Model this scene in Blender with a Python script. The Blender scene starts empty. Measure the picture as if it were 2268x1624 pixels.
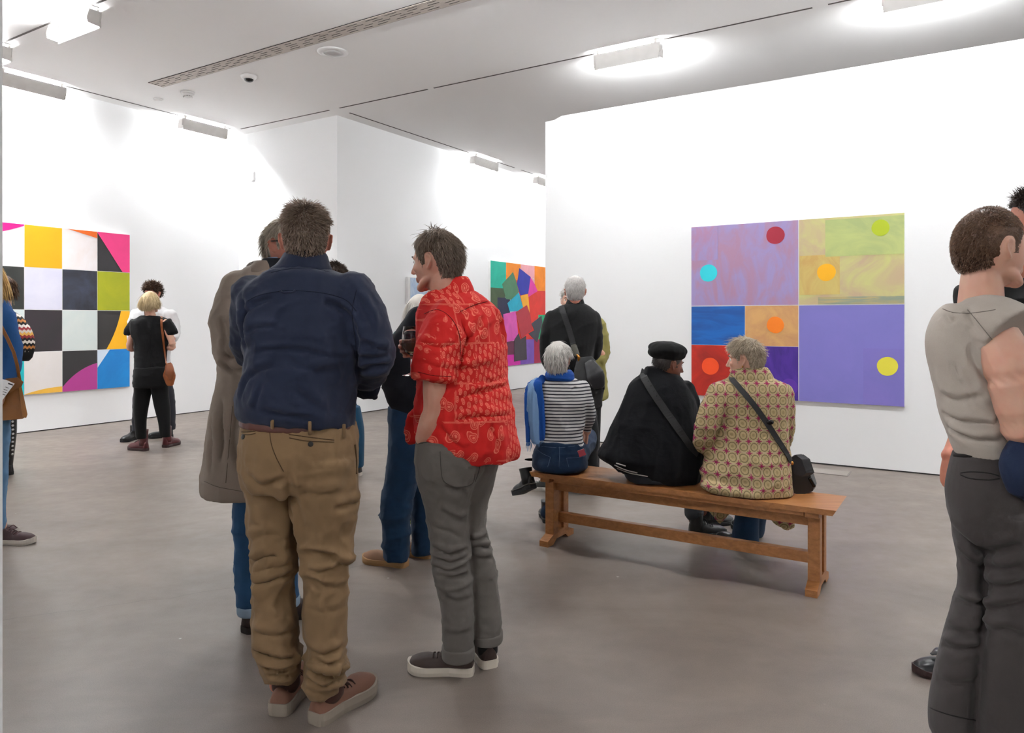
import bpy, bmesh, math, random
import numpy as np
from mathutils import Vector, Matrix, Euler

# ------------------------------------------------------------------ camera, world, exposure
F_PX, CX, HOR, CAM_H = 1622.0, 1134.0, 708.0, 1.42
scene = bpy.context.scene
COL = scene.collection
cam_data = bpy.data.cameras.new('camera')
cam_data.sensor_width = 36.0
cam_data.lens = 36.0 * F_PX / 2268.0
cam_data.shift_y = -(812.0 - HOR) / 2268.0
cam_data.clip_start = 0.05
cam = bpy.data.objects.new('camera', cam_data)
COL.objects.link(cam)
cam.location = (0, 0, CAM_H)
cam.rotation_euler = (math.radians(90), 0, 0)
scene.camera = cam
world = bpy.data.worlds.new('world')
scene.world = world
world.use_nodes = True
world.node_tree.nodes['Background'].inputs[0].default_value = (0.9, 0.95, 1.0, 1)
world.node_tree.nodes['Background'].inputs[1].default_value = 0.15
vs = scene.view_settings
vs.view_transform = 'Standard'
vs.look = 'None'
vs.gamma = 1.0
vs.exposure = 0.25
vs.use_curve_mapping = False
LAMP_STRENGTH = 590.0
scene.cycles.max_bounces = 7
scene.cycles.diffuse_bounces = 4
scene.cycles.adaptive_threshold = 0.15
scene.cycles.glossy_bounces = 3
scene.cycles.transmission_bounces = 6

rng = random.Random(7)
nrng = np.random.default_rng(7)

# ------------------------------------------------------------------ coordinates
# room axes: a runs along the right-hand wall, b runs away from the camera along the left-hand wall
TH = math.atan(0.626)
CA, SA = math.cos(TH), math.sin(TH)
CEIL = 4.40
def AB(a, b, z=0.0): return Vector((CA * a + SA * b, -SA * a + CA * b, z))
def W(px, py, Y): return Vector(((px - CX) / F_PX * Y, Y, CAM_H - (py - HOR) / F_PX * Y))
def GY(py): return CAM_H * F_PX / (py - HOR)              # depth of a floor point seen at image row py
def G(px, py):
    Y = GY(py); return Vector(((px - CX) / F_PX * Y, Y, 0.0))
def onB(px, py, b):                                       # image point on the wall plane b = const -> (a, z)
    t = (px - CX) / F_PX
    Y = b / (SA * t + CA)
    return (CA * t - SA) * Y, CAM_H - (py - HOR) / F_PX * Y
def onA(px, py, a):                                       # image point on the wall plane a = const -> (b, z)
    t = (px - CX) / F_PX
    Y = a / (CA * t - SA)
    return (SA * t + CA) * Y, CAM_H - (py - HOR) / F_PX * Y
def onC(px, py, z=CEIL):                                  # image point on a level plane -> world
    Y = (z - CAM_H) * F_PX / (HOR - py)
    return Vector(((px - CX) / F_PX * Y, Y, z))

# ------------------------------------------------------------------ materials
def lin(c):
    return c / 12.92 if c <= 0.04045 else ((c + 0.055) / 1.055) ** 2.4
def rgb(h):
    if isinstance(h, str):
        h = h.lstrip('#')
        return tuple(lin(int(h[i:i + 2], 16) / 255) for i in (0, 2, 4)) + (1,)
    return tuple(h)[:3] + (1,)
class NT:
    def __init__(s, name):
        s.m = bpy.data.materials.new(name); s.m.use_nodes = True
        s.t = s.m.node_tree; s.n = s.t.nodes; s.l = s.t.links
        s.b = s.n['Principled BSDF']
    def node(s, typ, **kw):
        n = s.n.new(typ)
        for k, v in kw.items(): setattr(n, k, v)
        return n
    def set(s, node, i, v):
        if isinstance(v, bpy.types.NodeSocket): s.l.new(v, node.inputs[i])
        else: node.inputs[i].default_value = v
    def math(s, op, x, y=0.0, z=0.0):
        n = s.node('ShaderNodeMath', operation=op)
        s.set(n, 0, x); s.set(n, 1, y); s.set(n, 2, z); return n.outputs[0]
    def coord(s, kind='Object', scale=(1, 1, 1), rot=(0, 0, 0), loc=(0, 0, 0)):
        c = s.node('ShaderNodeTexCoord'); m = s.node('ShaderNodeMapping')
        s.l.new(c.outputs[kind], m.inputs[0])
        m.inputs['Scale'].default_value = scale; m.inputs['Rotation'].default_value = rot; m.inputs['Location'].default_value = loc
        return m.outputs[0]
    def noise(s, vec, scale=5, detail=4, rough=0.5, dist=0.0):
        n = s.node('ShaderNodeTexNoise'); s.l.new(vec, n.inputs['Vector'])
        n.inputs['Scale'].default_value = scale; n.inputs['Detail'].default_value = detail
        n.inputs['Roughness'].default_value = rough; n.inputs['Distortion'].default_value = dist
        return n.outputs[0]
    def ramp(s, fac, stops):
        r = s.node('ShaderNodeValToRGB'); e = r.color_ramp.elements
        while len(e) < len(stops): e.new(0.5)
        for i, (p, c) in enumerate(stops): e[i].position = p; e[i].color = rgb(c)
        s.set(r, 0, fac); return r.outputs[0]
    def mix(s, fac, c1, c2):
        n = s.node('ShaderNodeMix', data_type='RGBA')
        s.set(n, 0, fac)
        for i, c in ((6, c1), (7, c2)):
            s.set(n, i, c if isinstance(c, bpy.types.NodeSocket) else rgb(c))
        return n.outputs[2]
    def bump(s, h, strength=0.3, dist=0.01):
        b = s.node('ShaderNodeBump'); b.inputs['Strength'].default_value = strength; b.inputs['Distance'].default_value = dist
        s.set(b, 'Height', h); s.l.new(b.outputs[0], s.b.inputs['Normal'])
    def out(s, col=None, rough=None, **kw):
        if col is not None: s.set(s.b, 'Base Color', col if isinstance(col, bpy.types.NodeSocket) else rgb(col))
        if rough is not None: s.set(s.b, 'Roughness', rough)
        for k, v in kw.items(): s.set(s.b, k.replace('_', ' '), v)
        return s.m
MATS = {}
def plain(name, col, rough=0.6, **kw):
    if name not in MATS:
        t = NT(name); n = t.noise(t.coord(), 14, 0)
        c = rgb(col)
        MATS[name] = t.out(t.mix(n, tuple(x * 0.93 for x in c[:3]), tuple(min(1, x * 1.05) for x in c[:3])), rough, **kw)
    return MATS[name]
def fabric(name, col, col2=None, rough=0.85, weave=900, fold=0.35, sheen=0.03, var=4.0):
    """woven cloth: slow colour drift, weave bump and soft small creases"""
    if name in MATS: return MATS[name]
    t = NT(name); v = t.coord()
    c = rgb(col)[:3]; d = rgb(col2)[:3] if col2 else tuple(x * 0.78 for x in c)
    n1 = t.noise(v, var, 2, 0.6); n2 = t.noise(v, weave, 0)
    n3 = t.noise(v, 22, 2, 0.55, 0.4)
    colr = t.mix(t.math('MULTIPLY', n1, 1.0), d, tuple(min(1, x * 1.12) for x in c))
    colr = t.mix(t.math('MULTIPLY', n2, 0.35), colr, tuple(x * 0.6 for x in c))
    h = t.math('ADD', t.math('MULTIPLY', n2, 0.05), t.math('MULTIPLY', n3, fold))
    t.bump(h, 0.5, 0.012)
    MATS[name] = t.out(colr, rough, Sheen_Weight=sheen)
    t.b.inputs['Specular IOR Level'].default_value = 0.25
    return MATS[name]
def leather(name, col, rough=0.45):
    if name in MATS: return MATS[name]
    t = NT(name); v = t.coord()
    n = t.noise(v, 60, 2); n1 = t.noise(v, 9, 1)
    c = rgb(col)[:3]
    t.bump(n, 0.25, 0.002)
    MATS[name] = t.out(t.mix(n1, tuple(x * 0.7 for x in c), tuple(min(1, x * 1.2) for x in c)), rough); return MATS[name]
def skin(name, col, red=None):
    if name in MATS: return MATS[name]
    t = NT(name); v = t.coord()
    n = t.noise(v, 18, 2); n2 = t.noise(v, 350, 0)
    c = rgb(col)[:3]; r = rgb(red)[:3] if red else (c[0] * 0.92, c[1] * 0.72, c[2] * 0.66)
    t.bump(n2, 0.15, 0.001)
    MATS[name] = t.out(t.mix(t.ramp(n, [(0.3, (0, 0, 0)), (0.8, (0.55, 0.55, 0.55))]), c, r), 0.5,
                       Subsurface_Weight=0.12, Subsurface_Radius=(0.012, 0.004, 0.002), Subsurface_Scale=1.0)
    return MATS[name]
def hairmat(name, c1, c2, rough=0.45):
    if name in MATS: return MATS[name]
    t = NT(name)
    g = t.node('ShaderNodeNewGeometry')
    n = t.noise(t.coord(), 30, 0)
    f = t.math('ADD', t.math('MULTIPLY', g.outputs['Random Per Island'], 0.65), t.math('MULTIPLY', n, 0.35))
    MATS[name] = t.out(t.mix(f, c1, c2), rough)
    t.b.inputs['Specular IOR Level'].default_value = 0.35
    return MATS[name]

# ------------------------------------------------------------------ object helpers
def tag(o, label=None, cat=None, group=None, kind=None):
    if label: o['label'] = label
    if cat: o['category'] = cat
    if group: o['group'] = group
    if kind: o['kind'] = kind
    return o
def empty(name, loc, label=None, cat=None, group=None):
    o = bpy.data.objects.new(name, None); COL.objects.link(o); o.location = loc
    o.empty_display_size = 0.1
    return tag(o, label, cat, group)
def mesh_obj(name, verts, faces, mat, parent=None, smooth=False, base=None):
    """one mesh object; verts are in world space, stored relative to the parent's (or own) base"""
    org = Vector((0, 0, 0))
    p = parent
    while p is not None: org += p.location; p = p.parent
    if parent is None and base is not None: org = Vector(base)
    v = np.asarray([tuple(x) for x in verts], dtype=float) if not isinstance(verts, np.ndarray) else verts
    v = v - np.array(org)
    me = bpy.data.meshes.new(name)
    me.from_pydata(v.tolist(), [], [tuple(f) for f in faces])
    me.update()
    if mat: me.materials.append(mat)
    if smooth: me.polygons.foreach_set('use_smooth', [True] * len(me.polygons))
    o = bpy.data.objects.new(name, me); COL.objects.link(o)
    if parent is not None: o.parent = parent
    elif base is not None: o.location = base
    return o
def bm_obj(name, bm, mat, parent=None, smooth=False, base=None):
    bmesh.ops.recalc_face_normals(bm, faces=bm.faces)
    vs_ = [v.co.copy() for v in bm.verts]; bm.verts.index_update()
    fs = [[v.index for v in f.verts] for f in bm.faces]
    bm.free()
    return mesh_obj(name, vs_, fs, mat, parent, smooth, base)
def box_bm(p0, p1, frame=None, bevel=0.0):
    """box between two corners given in the (a, b, z) room frame or in a custom frame function"""
    fr = frame or AB
    bm = bmesh.new()
    c = [(x, y, z) for x in (p0[0], p1[0]) for y in (p0[1], p1[1]) for z in (p0[2], p1[2])]
    v = [bm.verts.new(fr(*q)) for q in c]
    for f in ((0, 1, 3, 2), (4, 6, 7, 5), (0, 4, 5, 1), (2, 3, 7, 6), (0, 2, 6, 4), (1, 5, 7, 3)):
        bm.faces.new([v[i] for i in f])
    bmesh.ops.recalc_face_normals(bm, faces=bm.faces)
    if bevel: bmesh.ops.bevel(bm, geom=bm.edges[:], offset=bevel, segments=2, affect='EDGES', profile=0.5)
    return bm
def box(name, p0, p1, mat, parent=None, frame=None, bevel=0.0, base=None):
    return bm_obj(name, box_bm(p0, p1, frame, bevel), mat, parent, False, base)
def prism(name, poly, thick, mat, parent=None):
    """poly: world points of the front face, thick: world vector to the back"""
    n = len(poly)
    v = [Vector(p) for p in poly] + [Vector(p) + Vector(thick) for p in poly]
    f = [list(range(n)), list(range(2 * n - 1, n - 1, -1))] + [[i, (i + 1) % n + 0, (i + 1) % n + n, i + n] for i in range(n)]
    bm = bmesh.new(); vv = [bm.verts.new(x) for x in v]
    for q in f: bm.faces.new([vv[i] for i in q])
    return bm_obj(name, bm, mat, parent)
def lathe(name, prof, mat, parent=None, origin=(0, 0, 0), axis=(0, 0, 1), seg=24, smooth=True, base=None):
    """prof: list of (radius, height) along the axis"""
    ax = Vector(axis).normalized(); u = ax.orthogonal().normalized(); w = ax.cross(u)
    o = Vector(origin); vts = []; fcs = []
    for r, h in prof:
        for i in range(seg):
            t = 2 * math.pi * i / seg
            vts.append(o + ax * h + (u * math.cos(t) + w * math.sin(t)) * max(r, 1e-5))
    for k in range(len(prof) - 1):
        for i in range(seg):
            j = (i + 1) % seg
            fcs.append([k * seg + i, k * seg + j, (k + 1) * seg + j, (k + 1) * seg + i])
    fcs.append(list(range(seg - 1, -1, -1))); fcs.append([(len(prof) - 1) * seg + i for i in range(seg)])
    bm = bmesh.new(); vv = [bm.verts.new(x) for x in vts]
    for q in fcs: bm.faces.new([vv[i] for i in q])
    return bm_obj(name, bm, mat, parent, smooth, base)

# ------------------------------------------------------------------ the room
def wall_mat():
    t = NT('white_wall_paint'); v = t.coord()
    n2 = t.noise(v, 0.7, 1)
    return t.out(t.mix(n2, (0.87, 0.872, 0.875), (0.9, 0.902, 0.905)), 0.75)
def ceil_mat():
    t = NT('white_ceiling_paint'); n = t.noise(t.coord(), 0.5, 0)
    return t.out(t.mix(n, (0.86, 0.848, 0.838), (0.89, 0.878, 0.87)), 0.85)
def floor_mat():
    t = NT('polished_concrete'); v = t.coord()
    n1 = t.noise(t.coord(scale=(0.8, 1.7, 1), rot=(0, 0, 0.5)), 1.1, 4, 0.62, 0.5)
    n2 = t.noise(v, 7, 3, 0.65); n3 = t.noise(v, 260, 0)
    vo = t.node('ShaderNodeTexVoronoi', feature='F1'); t.l.new(t.coord(scale=(1, 1, 1)), vo.inputs['Vector']); vo.inputs['Scale'].default_value = 2.3
    speck = t.ramp(vo.outputs['Distance'], [(0.0, (1, 1, 1)), (0.012, (1, 1, 1)), (0.02, (0, 0, 0))])
    c = t.ramp(n1, [(0.28, '#5c514a'), (0.5, '#6d6159'), (0.72, '#7d7067')])
    c = t.mix(t.math('MULTIPLY', n2, 0.35), c, '#5c544e')
    c = t.mix(t.math('MULTIPLY', n3, 0.18), c, '#b8b0a8')
    c = t.mix(t.math('MULTIPLY', speck, 0.5), c, '#d8d4ce')
    # one long hairline crack that wanders across the slab
    sx = t.node('ShaderNodeSeparateXYZ'); t.l.new(v, sx.inputs[0])
    wob = t.noise(t.coord(scale=(1, 1, 0)), 1.6, 3, 0.7)
    d = t.math('ABSOLUTE', t.math('ADD', t.math('ADD', sx.outputs[1], t.math('MULTIPLY', sx.outputs[0], -0.52)), t.math('ADD', -4.83, t.math('MULTIPLY', wob, 0.35))))
    crack = t.math('LESS_THAN', d, 0.0035)
    c = t.mix(t.math('MULTIPLY', crack, 0.35), c, '#4c4540')
    r = t.math('ADD', 0.30, t.math('MULTIPLY', n2, 0.22))
    m = t.out(c, r); t.b.inputs['Specular IOR Level'].default_value = 0.45
    return m
WALL, CEILM, FLOORM = wall_mat(), ceil_mat(), floor_mat()
B_WALL, A_LEFT, A_MID = 7.70, -10.03, -7.83
def struct(o): o['kind'] = 'structure'; return o
struct(box('floor', (-12, -8, -0.2), (9, 20, 0.0), FLOORM))
struct(box('ceiling', (-12, -8, CEIL), (9, 20, CEIL + 0.2), CEILM))
GAP = 0.012                                           # shadow gap under the walls
struct(box('wall_left', (A_LEFT - 0.3, -7, GAP), (A_LEFT, B_WALL + 0.3, CEIL), WALL))
struct(box('wall_return', (A_LEFT, B_WALL, GAP), (A_MID, B_WALL + 0.3, CEIL), WALL))
struct(box('wall_middle', (A_MID - 0.3, B_WALL + 0.3, GAP), (A_MID, 18.3, CEIL), WALL))
struct(box('wall_back', (A_MID, 18, GAP), (8, 18.3, CEIL), WALL))
struct(box('wall_outer', (8, -7, GAP), (8.3, 18.3, CEIL), WALL))
struct(box('wall_behind', (A_LEFT, -7, GAP), (8, -6.7, CEIL), WALL))
aE = onB(1208, 900, B_WALL)[0]
zR = onB(1242, 257, B_WALL)[1]
pr = [AB(aE, B_WALL, GAP), AB(7.99, B_WALL, GAP), AB(7.99, B_WALL, zR), AB(aE + 0.22, B_WALL, zR), AB(aE + 0.12, B_WALL, zR - 0.035), AB(aE, B_WALL, zR - 0.04)]
struct(prism('wall_right', pr, AB(0, 0.3, 0), WALL))
struct(box('wall_near', (-6.0, 0.65, 0), (onA(5.5, 900, -2.107)[0] * 0 - 2.107, 0.9, CEIL), WALL))
DARK = plain('dark_shadow_gap', '#2b2a2a', 0.9)  # dark colour stands in for the shade in the gap under the walls
gap_strips = [((A_LEFT, 0), (A_LEFT, B_WALL)), ((A_LEFT, B_WALL), (A_MID, B_WALL)), ((A_MID, B_WALL), (A_MID, 18)), ((aE, B_WALL), (7.99, B_WALL))]
for i, (p, q) in enumerate(gap_strips):
    along_b = p[0] == q[0]
    a0, a1 = (p[0] - 0.1, p[0] - 0.006) if along_b else (p[0], q[0])
    b0, b1 = (p[1], q[1]) if along_b else (p[1] + 0.006, p[1] + 0.1)
    struct(box('gap_shade_strip_%d' % (i + 1), (a0, b0, 0.0), (a1, b1, GAP + 0.004), DARK))

# lighting tracks let into the ceiling
TRACK = plain('track_groove', '#4b4542', 0.8)
TB, TA_L, TA_M, TN = B_WALL - 0.25, A_LEFT + 0.25, A_MID + 0.25, 3.77
def track(label, runs):
    o = empty('lighting_track', AB(*runs[0][0], CEIL), label, 'lighting track')
    for (p, q) in runs:
        if p[0] == q[0]: box('groove', (p[0] - 0.011, p[1], CEIL - 0.004), (p[0] + 0.011, q[1], CEIL - 0.0005), TRACK, o)
        else: box('groove', (p[0], p[1] - 0.011, CEIL - 0.004), (q[0], p[1] + 0.011, CEIL - 0.0005), TRACK, o)
    return o
track('thin dark ceiling track running above the bench wall', [((TA_L + 0.12, TB), (TA_M - 0.15, TB)), ((TA_M + 0.05, TB), (-5.95, TB)), ((-5.85, TB), (-1.28, TB)), ((-1.14, TB), (6.5, TB))])
track('thin dark ceiling track along the wall of the checkered painting', [((TA_L, -5), (TA_L, TB - 0.1))])
track('thin dark ceiling track in the far room', [((TA_M, TB + 0.25), (TA_M, 12.2)), ((TA_M, 12.45), (TA_M, 17))])
track('thin dark ceiling track in the upper left corner', [((A_LEFT + 0.4, TN), (-8.95, TN)), ((-8.85, TN), (6, TN))])

# wall-washing lamps
LAMPW = plain('lamp_white_metal', (0.60, 0.575, 0.55), 0.5)
def tube_mat():
    t = NT('lit_tube'); e = t.b.inputs
    e['Emission Color'].default_value = (0.955, 0.98, 1.0, 1); e['Emission Strength'].default_value = LAMP_STRENGTH
    e['Base Color'].default_value = (1, 1, 1, 1); return t.m
TUBE = tube_mat()
def lamp(along, fixed, s0, s1, side, label, blind_end=False):
    """along 'a' or 'b'; fixed: other coordinate; side +1/-1: which way (in the other axis) the lamp throws its light"""
    def fr(s, d, z): return AB(s, fixed + side * d, CEIL + z) if along == 'a' else AB(fixed + side * d, s, CEIL + z)
    o = empty('wall_washer_lamp', fr((s0 + s1) / 2, 0, 0), label, 'lamp', 'wall washer lamps on the ceiling tracks')
    L = s1 - s0
    # room-side plate, notched at the lower ends, leaning a little
    prof = [(0.0, -0.045), (0.0, -0.145), (0.012, -0.150), (0.012, -0.205), (L - 0.012, -0.205), (L - 0.012, -0.150), (L, -0.145), (L, -0.045), (L - 0.05, -0.042), (0.05, -0.042)]
    def lean(z): return -0.055 - 0.10 * (z + 0.045)
    poly = [fr(s0 + s, lean(z) - 0.02, z) for s, z in prof]
    prism('reflector_plate', poly, fr(0, 0.004, 0) - fr(0, 0, 0), LAMPW, o)
    for e in (s0 + 0.055, s1 - 0.055):
        box('hanger', (e - 0.012, -0.072, -0.07), (e + 0.012, -0.05, 0.0), LAMPW, o, fr)
        box('track_clip', (e - 0.035, -0.06, -0.014), (e + 0.035, 0.015, 0.0), LAMPW, o, fr)
    for e in (s0 + 0.012, s1 - 0.022):
        pr_ = ((-0.078, -0.01), (0.15, -0.01), (0.15, -0.21), (-0.085, -0.21)) if blind_end and e > s0 + 0.1 else ((-0.07, -0.045), (0.035, -0.045), (0.06, -0.135), (0.05, -0.18), (-0.076, -0.19))
        poly = [fr(e, y, z) for y, z in pr_]
        prism('end_bracket', poly, fr(0.010, 0, 0) - fr(0, 0, 0), LAMPW, o)
    p0, p1 = fr(s0 + 0.03, 0.015, -0.125), fr(s1 - 0.03, 0.015, -0.125)
    lathe('tube', [(0.019, 0), (0.019, (p1 - p0).length)], TUBE, o, p0, p1 - p0, 12)
    return o
lamp('a', TB, -3.553, -2.776, 1, 'wall washer lamp on the ceiling above the bench, its whole length in view')
lamp('a', TB, -0.68, 0.10, 1, 'wall washer lamp cut by the top edge of the picture')
lamp('a', TB, 2.2, 2.98, 1, 'wall washer lamp on the bench wall track, outside the picture')
lamp('a', TB, 5.05, 5.83, 1, 'last wall washer lamp on the bench wall track, outside the picture')
lamp('b', TA_M, 10.74, 11.52, -1, 'small wall washer lamp over the far room painting')
lamp('b', TA_M, 12.99, 13.77, -1, 'wall washer lamp half hidden by the edge of the bench wall')
lamp('b', TA_M, 15.3, 16.08, -1, 'farthest wall washer lamp, hidden behind the bench wall')
lamp('b', TA_L, 6.48, 7.25, -1, 'wall washer lamp nearest the inner corner of the left room')
lamp('b', TA_L, 4.10, 4.87, -1, 'wall washer lamp above the checkered painting')
lamp('b', TA_L, 1.7, 2.47, -1, 'wall washer lamp on the left wall track, outside the picture')
lamp('b', TA_L, -1.5, -0.73, -1, 'rear wall washer lamp on the left wall track, outside the picture')
lamp('a', TN, -7.80, -7.02, -1, 'wall washer lamp facing the camera in the upper left corner')
lamp('a', TN, -9.55, -8.77, -1, 'wall washer lamp of which only one lit end shows at the left edge')
lamp('a', TN, -4.4, -3.62, 1, 'unseen lamp on the near track above the picture, turned to fill the bench wall, left one')  # this and the next two: out of view, aimed to brighten the bench wall
lamp('a', TN, -0.4, 0.38, 1, 'unseen lamp on the near track above the picture, turned to fill the bench wall, middle one')
lamp('a', TN, 3.4, 4.18, 1, 'unseen lamp on the near track above the picture, turned to fill the bench wall, right one')
lamp('a', -6.4, -8, -7.22, -1, 'wall washer lamp behind the camera, first of its row')
lamp('a', -6.4, -5, -4.22, -1, 'wall washer lamp behind the camera, second of its row')
lamp('a', -6.4, -2, -1.22, -1, 'wall washer lamp behind the camera, third of its row')
lamp('a', -6.4, 1, 1.78, -1, 'wall washer lamp behind the camera, fourth of its row')
lamp('a', -6.4, 4, 4.78, -1, 'wall washer lamp behind the camera, last of its row')
track('unseen ceiling track added across the room behind the camera for fill lamps', [((-7, -2.6), (6, -2.6))])  # added out of view with its two lamps, to light the people's backs
lamp('a', -2.6, -4.6, -3.82, 1, 'unseen fill lamp added behind the camera to light the backs, left one')
lamp('a', -2.6, -1.6, -0.82, 1, 'unseen fill lamp added behind the camera to light the backs, right one')
track('unseen ceiling track added behind the bench wall for fill lamps', [((0.0, 11.2), (0.0, 17.4))])  # added unseen with three lamps, so the middle wall is lit evenly
lamp('b', 0.0, 11.6, 12.38, -1, 'unseen fill lamp added behind the bench wall, nearest one')
lamp('b', 0.0, 13.9, 14.68, -1, 'unseen fill lamp added behind the bench wall, middle one')
lamp('b', 0.0, 16.2, 16.98, -1, 'unseen fill lamp added behind the bench wall, farthest one')
track('unseen ceiling track added to the left behind the camera for fill lamps', [((-3.5, -5.5), (-3.5, -2.7)), ((-3.5, -2.5), (-3.5, 0.5))])  # invented track, its three lamps add even light to the left wall
lamp('b', -3.5, -5.2, -4.42, -1, 'unseen fill lamp added on the left behind the camera, rear one')
lamp('b', -3.5, -2.3, -1.52, -1, 'unseen fill lamp added on the left behind the camera, middle one')
lamp('b', -3.5, -0.5, 0.28, -1, 'unseen fill lamp added on the left behind the camera, front one')
lamp('b', 7.75, -4, -3.22, 1, 'wall washer lamp on the outer wall, rear one')
lamp('b', 7.75, -0.5, 0.28, 1, 'wall washer lamp on the outer wall, middle one')
lamp('b', 7.75, 3, 3.78, 1, 'wall washer lamp on the outer wall, front one')

# linear air vent
CREAM = plain('vent_cream_metal', '#bdb3aa', 0.6)
VDARK = plain('vent_dark_slot', '#15110f', 0.9)
p0, p1, p2 = onC(342, 185), onC(398, 183), onC(975, 0)
def ab_of(p): return (CA * p.x - SA * p.y, SA * p.x + CA * p.y)
va0, vb0 = ab_of(onC(345, 187.5)); va1, vb1 = ab_of(onC(362, 190.0))
vL = 9.0
vent = empty('air_vent', AB(va0, vb0, CEIL), 'long slotted cream air vent set in the ceiling', 'vent')
vw = 0.205
box('vent_frame', (va0, vb0 - vw / 2, CEIL - 0.006), (va0 + vL, vb0 + vw / 2, CEIL + 0.01), VDARK, vent)
for i in range(5):
    y = vb0 - vw / 2 + 0.004 + i * 0.0412
    box('slat', (va0 + 0.004, y, CEIL - 0.010), (va0 + vL - 0.004, y + 0.026, CEIL), CREAM, vent)
bm = bmesh.new()
r2 = random.Random(3)
for i in range(4):
    y = vb0 - vw / 2 + 0.029 + i * 0.0412
    x = va0 + 0.05 + 0.06 * (i % 2)
    while x < va0 + vL - 0.15:
        g = r2.uniform(0.06, 0.13)
        b2 = box_bm((x, y - 0.001, CEIL - 0.0095), (x + g, y + 0.017, CEIL))
        me_ = bpy.data.meshes.new('t'); b2.to_mesh(me_); b2.free(); bm.from_mesh(me_); bpy.data.meshes.remove(me_)
        x += g + r2.uniform(0.10, 0.17)
o = bm_obj('blade', bm, CREAM, vent); o['kind'] = 'stuff'

# small things on the ceiling and walls
WHITEP = plain('white_plastic', (0.8, 0.79, 0.78), 0.4)
GREYP = plain('grey_mesh_cover', (0.55, 0.54, 0.53), 0.7)
BLACKP = plain('black_plastic', '#0c0c0d', 0.25)
def down(name, label, cat, px, py, parts):
    p = onC(px, py); o = empty(name, p, label, cat)
    for nm, prof, m in parts: lathe(nm, prof, m, o, p, (0, 0, -1), 32)
down('ceiling_speaker', 'large round white loudspeaker set in the ceiling', 'speaker', 737, 115,
     [('rim', [(0.17, 0), (0.17, 0.006), (0.155, 0.014), (0.10, 0.016), (0.10, 0.008)], WHITEP), ('grille', [(0.10, 0.0), (0.10, 0.018), (0.05, 0.020), (0.001, 0.021)], GREYP)])
down('dome_camera', 'white ceiling camera with a black dome', 'camera', 551, 168,
     [('rim', [(0.095, 0), (0.095, 0.012), (0.085, 0.035), (0.055, 0.045)], WHITEP), ('dome', [(0.058, 0.03), (0.056, 0.050), (0.045, 0.066), (0.025, 0.076), (0.001, 0.08)], BLACKP)])
down('smoke_detector', 'white smoke detector with dark slots hanging from the ceiling', 'smoke detector', 416, 204,
     [('base', [(0.085, 0), (0.085, 0.02), (0.075, 0.028)], WHITEP), ('slotted_ring', [(0.055, 0.028), (0.048, 0.062)], BLACKP),
      ('body', [(0.075, 0.026), (0.068, 0.05), (0.06, 0.056)], WHITEP), ('tip', [(0.05, 0.060), (0.046, 0.074), (0.02, 0.082), (0.001, 0.083)], WHITEP)])
sd = [o for o in COL.objects if o.name == 'smoke_detector'][0]
for k in range(12):
    t = 2 * math.pi * k / 12; c = sd.location + Vector((math.cos(t) * 0.055, math.sin(t) * 0.055, -0.058))
    box('rib', (-0.006, -0.004, -0.014), (0.006, 0.004, 0.014), WHITEP, sd, lambda x, y, z, c=c, t=t: c + Vector((math.cos(t) * x - math.sin(t) * y, math.sin(t) * x + math.cos(t) * y, z)))
down('ceiling_sensor', 'small flat white disc on the ceiling beside the smoke detector', 'sensor', 351, 219,
     [('base', [(0.058, 0), (0.058, 0.014), (0.05, 0.022)], WHITEP), ('cap', [(0.045, 0.02), (0.04, 0.03), (0.001, 0.034)], WHITEP)])
sa, sz = onB(561, 391, B_WALL)
sen = empty('motion_sensor', AB(sa, B_WALL, sz), 'small white motion sensor on the wall by the inner corner', 'sensor')
box('housing', (sa - 0.045, B_WALL - 0.045, sz - 0.075), (sa + 0.045, B_WALL, sz + 0.075), WHITEP, sen, None, 0.012)
box('lens', (sa - 0.025, B_WALL - 0.050, sz - 0.045), (sa + 0.025, B_WALL - 0.040, sz - 0.012), GREYP, sen, None, 0.004)
lathe('indicator', [(0.006, 0), (0.006, 0.003)], GREYP, sen, AB(sa, B_WALL - 0.044, sz + 0.04), -AB(0, 1, 0), 10)
# floor box lid
c = G(1838, 1046); fa, fb = ab_of(c)
fl = empty('floor_outlet', AB(fa, fb, 0), 'flat grey floor outlet lid by the foot of the bench wall', 'floor outlet')
box('lid_frame', (fa - 0.17, fb - 0.12, 0), (fa + 0.17, fb + 0.12, 0.003), plain('lid_frame_metal', '#6d6661', 0.5), fl)
box('lid', (fa - 0.158, fb - 0.108, 0.001), (fa + 0.158, fb + 0.108, 0.0045), plain('lid_metal', '#8d857e', 0.5), fl)

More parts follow.
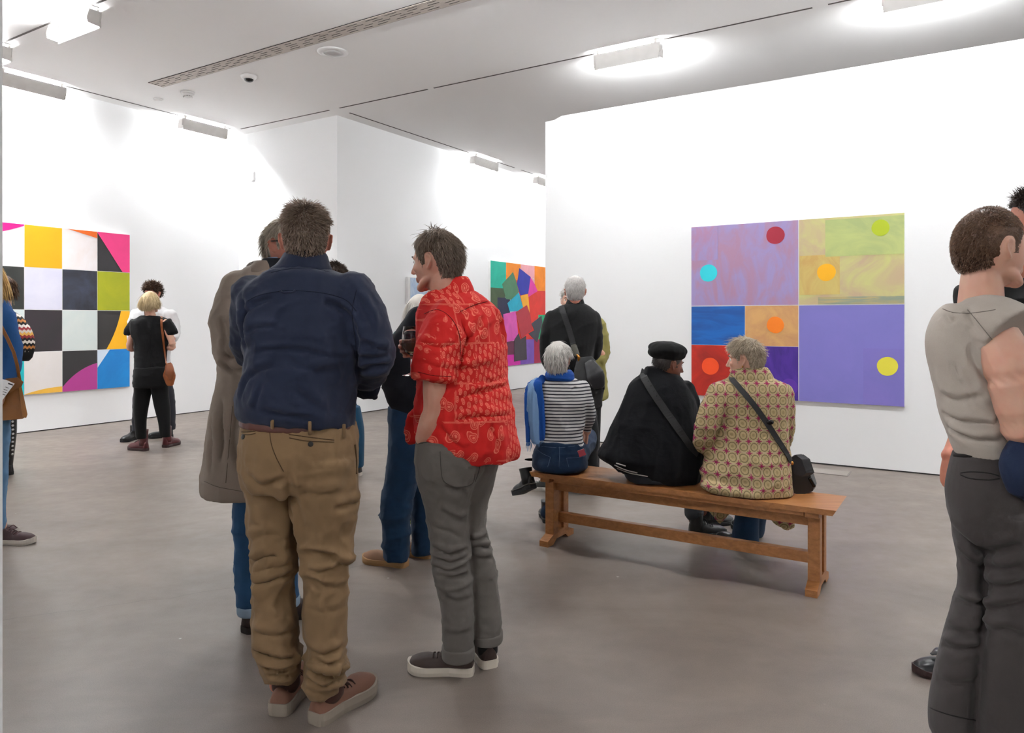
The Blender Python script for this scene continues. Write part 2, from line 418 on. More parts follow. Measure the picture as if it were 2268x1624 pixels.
# ------------------------------------------------------------------ paintings
def paint(name, c1, c2=None, scale=3.0, stretch=(1, 1, 1), contrast=0.6, rough=0.55):
    t = NT('paint_' + name); c1 = rgb(c1)[:3]; c2 = rgb(c2)[:3] if c2 else tuple(x * 0.82 for x in c1)
    v = t.coord(scale=stretch); n = t.noise(v, scale, 4, 0.6, 1.2); n2 = t.noise(t.coord(), 500, 0)
    lo = 0.5 - 0.25 / max(contrast, 0.05) * 0.4; hi = 1 - lo
    t.bump(t.math('ADD', n, t.math('MULTIPLY', n2, 0.3)), 0.25, 0.002)
    return t.out(t.mix(t.ramp(n, [(max(0, lo), (0, 0, 0)), (min(1, hi), (1, 1, 1))]), c1, c2), rough)
CANVAS = plain('canvas_edge', (0.78, 0.77, 0.76), 0.8)
class Painting:
    def __init__(s, label, plane, fixed, lo, hi, depth=0.05):
        """plane 'a' or 'b': wall plane; lo/hi: (u, z) corners; room side is -b for plane b and +a for plane a"""
        s.plane, s.fixed, s.depth, s.n = plane, fixed, depth, 0
        s.root = empty('painting', s.P((lo[0] + hi[0]) / 2, lo[1], 0), label, 'painting')
        poly = [s.P(lo[0], lo[1], depth), s.P(hi[0], lo[1], depth), s.P(hi[0], hi[1], depth), s.P(lo[0], hi[1], depth)]
        prism('canvas', poly, s.P(0, 0, 0.004) - s.P(0, 0, depth), CANVAS, s.root)
    def P(s, u, z, d): return AB(u, s.fixed - d, z) if s.plane == 'b' else AB(s.fixed + d, u, z)
    def patch(s, name, pts, mat, layer=1):
        d = s.depth + 0.0012 * layer + 0.0001 * s.n; s.n += 1
        prism(name, [s.P(u, z, d) for u, z in pts], s.P(0, 0, s.depth - 0.001) - s.P(0, 0, d), mat, s.root)
    def disc(s, u, z, r, mat, layer=3, wob=0.02):
        k = 40; ph = rng.random() * 6
        s.patch('painted_disc', [(u + r * (1 + wob * math.sin(3 * t + ph)) * math.cos(t), z + r * (1 + wob * math.sin(2 * t + ph)) * math.sin(t)) for t in [2 * math.pi * i / k for i in range(k)]], mat, layer)

# large painting with dots on the bench wall
fb_ = B_WALL - 0.05
u0, zt0 = onB(1531.5, 503, fb_); u1, zt1 = onB(2003, 472, fb_); _, zb0 = onB(1531.5, 874, fb_); _, zb1 = onB(2001.5, 902, fb_)
zt, zb = (zt0 + zt1) / 2, (zb0 + zb1) / 2
pt = Painting('large painting of colour fields and dots on the bench wall', 'b', B_WALL, (u0, zb), (u1, zt))
um, zm = onB(1769, 676, fb_); uq = onB(1650.5, 700, fb_)[0]; zq = onB(1650, 765.5, fb_)[1]
R_ = lambda x0, z0, x1, z1: [(x0, z0), (x1, z0), (x1, z1), (x0, z1)]
g = 0.004
pt.patch('colour_field', R_(u0, zm + g, um - g, zt), paint('lilac_wash', '#a191c4', '#ae86a4', 2.2, (2.6, 2.6, 1.0), 0.9))
pt.patch('colour_field', R_(um + g, zm + g, u1, zt), paint('lime_wash', '#cdcd83', '#c3a98a', 1.8, (1, 1, 1.3), 0.9))
pt.patch('colour_field', R_(u0, zq, uq - g, zm - g), paint('blue_wash', '#0a63b8', '#0b4f9c', 2.5, (1, 1, 3.0), 0.9))
pt.patch('colour_field', R_(uq, zq, um - g, zm - g), paint('sand_wash', '#d8a769', '#c69262', 3.5, (1, 1, 1), 0.8))
pt.patch('colour_field', R_(u0, zb, uq - g, zq - g), paint('red_wash', '#c2240f', '#981a0e', 2.5, (1, 1, 1), 0.8))
pt.patch('colour_field', R_(uq, zb, um - g, zq - g), paint('purple_wash', '#4a2594', '#37187a', 2.5, (3, 3, 1), 0.9))
pt.patch('colour_field', R_(um + g, zb, u1, zm - g), paint('periwinkle', '#7d78c4', '#837bca', 1.5, (1, 1, 1), 0.6))
ul, zl = onB(1622, 574, fb_)
pt.patch('tint', R_(u0, zl, onB(1590, 560, fb_)[0], zt - 0.01), paint('rose_tint', '#ae84a8', '#a190c2', 3.0, (3, 3, 1.4), 0.9), 2)
pt.patch('tint', R_(um + g + .005, zm + 0.1, onB(1860, 600, fb_)[0], onB(1800, 566, fb_)[1]), paint('gold_tint', '#d3bd6e', '#c8a35e', 2.5, (2, 2, 1), 0.9), 2)
pt.patch('tint', R_(onB(1828, 600, fb_)[0], onB(1900, 566, fb_)[1], u1, zt - 0.02), paint('green_tint', '#bcc67c', '#a9b678', 2.0, (1, 1, 1.5), 0.9), 2)
pt.patch('tint', R_(onB(1812, 600, fb_)[0], zm + g, u1, onB(1900, 657, fb_)[1]), paint('teal_streak', '#8f9a86', '#b9a878', 4.0, (0.6, 0.6, 7), 1.0), 2)
pt.patch('tint', R_(onB(1912, 800, fb_)[0], zb + .001, u1, onB(1950, 772, fb_)[1]), paint('violet_tint', '#8377c6', '#7c74c2', 2.0), 2)
for px, py, rr, nm, c in ((1717.4, 521.3, 19.6, 'crimson', '#a31733'), (1569.3, 605, 19.2, 'cyan', '#2ad6e3'), (1950.4, 504.7, 18, 'lime', '#b3c414'), (1830.4, 603.5, 19.3, 'amber', '#fbb80a'),
                          (1717.4, 719.9, 18.3, 'orange', '#fb8516'), (1573.3, 811.3, 19, 'vermilion', '#f9511b'), (1965.5, 811.6, 21, 'yellow', '#efe447'), (1747.8, 857.8, 18.5, 'violet', '#5a2ca0')):
    u, z = onB(px, py, fb_); r = rr / F_PX * AB(u, fb_, z).y
    pt.disc(u, z, r, paint('dot_' + nm, c, tuple(x * 0.95 for x in rgb(c)[:3]), 3))

# checkered painting on the left wall
fa_ = A_LEFT + 0.05
bc = [onA(px, 700, fa_)[0] for px in (53.7, 137.7, 216.6, 287.3)]
cw = (bc[3] - bc[0]) / 3
zt = (onA(53.7, 496.7, fa_)[1] + onA(287, 520.3, fa_)[1]) / 2; zb = (onA(53.7, 875, fa_)[1] + onA(287, 857, fa_)[1]) / 2
U0 = bc[3] - 4 * cw; ch = (zt - zb) / 4
pc = Painting('large checkered painting with curved colour shapes on the left wall', 'a', A_LEFT, (U0, zb), (bc[3], zt))
UV = lambda pts: [(U0 + u * cw, zt - v * ch) for u, v in pts]
def cell(c, r): e = 0.006; return UV([(c + e, r + 1 - e), (c + 1 - e, r + 1 - e), (c + 1 - e, r + e), (c + e, r + e)])
def arc(p, q, bulge, n=10):
    p, q = Vector(p), Vector(q); m = (q - p); nrm = Vector((-m.y, m.x))
    return [tuple(p + m * t + nrm * bulge * 4 * t * (1 - t)) for t in [i / n for i in range(n + 1)]]
BLK = ('#2a2729', '#232022')
cells = [[('#efe6ee', '#f2eaf0'), ('#e3ac06', '#dfa803'), ('#efe9ea', '#e9dcd8'), BLK],
         [('#2b2d2a', '#232522'), ('#d9d7ea', '#e2e0ee'), ('#20222c', '#363b4d'), ('#a9ac10', '#9ca313')],
         [('#d5dfdd', '#dbe3e0'), ('#292427', '#2f242b'), ('#cfd8d5', '#d6dcd8'), ('#2a2726', '#24211f')],
         [('#18c5c9', '#0fb9bf'), ('#e3ddda', '#e0d9d4'), ('#262424', '#2c292a'), ('#0a84cf', '#0a79c4')]]
for r in range(4):
    for c in range(4):
        pc.patch('painted_square', cell(c, r), paint('check_%d%d' % (r, c), cells[r][c][0], cells[r][c][1], 1.6, (1, 1, 1), 0.8))
shapes = [([(0, 0.006), (0.994, 0.006)] + arc((0.994, 0.035), (0.0, 0.30), -0.03), '#f0077f'),
          ([(2.15, 0.006), (2.994, 0.006), (2.994, 0.17)], '#ea6a16'),
          ([(3.006, 0.03), (3.77, 0.994), (3.994, 0.994), (3.994, 0.006), (3.006, 0.006)], '#f23c86'),
          (arc((3.72, 2.006), (3.27, 2.994), -0.05) + [(3.994, 2.994), (3.994, 2.006)], '#fbb80c'),
          (arc((1.006, 3.985), (1.994, 3.86), -0.03) + [(1.994, 3.994), (1.006, 3.994)], '#efb945'),
          (arc((2.006, 3.88), (2.994, 3.33), -0.08) + [(2.994, 3.994), (2.006, 3.994)], '#b0388c'),
          ([(3.006, 3.006), (3.37, 3.006), (3.006, 3.45)], '#d3dfee')]
for i, (pts, c) in enumerate(shapes):
    pc.patch('painted_shape', UV(pts), paint('shape_%d' % i, c, tuple(x * 0.93 for x in rgb(c)[:3]), 2), 2)

# painting of overlapping shapes in the far room
fm = A_MID + 0.05
Z = lambda pts: [(onA(880 + x / 5.415, 560 + y / 5.415, fm)) for x, y in pts]
b0_, zt_a = onA(1086.5, 577.2, fm); b1_ = 13.9; zt_b = onA(1207, 592, fm)[1]; zb_a = onA(1122, 812, fm)[1]; zb_b = onA(1201, 802, fm)[1]
zt, zb = (zt_a + zt_b) / 2, (zb_a + zb_b) / 2
pf = Painting('bright painting of overlapping angular shapes in the far room', 'a', A_MID, (b0_, zb), (b1_, zt))
XB = lambda px: onA(880 + px / 5.415, 700, fm)[0]
ZH = lambda px, py: onA(880 + px / 5.415, 560 + py / 5.415, fm)[1]
grid = [('#12b99f', 1118, 1303, None, 1200, 422), ('#fb9321', 1305, 1478, None, 1390, 320), ('#f6aeb6', 1478, 1645, None, 1560, 300), ('#fb9020', 1645, 1800, None, 1700, 460)]
for i, (c, x0, x1, _, px, py) in enumerate(grid):
    pf.patch('painted_shape', R_(XB(x0) if i else b0_, ZH(px, py), XB(x1) if i < 3 else b1_, zt), paint('far_%d' % i, c), 1)
low = [('#45593a', 1118, 1290, 422, 700, 1200), ('#232648', 1200, 1350, 540, 890, 1280), ('#e8352a', 1400, 1800, 330, 1045, 1560), ('#10b679', 1690, 1800, 745, 1038, 1730),
       ('#7d56b8', 1475, 1640, 1040, 1350, 1560), ('#a81745', 1640, 1800, 1040, 1330, 1700), ('#e02bb0', 1118, 1475, 1060, 1370, 1400), ('#6b2a4a', 1280, 1400, 1060, 1225, 1340)]
for i, (c, x0, x1, y0, y1, px) in enumerate(low):
    z0_ = zb if y1 > 1300 else ZH(px, y1)
    pf.patch('painted_shape', R_(b0_ if x0 == 1118 else XB(x0), z0_, b1_ if x1 == 1800 else XB(x1), ZH(px, y0)), paint('far_low_%d' % i, c), 2)
fg = [('#fb9321', [(1305, 330), (1305, 250), (1478, 250), (1478, 330)]), ('#f6aeb6', [(1500, 210), (1645, 330), (1645, 380), (1600, 300)]),
      ('#fb9020', [(1645, 300), (1772, 300), (1772, 458), (1680, 458), (1645, 370)]),
      ('#4f8361', [(1385, 232), (1255, 375), (1300, 555), (1385, 565), (1455, 465), (1420, 330)]),
      ('#2c35ac', [(1462, 185), (1595, 290), (1568, 490), (1475, 512), (1432, 370)]),
      ('#ea3aa8', [(1595, 295), (1640, 370), (1680, 460), (1570, 530), (1568, 490)]),
      ('#fdb52c', [(1475, 515), (1565, 495), (1590, 760), (1550, 640), (1505, 655)]),
      ('#18aecb', [(1455, 475), (1318, 605), (1345, 705), (1430, 705), (1505, 655)]),
      ('#e35ab8', [(1268, 738), (1420, 700), (1450, 1040), (1290, 1075)]),
      ('#403f4c', [(1725, 755), (1605, 850), (1640, 930), (1570, 970), (1675, 1075), (1735, 830)]),
      ('#443b44', [(1450, 965), (1475, 1040), (1540, 995), (1550, 1280), (1398, 1305), (1400, 1040)]),
      ('#b8303f', [(1550, 628), (1415, 715), (1485, 1030), (1615, 920), (1590, 740)])]
for i, (c, pts) in enumerate(fg):
    pf.patch('painted_shape', Z(pts), paint('far_fg_%d' % i, c), 3 + i * 0.3)
# small pale painting further along that wall
b0s, zts = onA(903.5, 613.5, fm); zbs = onA(904, 672, fm)[1]
ps = Painting('small pale blue painting partly behind the red shirted man', 'a', A_MID, (b0s, zbs), (b0s + 1.0, zts))
ps.patch('colour_field', R_(b0s + 0.06, zbs + 0.01, b0s + 0.97, zts - 0.01), paint('pale_blue', '#a9c0dd', '#c9d6e6', 4, (3, 3, 1), 0.9))

# ------------------------------------------------------------------ the oak bench
def oak():
    t = NT('oiled_oak'); 
    v = t.coord(scale=(1, 1, 1), rot=(0, 0, TH))
    v2 = t.coord(scale=(1.2, 22, 22), rot=(0, 0, TH))
    n = t.noise(v2, 2.2, 6, 0.6, 0.4); n2 = t.noise(v, 2.0, 2)
    c = t.ramp(n, [(0.25, '#8a5a33'), (0.5, '#a9713f'), (0.75, '#bd8550')])
    ob = t.node('ShaderNodeObjectInfo')
    c = t.mix(t.math('MULTIPLY', n2, 0.3), c, '#93603a')
    t.bump(n, 0.12, 0.002)
    return t.out(c, 0.42)
OAK = oak()
SB0, SB1, SA0, SA1, SH = 3.975, 4.341, -2.36, -0.57, 0.46
bench = empty('bench', AB((SA0 + SA1) / 2, (SB0 + SB1) / 2, 0), 'long oak trestle bench carrying three sitters', 'bench')
SC = (SB0 + SB1) / 2
top = empty  # (name kept free)
nst = 5
for i in range(nst):                                    # glued staves of the seat
    w = (SB1 - SB0) / nst
    x = SA0; k = 0
    cuts = sorted([SA0] + [SA0 + (SA1 - SA0) * f for f in ((0.28, 0.66), (0.42, 0.8), (0.2, 0.58), (0.36, 0.72), (0.3, 0.62))[i]] + [SA1])
    for c0, c1 in zip(cuts, cuts[1:]):
        t0 = 0.0
        poly = [(c0, SH - 0.029), (c1, SH - 0.029), (c1 , SH), (c0, SH)]
        if c0 == SA0: poly = [(c0 + 0.018, SH - 0.029), (c1, SH - 0.029), (c1, SH), (c0, SH)]
        if c1 == SA1: poly = [(c0, SH - 0.029), (c1 - 0.018, SH - 0.029), (c1, SH), (c0, SH)]
        prism('stave', [AB(a, SB0 + i * w, z) for a, z in poly], AB(0, w - 0.0004, 0), OAK, bench)
box('apron', (SA0 + 0.12, SC - 0.062, SH - 0.125), (SA1 - 0.14, SC - 0.035, SH - 0.029), OAK, bench, None, 0.002)
box('apron', (SA0 + 0.12, SC + 0.035, SH - 0.125), (SA1 - 0.14, SC + 0.062, SH - 0.029), OAK, bench, None, 0.002)
box('top_rail', (SA0 + 0.16, SB0 + 0.028, SH - 0.055), (SA1 - 0.16, SB0 + 0.055, SH - 0.029), OAK, bench, None, 0.002)
box('stretcher', (SA0 + 0.12, SC - 0.022, 0.125), (SA1 - 0.14, SC + 0.022, 0.185), OAK, bench, None, 0.003)
for s, ac in ((-1, SA0 + 0.10), (1, SA1 - 0.12)):
    # foot with arched underside, running across the bench
    pf_ = [(-0.175, 0), (-0.175, 0.035), (-0.06, 0.075), (0.06, 0.075), (0.175, 0.035), (0.175, 0), (0.10, 0), (0.06, 0.028), (-0.06, 0.028), (-0.10, 0)]
    prism('foot', [AB(ac - 0.03, SC + y, z) for y, z in pf_], AB(0.06, 0, 0), OAK, bench)
    for sb in (-1, 1):
        box('leg', (ac - 0.03, SC + sb * 0.068 - 0.034, 0.045), (ac + 0.03, SC + sb * 0.068 + 0.034, SH - 0.055), OAK, bench, None, 0.003)
    box('leg_web', (ac - 0.014, SC - 0.036, 0.05), (ac + 0.014, SC + 0.036, SH - 0.055), OAK, bench)
    box('cross_head', (ac - 0.034, SB0 + 0.022, SH - 0.06), (ac + 0.034, SB1 - 0.022, SH - 0.029), OAK, bench, None, 0.003)

# ------------------------------------------------------------------ shape tools for figures
from mathutils.bvhtree import BVHTree
def _hash(ix, iy, iz, seed):
    h = (ix * 374761393 + iy * 668265263 + iz * 2147483647 + seed * 1274126177) & 0xffffffff
    h = ((h ^ (h >> 13)) * 1274126177) & 0xffffffff
    return ((h ^ (h >> 16)) & 0xffff) / 65535.0
def vnoise(p, seed=0):
    """smooth value noise, p: (n, 3)"""
    i = np.floor(p).astype(np.int64); f = p - i; f = f * f * (3 - 2 * f)
    r = 0
    for dx in (0, 1):
        for dy in (0, 1):
            for dz in (0, 1):
                w = (f[:, 0] if dx else 1 - f[:, 0]) * (f[:, 1] if dy else 1 - f[:, 1]) * (f[:, 2] if dz else 1 - f[:, 2])
                r = r + w * _hash(i[:, 0] + dx, i[:, 1] + dy, i[:, 2] + dz, seed)
    return r
def ridge(p, seed=0):
    a = 1 - np.abs(2 * vnoise(p, seed) - 1)
    b = 1 - np.abs(2 * vnoise(p * 2.1 + 5.3, seed + 9) - 1)
    return a ** 3 * 0.75 + b ** 2 * 0.35
def sstep(e0, e1, x):
    t = np.clip((x - e0) / (e1 - e0), 0, 1); return t * t * (3 - 2 * t)

def loft_pts(rings):
    """rings: list of (k, 3) arrays with equal k; closed at both ends"""
    k = len(rings[0]); v = np.concatenate(rings); f = []
    for r in range(len(rings) - 1):
        for i in range(k):
            j = (i + 1) % k
            f.append((r * k + i, r * k + j, (r + 1) * k + j, (r + 1) * k + i))
    f.append(tuple(range(k - 1, -1, -1))); f.append(tuple((len(rings) - 1) * k + i for i in range(k)))
    return v, f
def dens(rows, n=3):
    """refine rows with Catmull-Rom interpolation"""
    rows = [np.array(r, float) for r in rows]; out = []
    for i in range(len(rows) - 1):
        p0, p1, p2, p3 = rows[max(i - 1, 0)], rows[i], rows[i + 1], rows[min(i + 2, len(rows) - 1)]
        for s in range(n):
            t = s / n
            out.append(0.5 * (2 * p1 + (p2 - p0) * t + (2 * p0 - 5 * p1 + 4 * p2 - p3) * t * t + (3 * p1 - p0 - 3 * p2 + p3) * t ** 3))
    out.append(rows[-1]); return out
def vloft(rows, Y, k=28, e=2.3, n=3, skew=0.0):
    """level elliptic rings, each turned square to the line of sight, given by the photograph's own rows: (py, px centre, half width px, half depth m[, depth offset m])"""
    rows = [tuple(r) + (0.0,) * (5 - len(r)) for r in rows]
    rings = []
    for py, cx, hw, d, dy in dens(rows, n):
        yy = Y + dy; c = W(cx, py, yy); th = math.atan((cx - CX) / F_PX); ct_, st_ = math.cos(th), math.sin(th); h = hw / F_PX * yy * ct_
        t = np.arange(k) * 2 * math.pi / k
        x = np.sign(np.cos(t)) * np.abs(np.cos(t)) ** (2 / e) * h; y = np.sign(np.sin(t)) * np.abs(np.sin(t)) ** (2 / e) * d
        y = y + skew * x
        rings.append(np.stack([c.x + x * ct_ + y * st_, c.y - x * st_ + y * ct_, np.full(k, c.z)], 1))
    return loft_pts(rings)
def tube(pts, radii, k=14, flat=1.0, up=None, n=3, cap=True):
    """smooth tube through points; flat < 1 squashes it along `up`"""
    rows = dens([tuple(p) + (r,) for p, r in zip(pts, radii)], n)
    P = np.array([r[:3] for r in rows]); R = np.maximum(np.array([r[3] for r in rows]), 1e-4)
    T = np.gradient(P, axis=0); T /= np.linalg.norm(T, axis=1)[:, None] + 1e-9
    ref = np.array(up if up is not None else (0, 0, 1.0), float)
    if up is None and abs(T[:, 2]).mean() > 0.8: ref = np.array((0, 1.0, 0))
    rings = []
    ang = np.arange(k) * 2 * math.pi / k
    def ring(c, t, r):
        u = ref - t * ref.dot(t); u /= np.linalg.norm(u) + 1e-9; w = np.cross(t, u)
        return c + np.cos(ang)[:, None] * w * r + np.sin(ang)[:, None] * u * r * flat
    if cap:
        for q in (0.25, 0.7): rings.append(ring(P[0] - T[0] * R[0] * (1 - q) * 0.9, T[0], R[0] * math.sqrt(1 - (1 - q) ** 2)))
    for c, t, r in zip(P, T, R): rings.append(ring(c, t, r))
    if cap:
        for q in (0.7, 0.25): rings.append(ring(P[-1] + T[-1] * R[-1] * (1 - q) * 0.9, T[-1], R[-1] * math.sqrt(1 - (1 - q) ** 2)))
    return loft_pts(rings)
def ell(c, r, M=None, k=16, m=10):
    rings = []
    for j in range(m + 1):
        ph = math.pi * (j + 0.02 if j == 0 else (j - 0.02 if j == m else j)) / m
        t = np.arange(k) * 2 * math.pi / k
        rings.append(np.stack([r[0] * math.sin(ph) * np.cos(t), r[1] * math.sin(ph) * np.sin(t), np.full(k, r[2] * math.cos(ph))], 1))
    v, f = loft_pts(rings)
    if M is not None: v = v @ np.array(M).T
    return v + np.array(tuple(c)), f
def join(pieces):
    V, Fc, o = [], [], 0
    for v, f in pieces:
        V.append(np.asarray(v)); Fc += [tuple(i + o for i in q) for q in f]; o += len(v)
    return np.concatenate(V), Fc
def remesh(pieces, voxel, smooth=6):
    v, f = join(pieces)
    me = bpy.data.meshes.new('t'); me.from_pydata(v.tolist(), [], f)
    bm = bmesh.new(); bm.from_mesh(me)
    bmesh.ops.recalc_face_normals(bm, faces=bm.faces); bm.to_mesh(me); bm.free()
    ob = bpy.data.objects.new('t', me); COL.objects.link(ob)
    md = ob.modifiers.new('r', 'REMESH'); md.mode = 'VOXEL'; md.voxel_size = voxel; md.adaptivity = 0
    if smooth:
        sm = ob.modifiers.new('s', 'SMOOTH'); sm.factor = 0.5; sm.iterations = smooth
    dg = bpy.context.evaluated_depsgraph_get()
    out = bpy.data.meshes.new_from_object(ob.evaluated_get(dg))
    bpy.data.objects.remove(ob); bpy.data.meshes.remove(me)
    return out
def mesh_co(me):
    a = np.empty(len(me.vertices) * 3); me.vertices.foreach_get('co', a); return a.reshape(-1, 3)
def mesh_no(me):
    a = np.empty(len(me.vertices) * 3); me.vertices.foreach_get('normal', a); return a.reshape(-1, 3)
def zband(y0, y1, Y, soft=0.04):
    z0, z1 = W(0, y1, Y).z, W(0, y0, Y).z
    return lambda v: sstep(z0 - soft, z0 + soft, v[:, 2]) * (1 - sstep(z1 - soft, z1 + soft, v[:, 2]))
def ball(px, py, Y, r):
    c = np.array(W(px, py, Y)); return lambda v: np.clip(1 - np.linalg.norm(v - c, axis=1) / r, 0, 1) ** 0.8
FOLD = 1.35
class Cloth:                                             # finished garment with a ray tree, for laying seams and straps on it
    def __init__(s, ob, bvh): s.ob, s.bvh = ob, bvh
    def hit(s, px, py):
        d = (W(px, py, 1.0) - Vector((0, 0, CAM_H))).normalized()
        r = s.bvh.ray_cast(Vector((0, 0, CAM_H)), d)
        return (r[0], r[1]) if r[0] is not None else (None, None)
def crease_disp(v, bvh, creases):
    """pressed-in folds along photographed lines: a narrow valley with a ridge on its upper side"""
    d_all = np.zeros(len(v)); cam0 = Vector((0, 0, CAM_H))
    for cr in creases:
        pts = cr[0]; amp = cr[1] if len(cr) > 1 else 0.012; wid = cr[2] if len(cr) > 2 else 0.014
        P = []
        for x, y in dens(pts, 4):
            h = bvh.ray_cast(cam0, (W(x, y, 1.0) - cam0).normalized())[0]
            if h is not None: P.append(np.array(h))
        if len(P) < 2: continue
        best = np.full(len(v), 9.0); side = np.zeros(len(v)); tt = np.zeros(len(v)); m = len(P) - 1
        lo, hi = np.min(P, 0) - 4 * wid, np.max(P, 0) + 4 * wid
        sel = np.where(np.all((v > lo) & (v < hi), axis=1))[0]
        if len(sel) == 0: continue
        q = v[sel]
        bb = np.full(len(sel), 9.0); ss = np.zeros(len(sel)); ut = np.zeros(len(sel))
        for i in range(m):
            a, b = P[i], P[i + 1]; ab = b - a; L2 = ab.dot(ab) + 1e-12
            t = np.clip(((q - a) @ ab) / L2, 0, 1); c = a + t[:, None] * ab; dv = q - c; d = np.linalg.norm(dv, axis=1)
            up = np.cross(ab, np.array((0, 1.0, 0))); up = up / (np.linalg.norm(up) + 1e-9)
            if up[2] < 0: up = -up
            k = d < bb; bb[k] = d[k]; ss[k] = (dv @ up)[k]; ut[k] = (i + t[k]) / m
        fade = np.clip(np.minimum(ut, 1 - ut) * 4, 0.0, 1.0) ** 0.6
        s = bb * np.sign(ss)
        d_all[sel] += fade * amp * (-np.exp(-(s / (0.6 * wid)) ** 2) + 0.8 * np.exp(-((s - 1.3 * wid) / (0.9 * wid)) ** 2) + 0.25 * np.exp(-((s + 1.6 * wid) / wid) ** 2))
    return d_all
def garment(name, parent, pieces, mat, voxel=0.010, smooth=6, folds=(), label=None, post=None, creases=()):
    me = remesh(pieces, voxel, smooth)
    v = mesh_co(me)
    if creases:
        fl = [tuple(p_.vertices) for p_ in me.polygons]
        b0 = BVHTree.FromPolygons([tuple(x) for x in v], fl)
        v = v + mesh_no(me) * crease_disp(v, b0, creases)[:, None]
    for k, fo in enumerate(folds):
        amp, sc, mask = fo[0], fo[1], fo[2] if len(fo) > 2 else None
        q = v
        if len(fo) > 3:
            M = np.array(Euler(fo[3]).to_matrix()); q = v @ M.T
        me.vertices.foreach_set('co', v.ravel()); me.update()
        nn = mesh_no(me)
        d = (ridge(q * np.array(sc), 11 * k + len(name)) - 0.45) * amp * FOLD
        if mask is not None: d = d * mask(v)
        v = v + nn * d[:, None]
    if post is not None: v = post(v)
    org = Vector((0, 0, 0)); p = parent
    while p is not None: org += p.location; p = p.parent
    me.vertices.foreach_set('co', v.ravel()); me.update()
    fl = [tuple(p_.vertices) for p_ in me.polygons]
    bvh = BVHTree.FromPolygons([tuple(x) for x in v], fl)
    me.vertices.foreach_set('co', (v - np.array(org)).ravel()); me.update()
    me.name = name; me.materials.clear(); me.materials.append(mat)
    me.polygons.foreach_set('use_smooth', [True] * len(me.polygons))
    ob = bpy.data.objects.new(name, me); COL.objects.link(ob); ob.parent = parent
    if label: ob['label'] = label
    return Cloth(ob, bvh)
def raw(name, parent, pieces, mat, smooth=True, label=None):
    v, f = join(pieces)
    bm = bmesh.new(); vv = [bm.verts.new(x) for x in v.tolist()]
    for q in f:
        try: bm.faces.new([vv[i] for i in q])
        except ValueError: pass
    o = bm_obj(name, bm, mat, parent, smooth)
    if label: o['label'] = label
    return o
def seam(name, parent, cloth, pts, r, mat, n=6, lift=0.0):
    """thin cord laid on the garment along photographed points"""
    P = []
    pts = dens(pts, n)
    for x, y in pts:
        h, nn = cloth.hit(x, y)
        if h is not None: P.append(h + nn * lift)
    if len(P) < 2: return None
    return raw(name, parent, [tube(P, [r] * len(P), 6, n=1, cap=False)], mat)
def strap(name, parent, cloth, pts, wid, thick, mat, n=8, lift=0.004, extra0=(), extra1=()):
    """flat band laid over the garment along photographed points; extra points may lead it beyond the garment"""
    P, N = [Vector(p) for p in extra0], []
    N = [Vector((0, -1, 0.1)).normalized() for _ in P]
    for x, y in dens(pts, n):
        h, nn = cloth.hit(x, y)
        if h is not None: P.append(h + nn * lift); N.append(nn)
    for p in extra1: P.append(Vector(p)); N.append(Vector((0, -1, 0.1)).normalized())
    for _ in range(3):
        P = [P[0]] + [(P[i - 1] + P[i] * 2 + P[i + 1]) / 4 for i in range(1, len(P) - 1)] + [P[-1]]
        N = [N[0]] + [(N[i - 1] + N[i] * 2 + N[i + 1]).normalized() for i in range(1, len(N) - 1)] + [N[-1]]
    rings = []
    for i, p in enumerate(P):
        t = (P[min(i + 1, len(P) - 1)] - P[max(i - 1, 0)]).normalized(); w = t.cross(N[i]).normalized() * wid / 2; h = N[i] * thick
        rings.append(np.array([tuple(p - w), tuple(p + w), tuple(p + w + h), tuple(p - w + h)]))
    return raw(name, parent, [loft_pts(rings)], mat, False)

# ---------------------------------------------------------------- heads
def headsurf(d):
    """skull surface for unit directions d (n, 3); x right, y to the face, z up; unit = head height"""
    x, y, z = d[:, 0], d[:, 1], d[:, 2]
    p = np.stack([x * 0.33, np.where(y > 0, y * 0.40, y * 0.43), z * 0.5], 1)
    t = np.clip(-z, 0, 1)
    p[:, 0] *= 1 - 0.30 * t ** 1.6
    up = np.clip(z, 0, 1); p[:, 0] *= 1 + 0.04 * up * (1 - up) * 4
    back = y < 0
    p[:, 1] = np.where(back, p[:, 1] * (1 - 0.45 * t ** 1.2), p[:, 1] * (1 + 0.10 * t * (1 - t) * 2))
    fl = np.clip(y, 0, 1) ** 2                                    # flatter face
    p[:, 1] -= 0.02 * fl * np.clip(1 - np.abs(z) * 1.4, 0, 1)
    p[:, 1] += 0.05 * np.clip(t - 0.1, 0, 1)
    return p
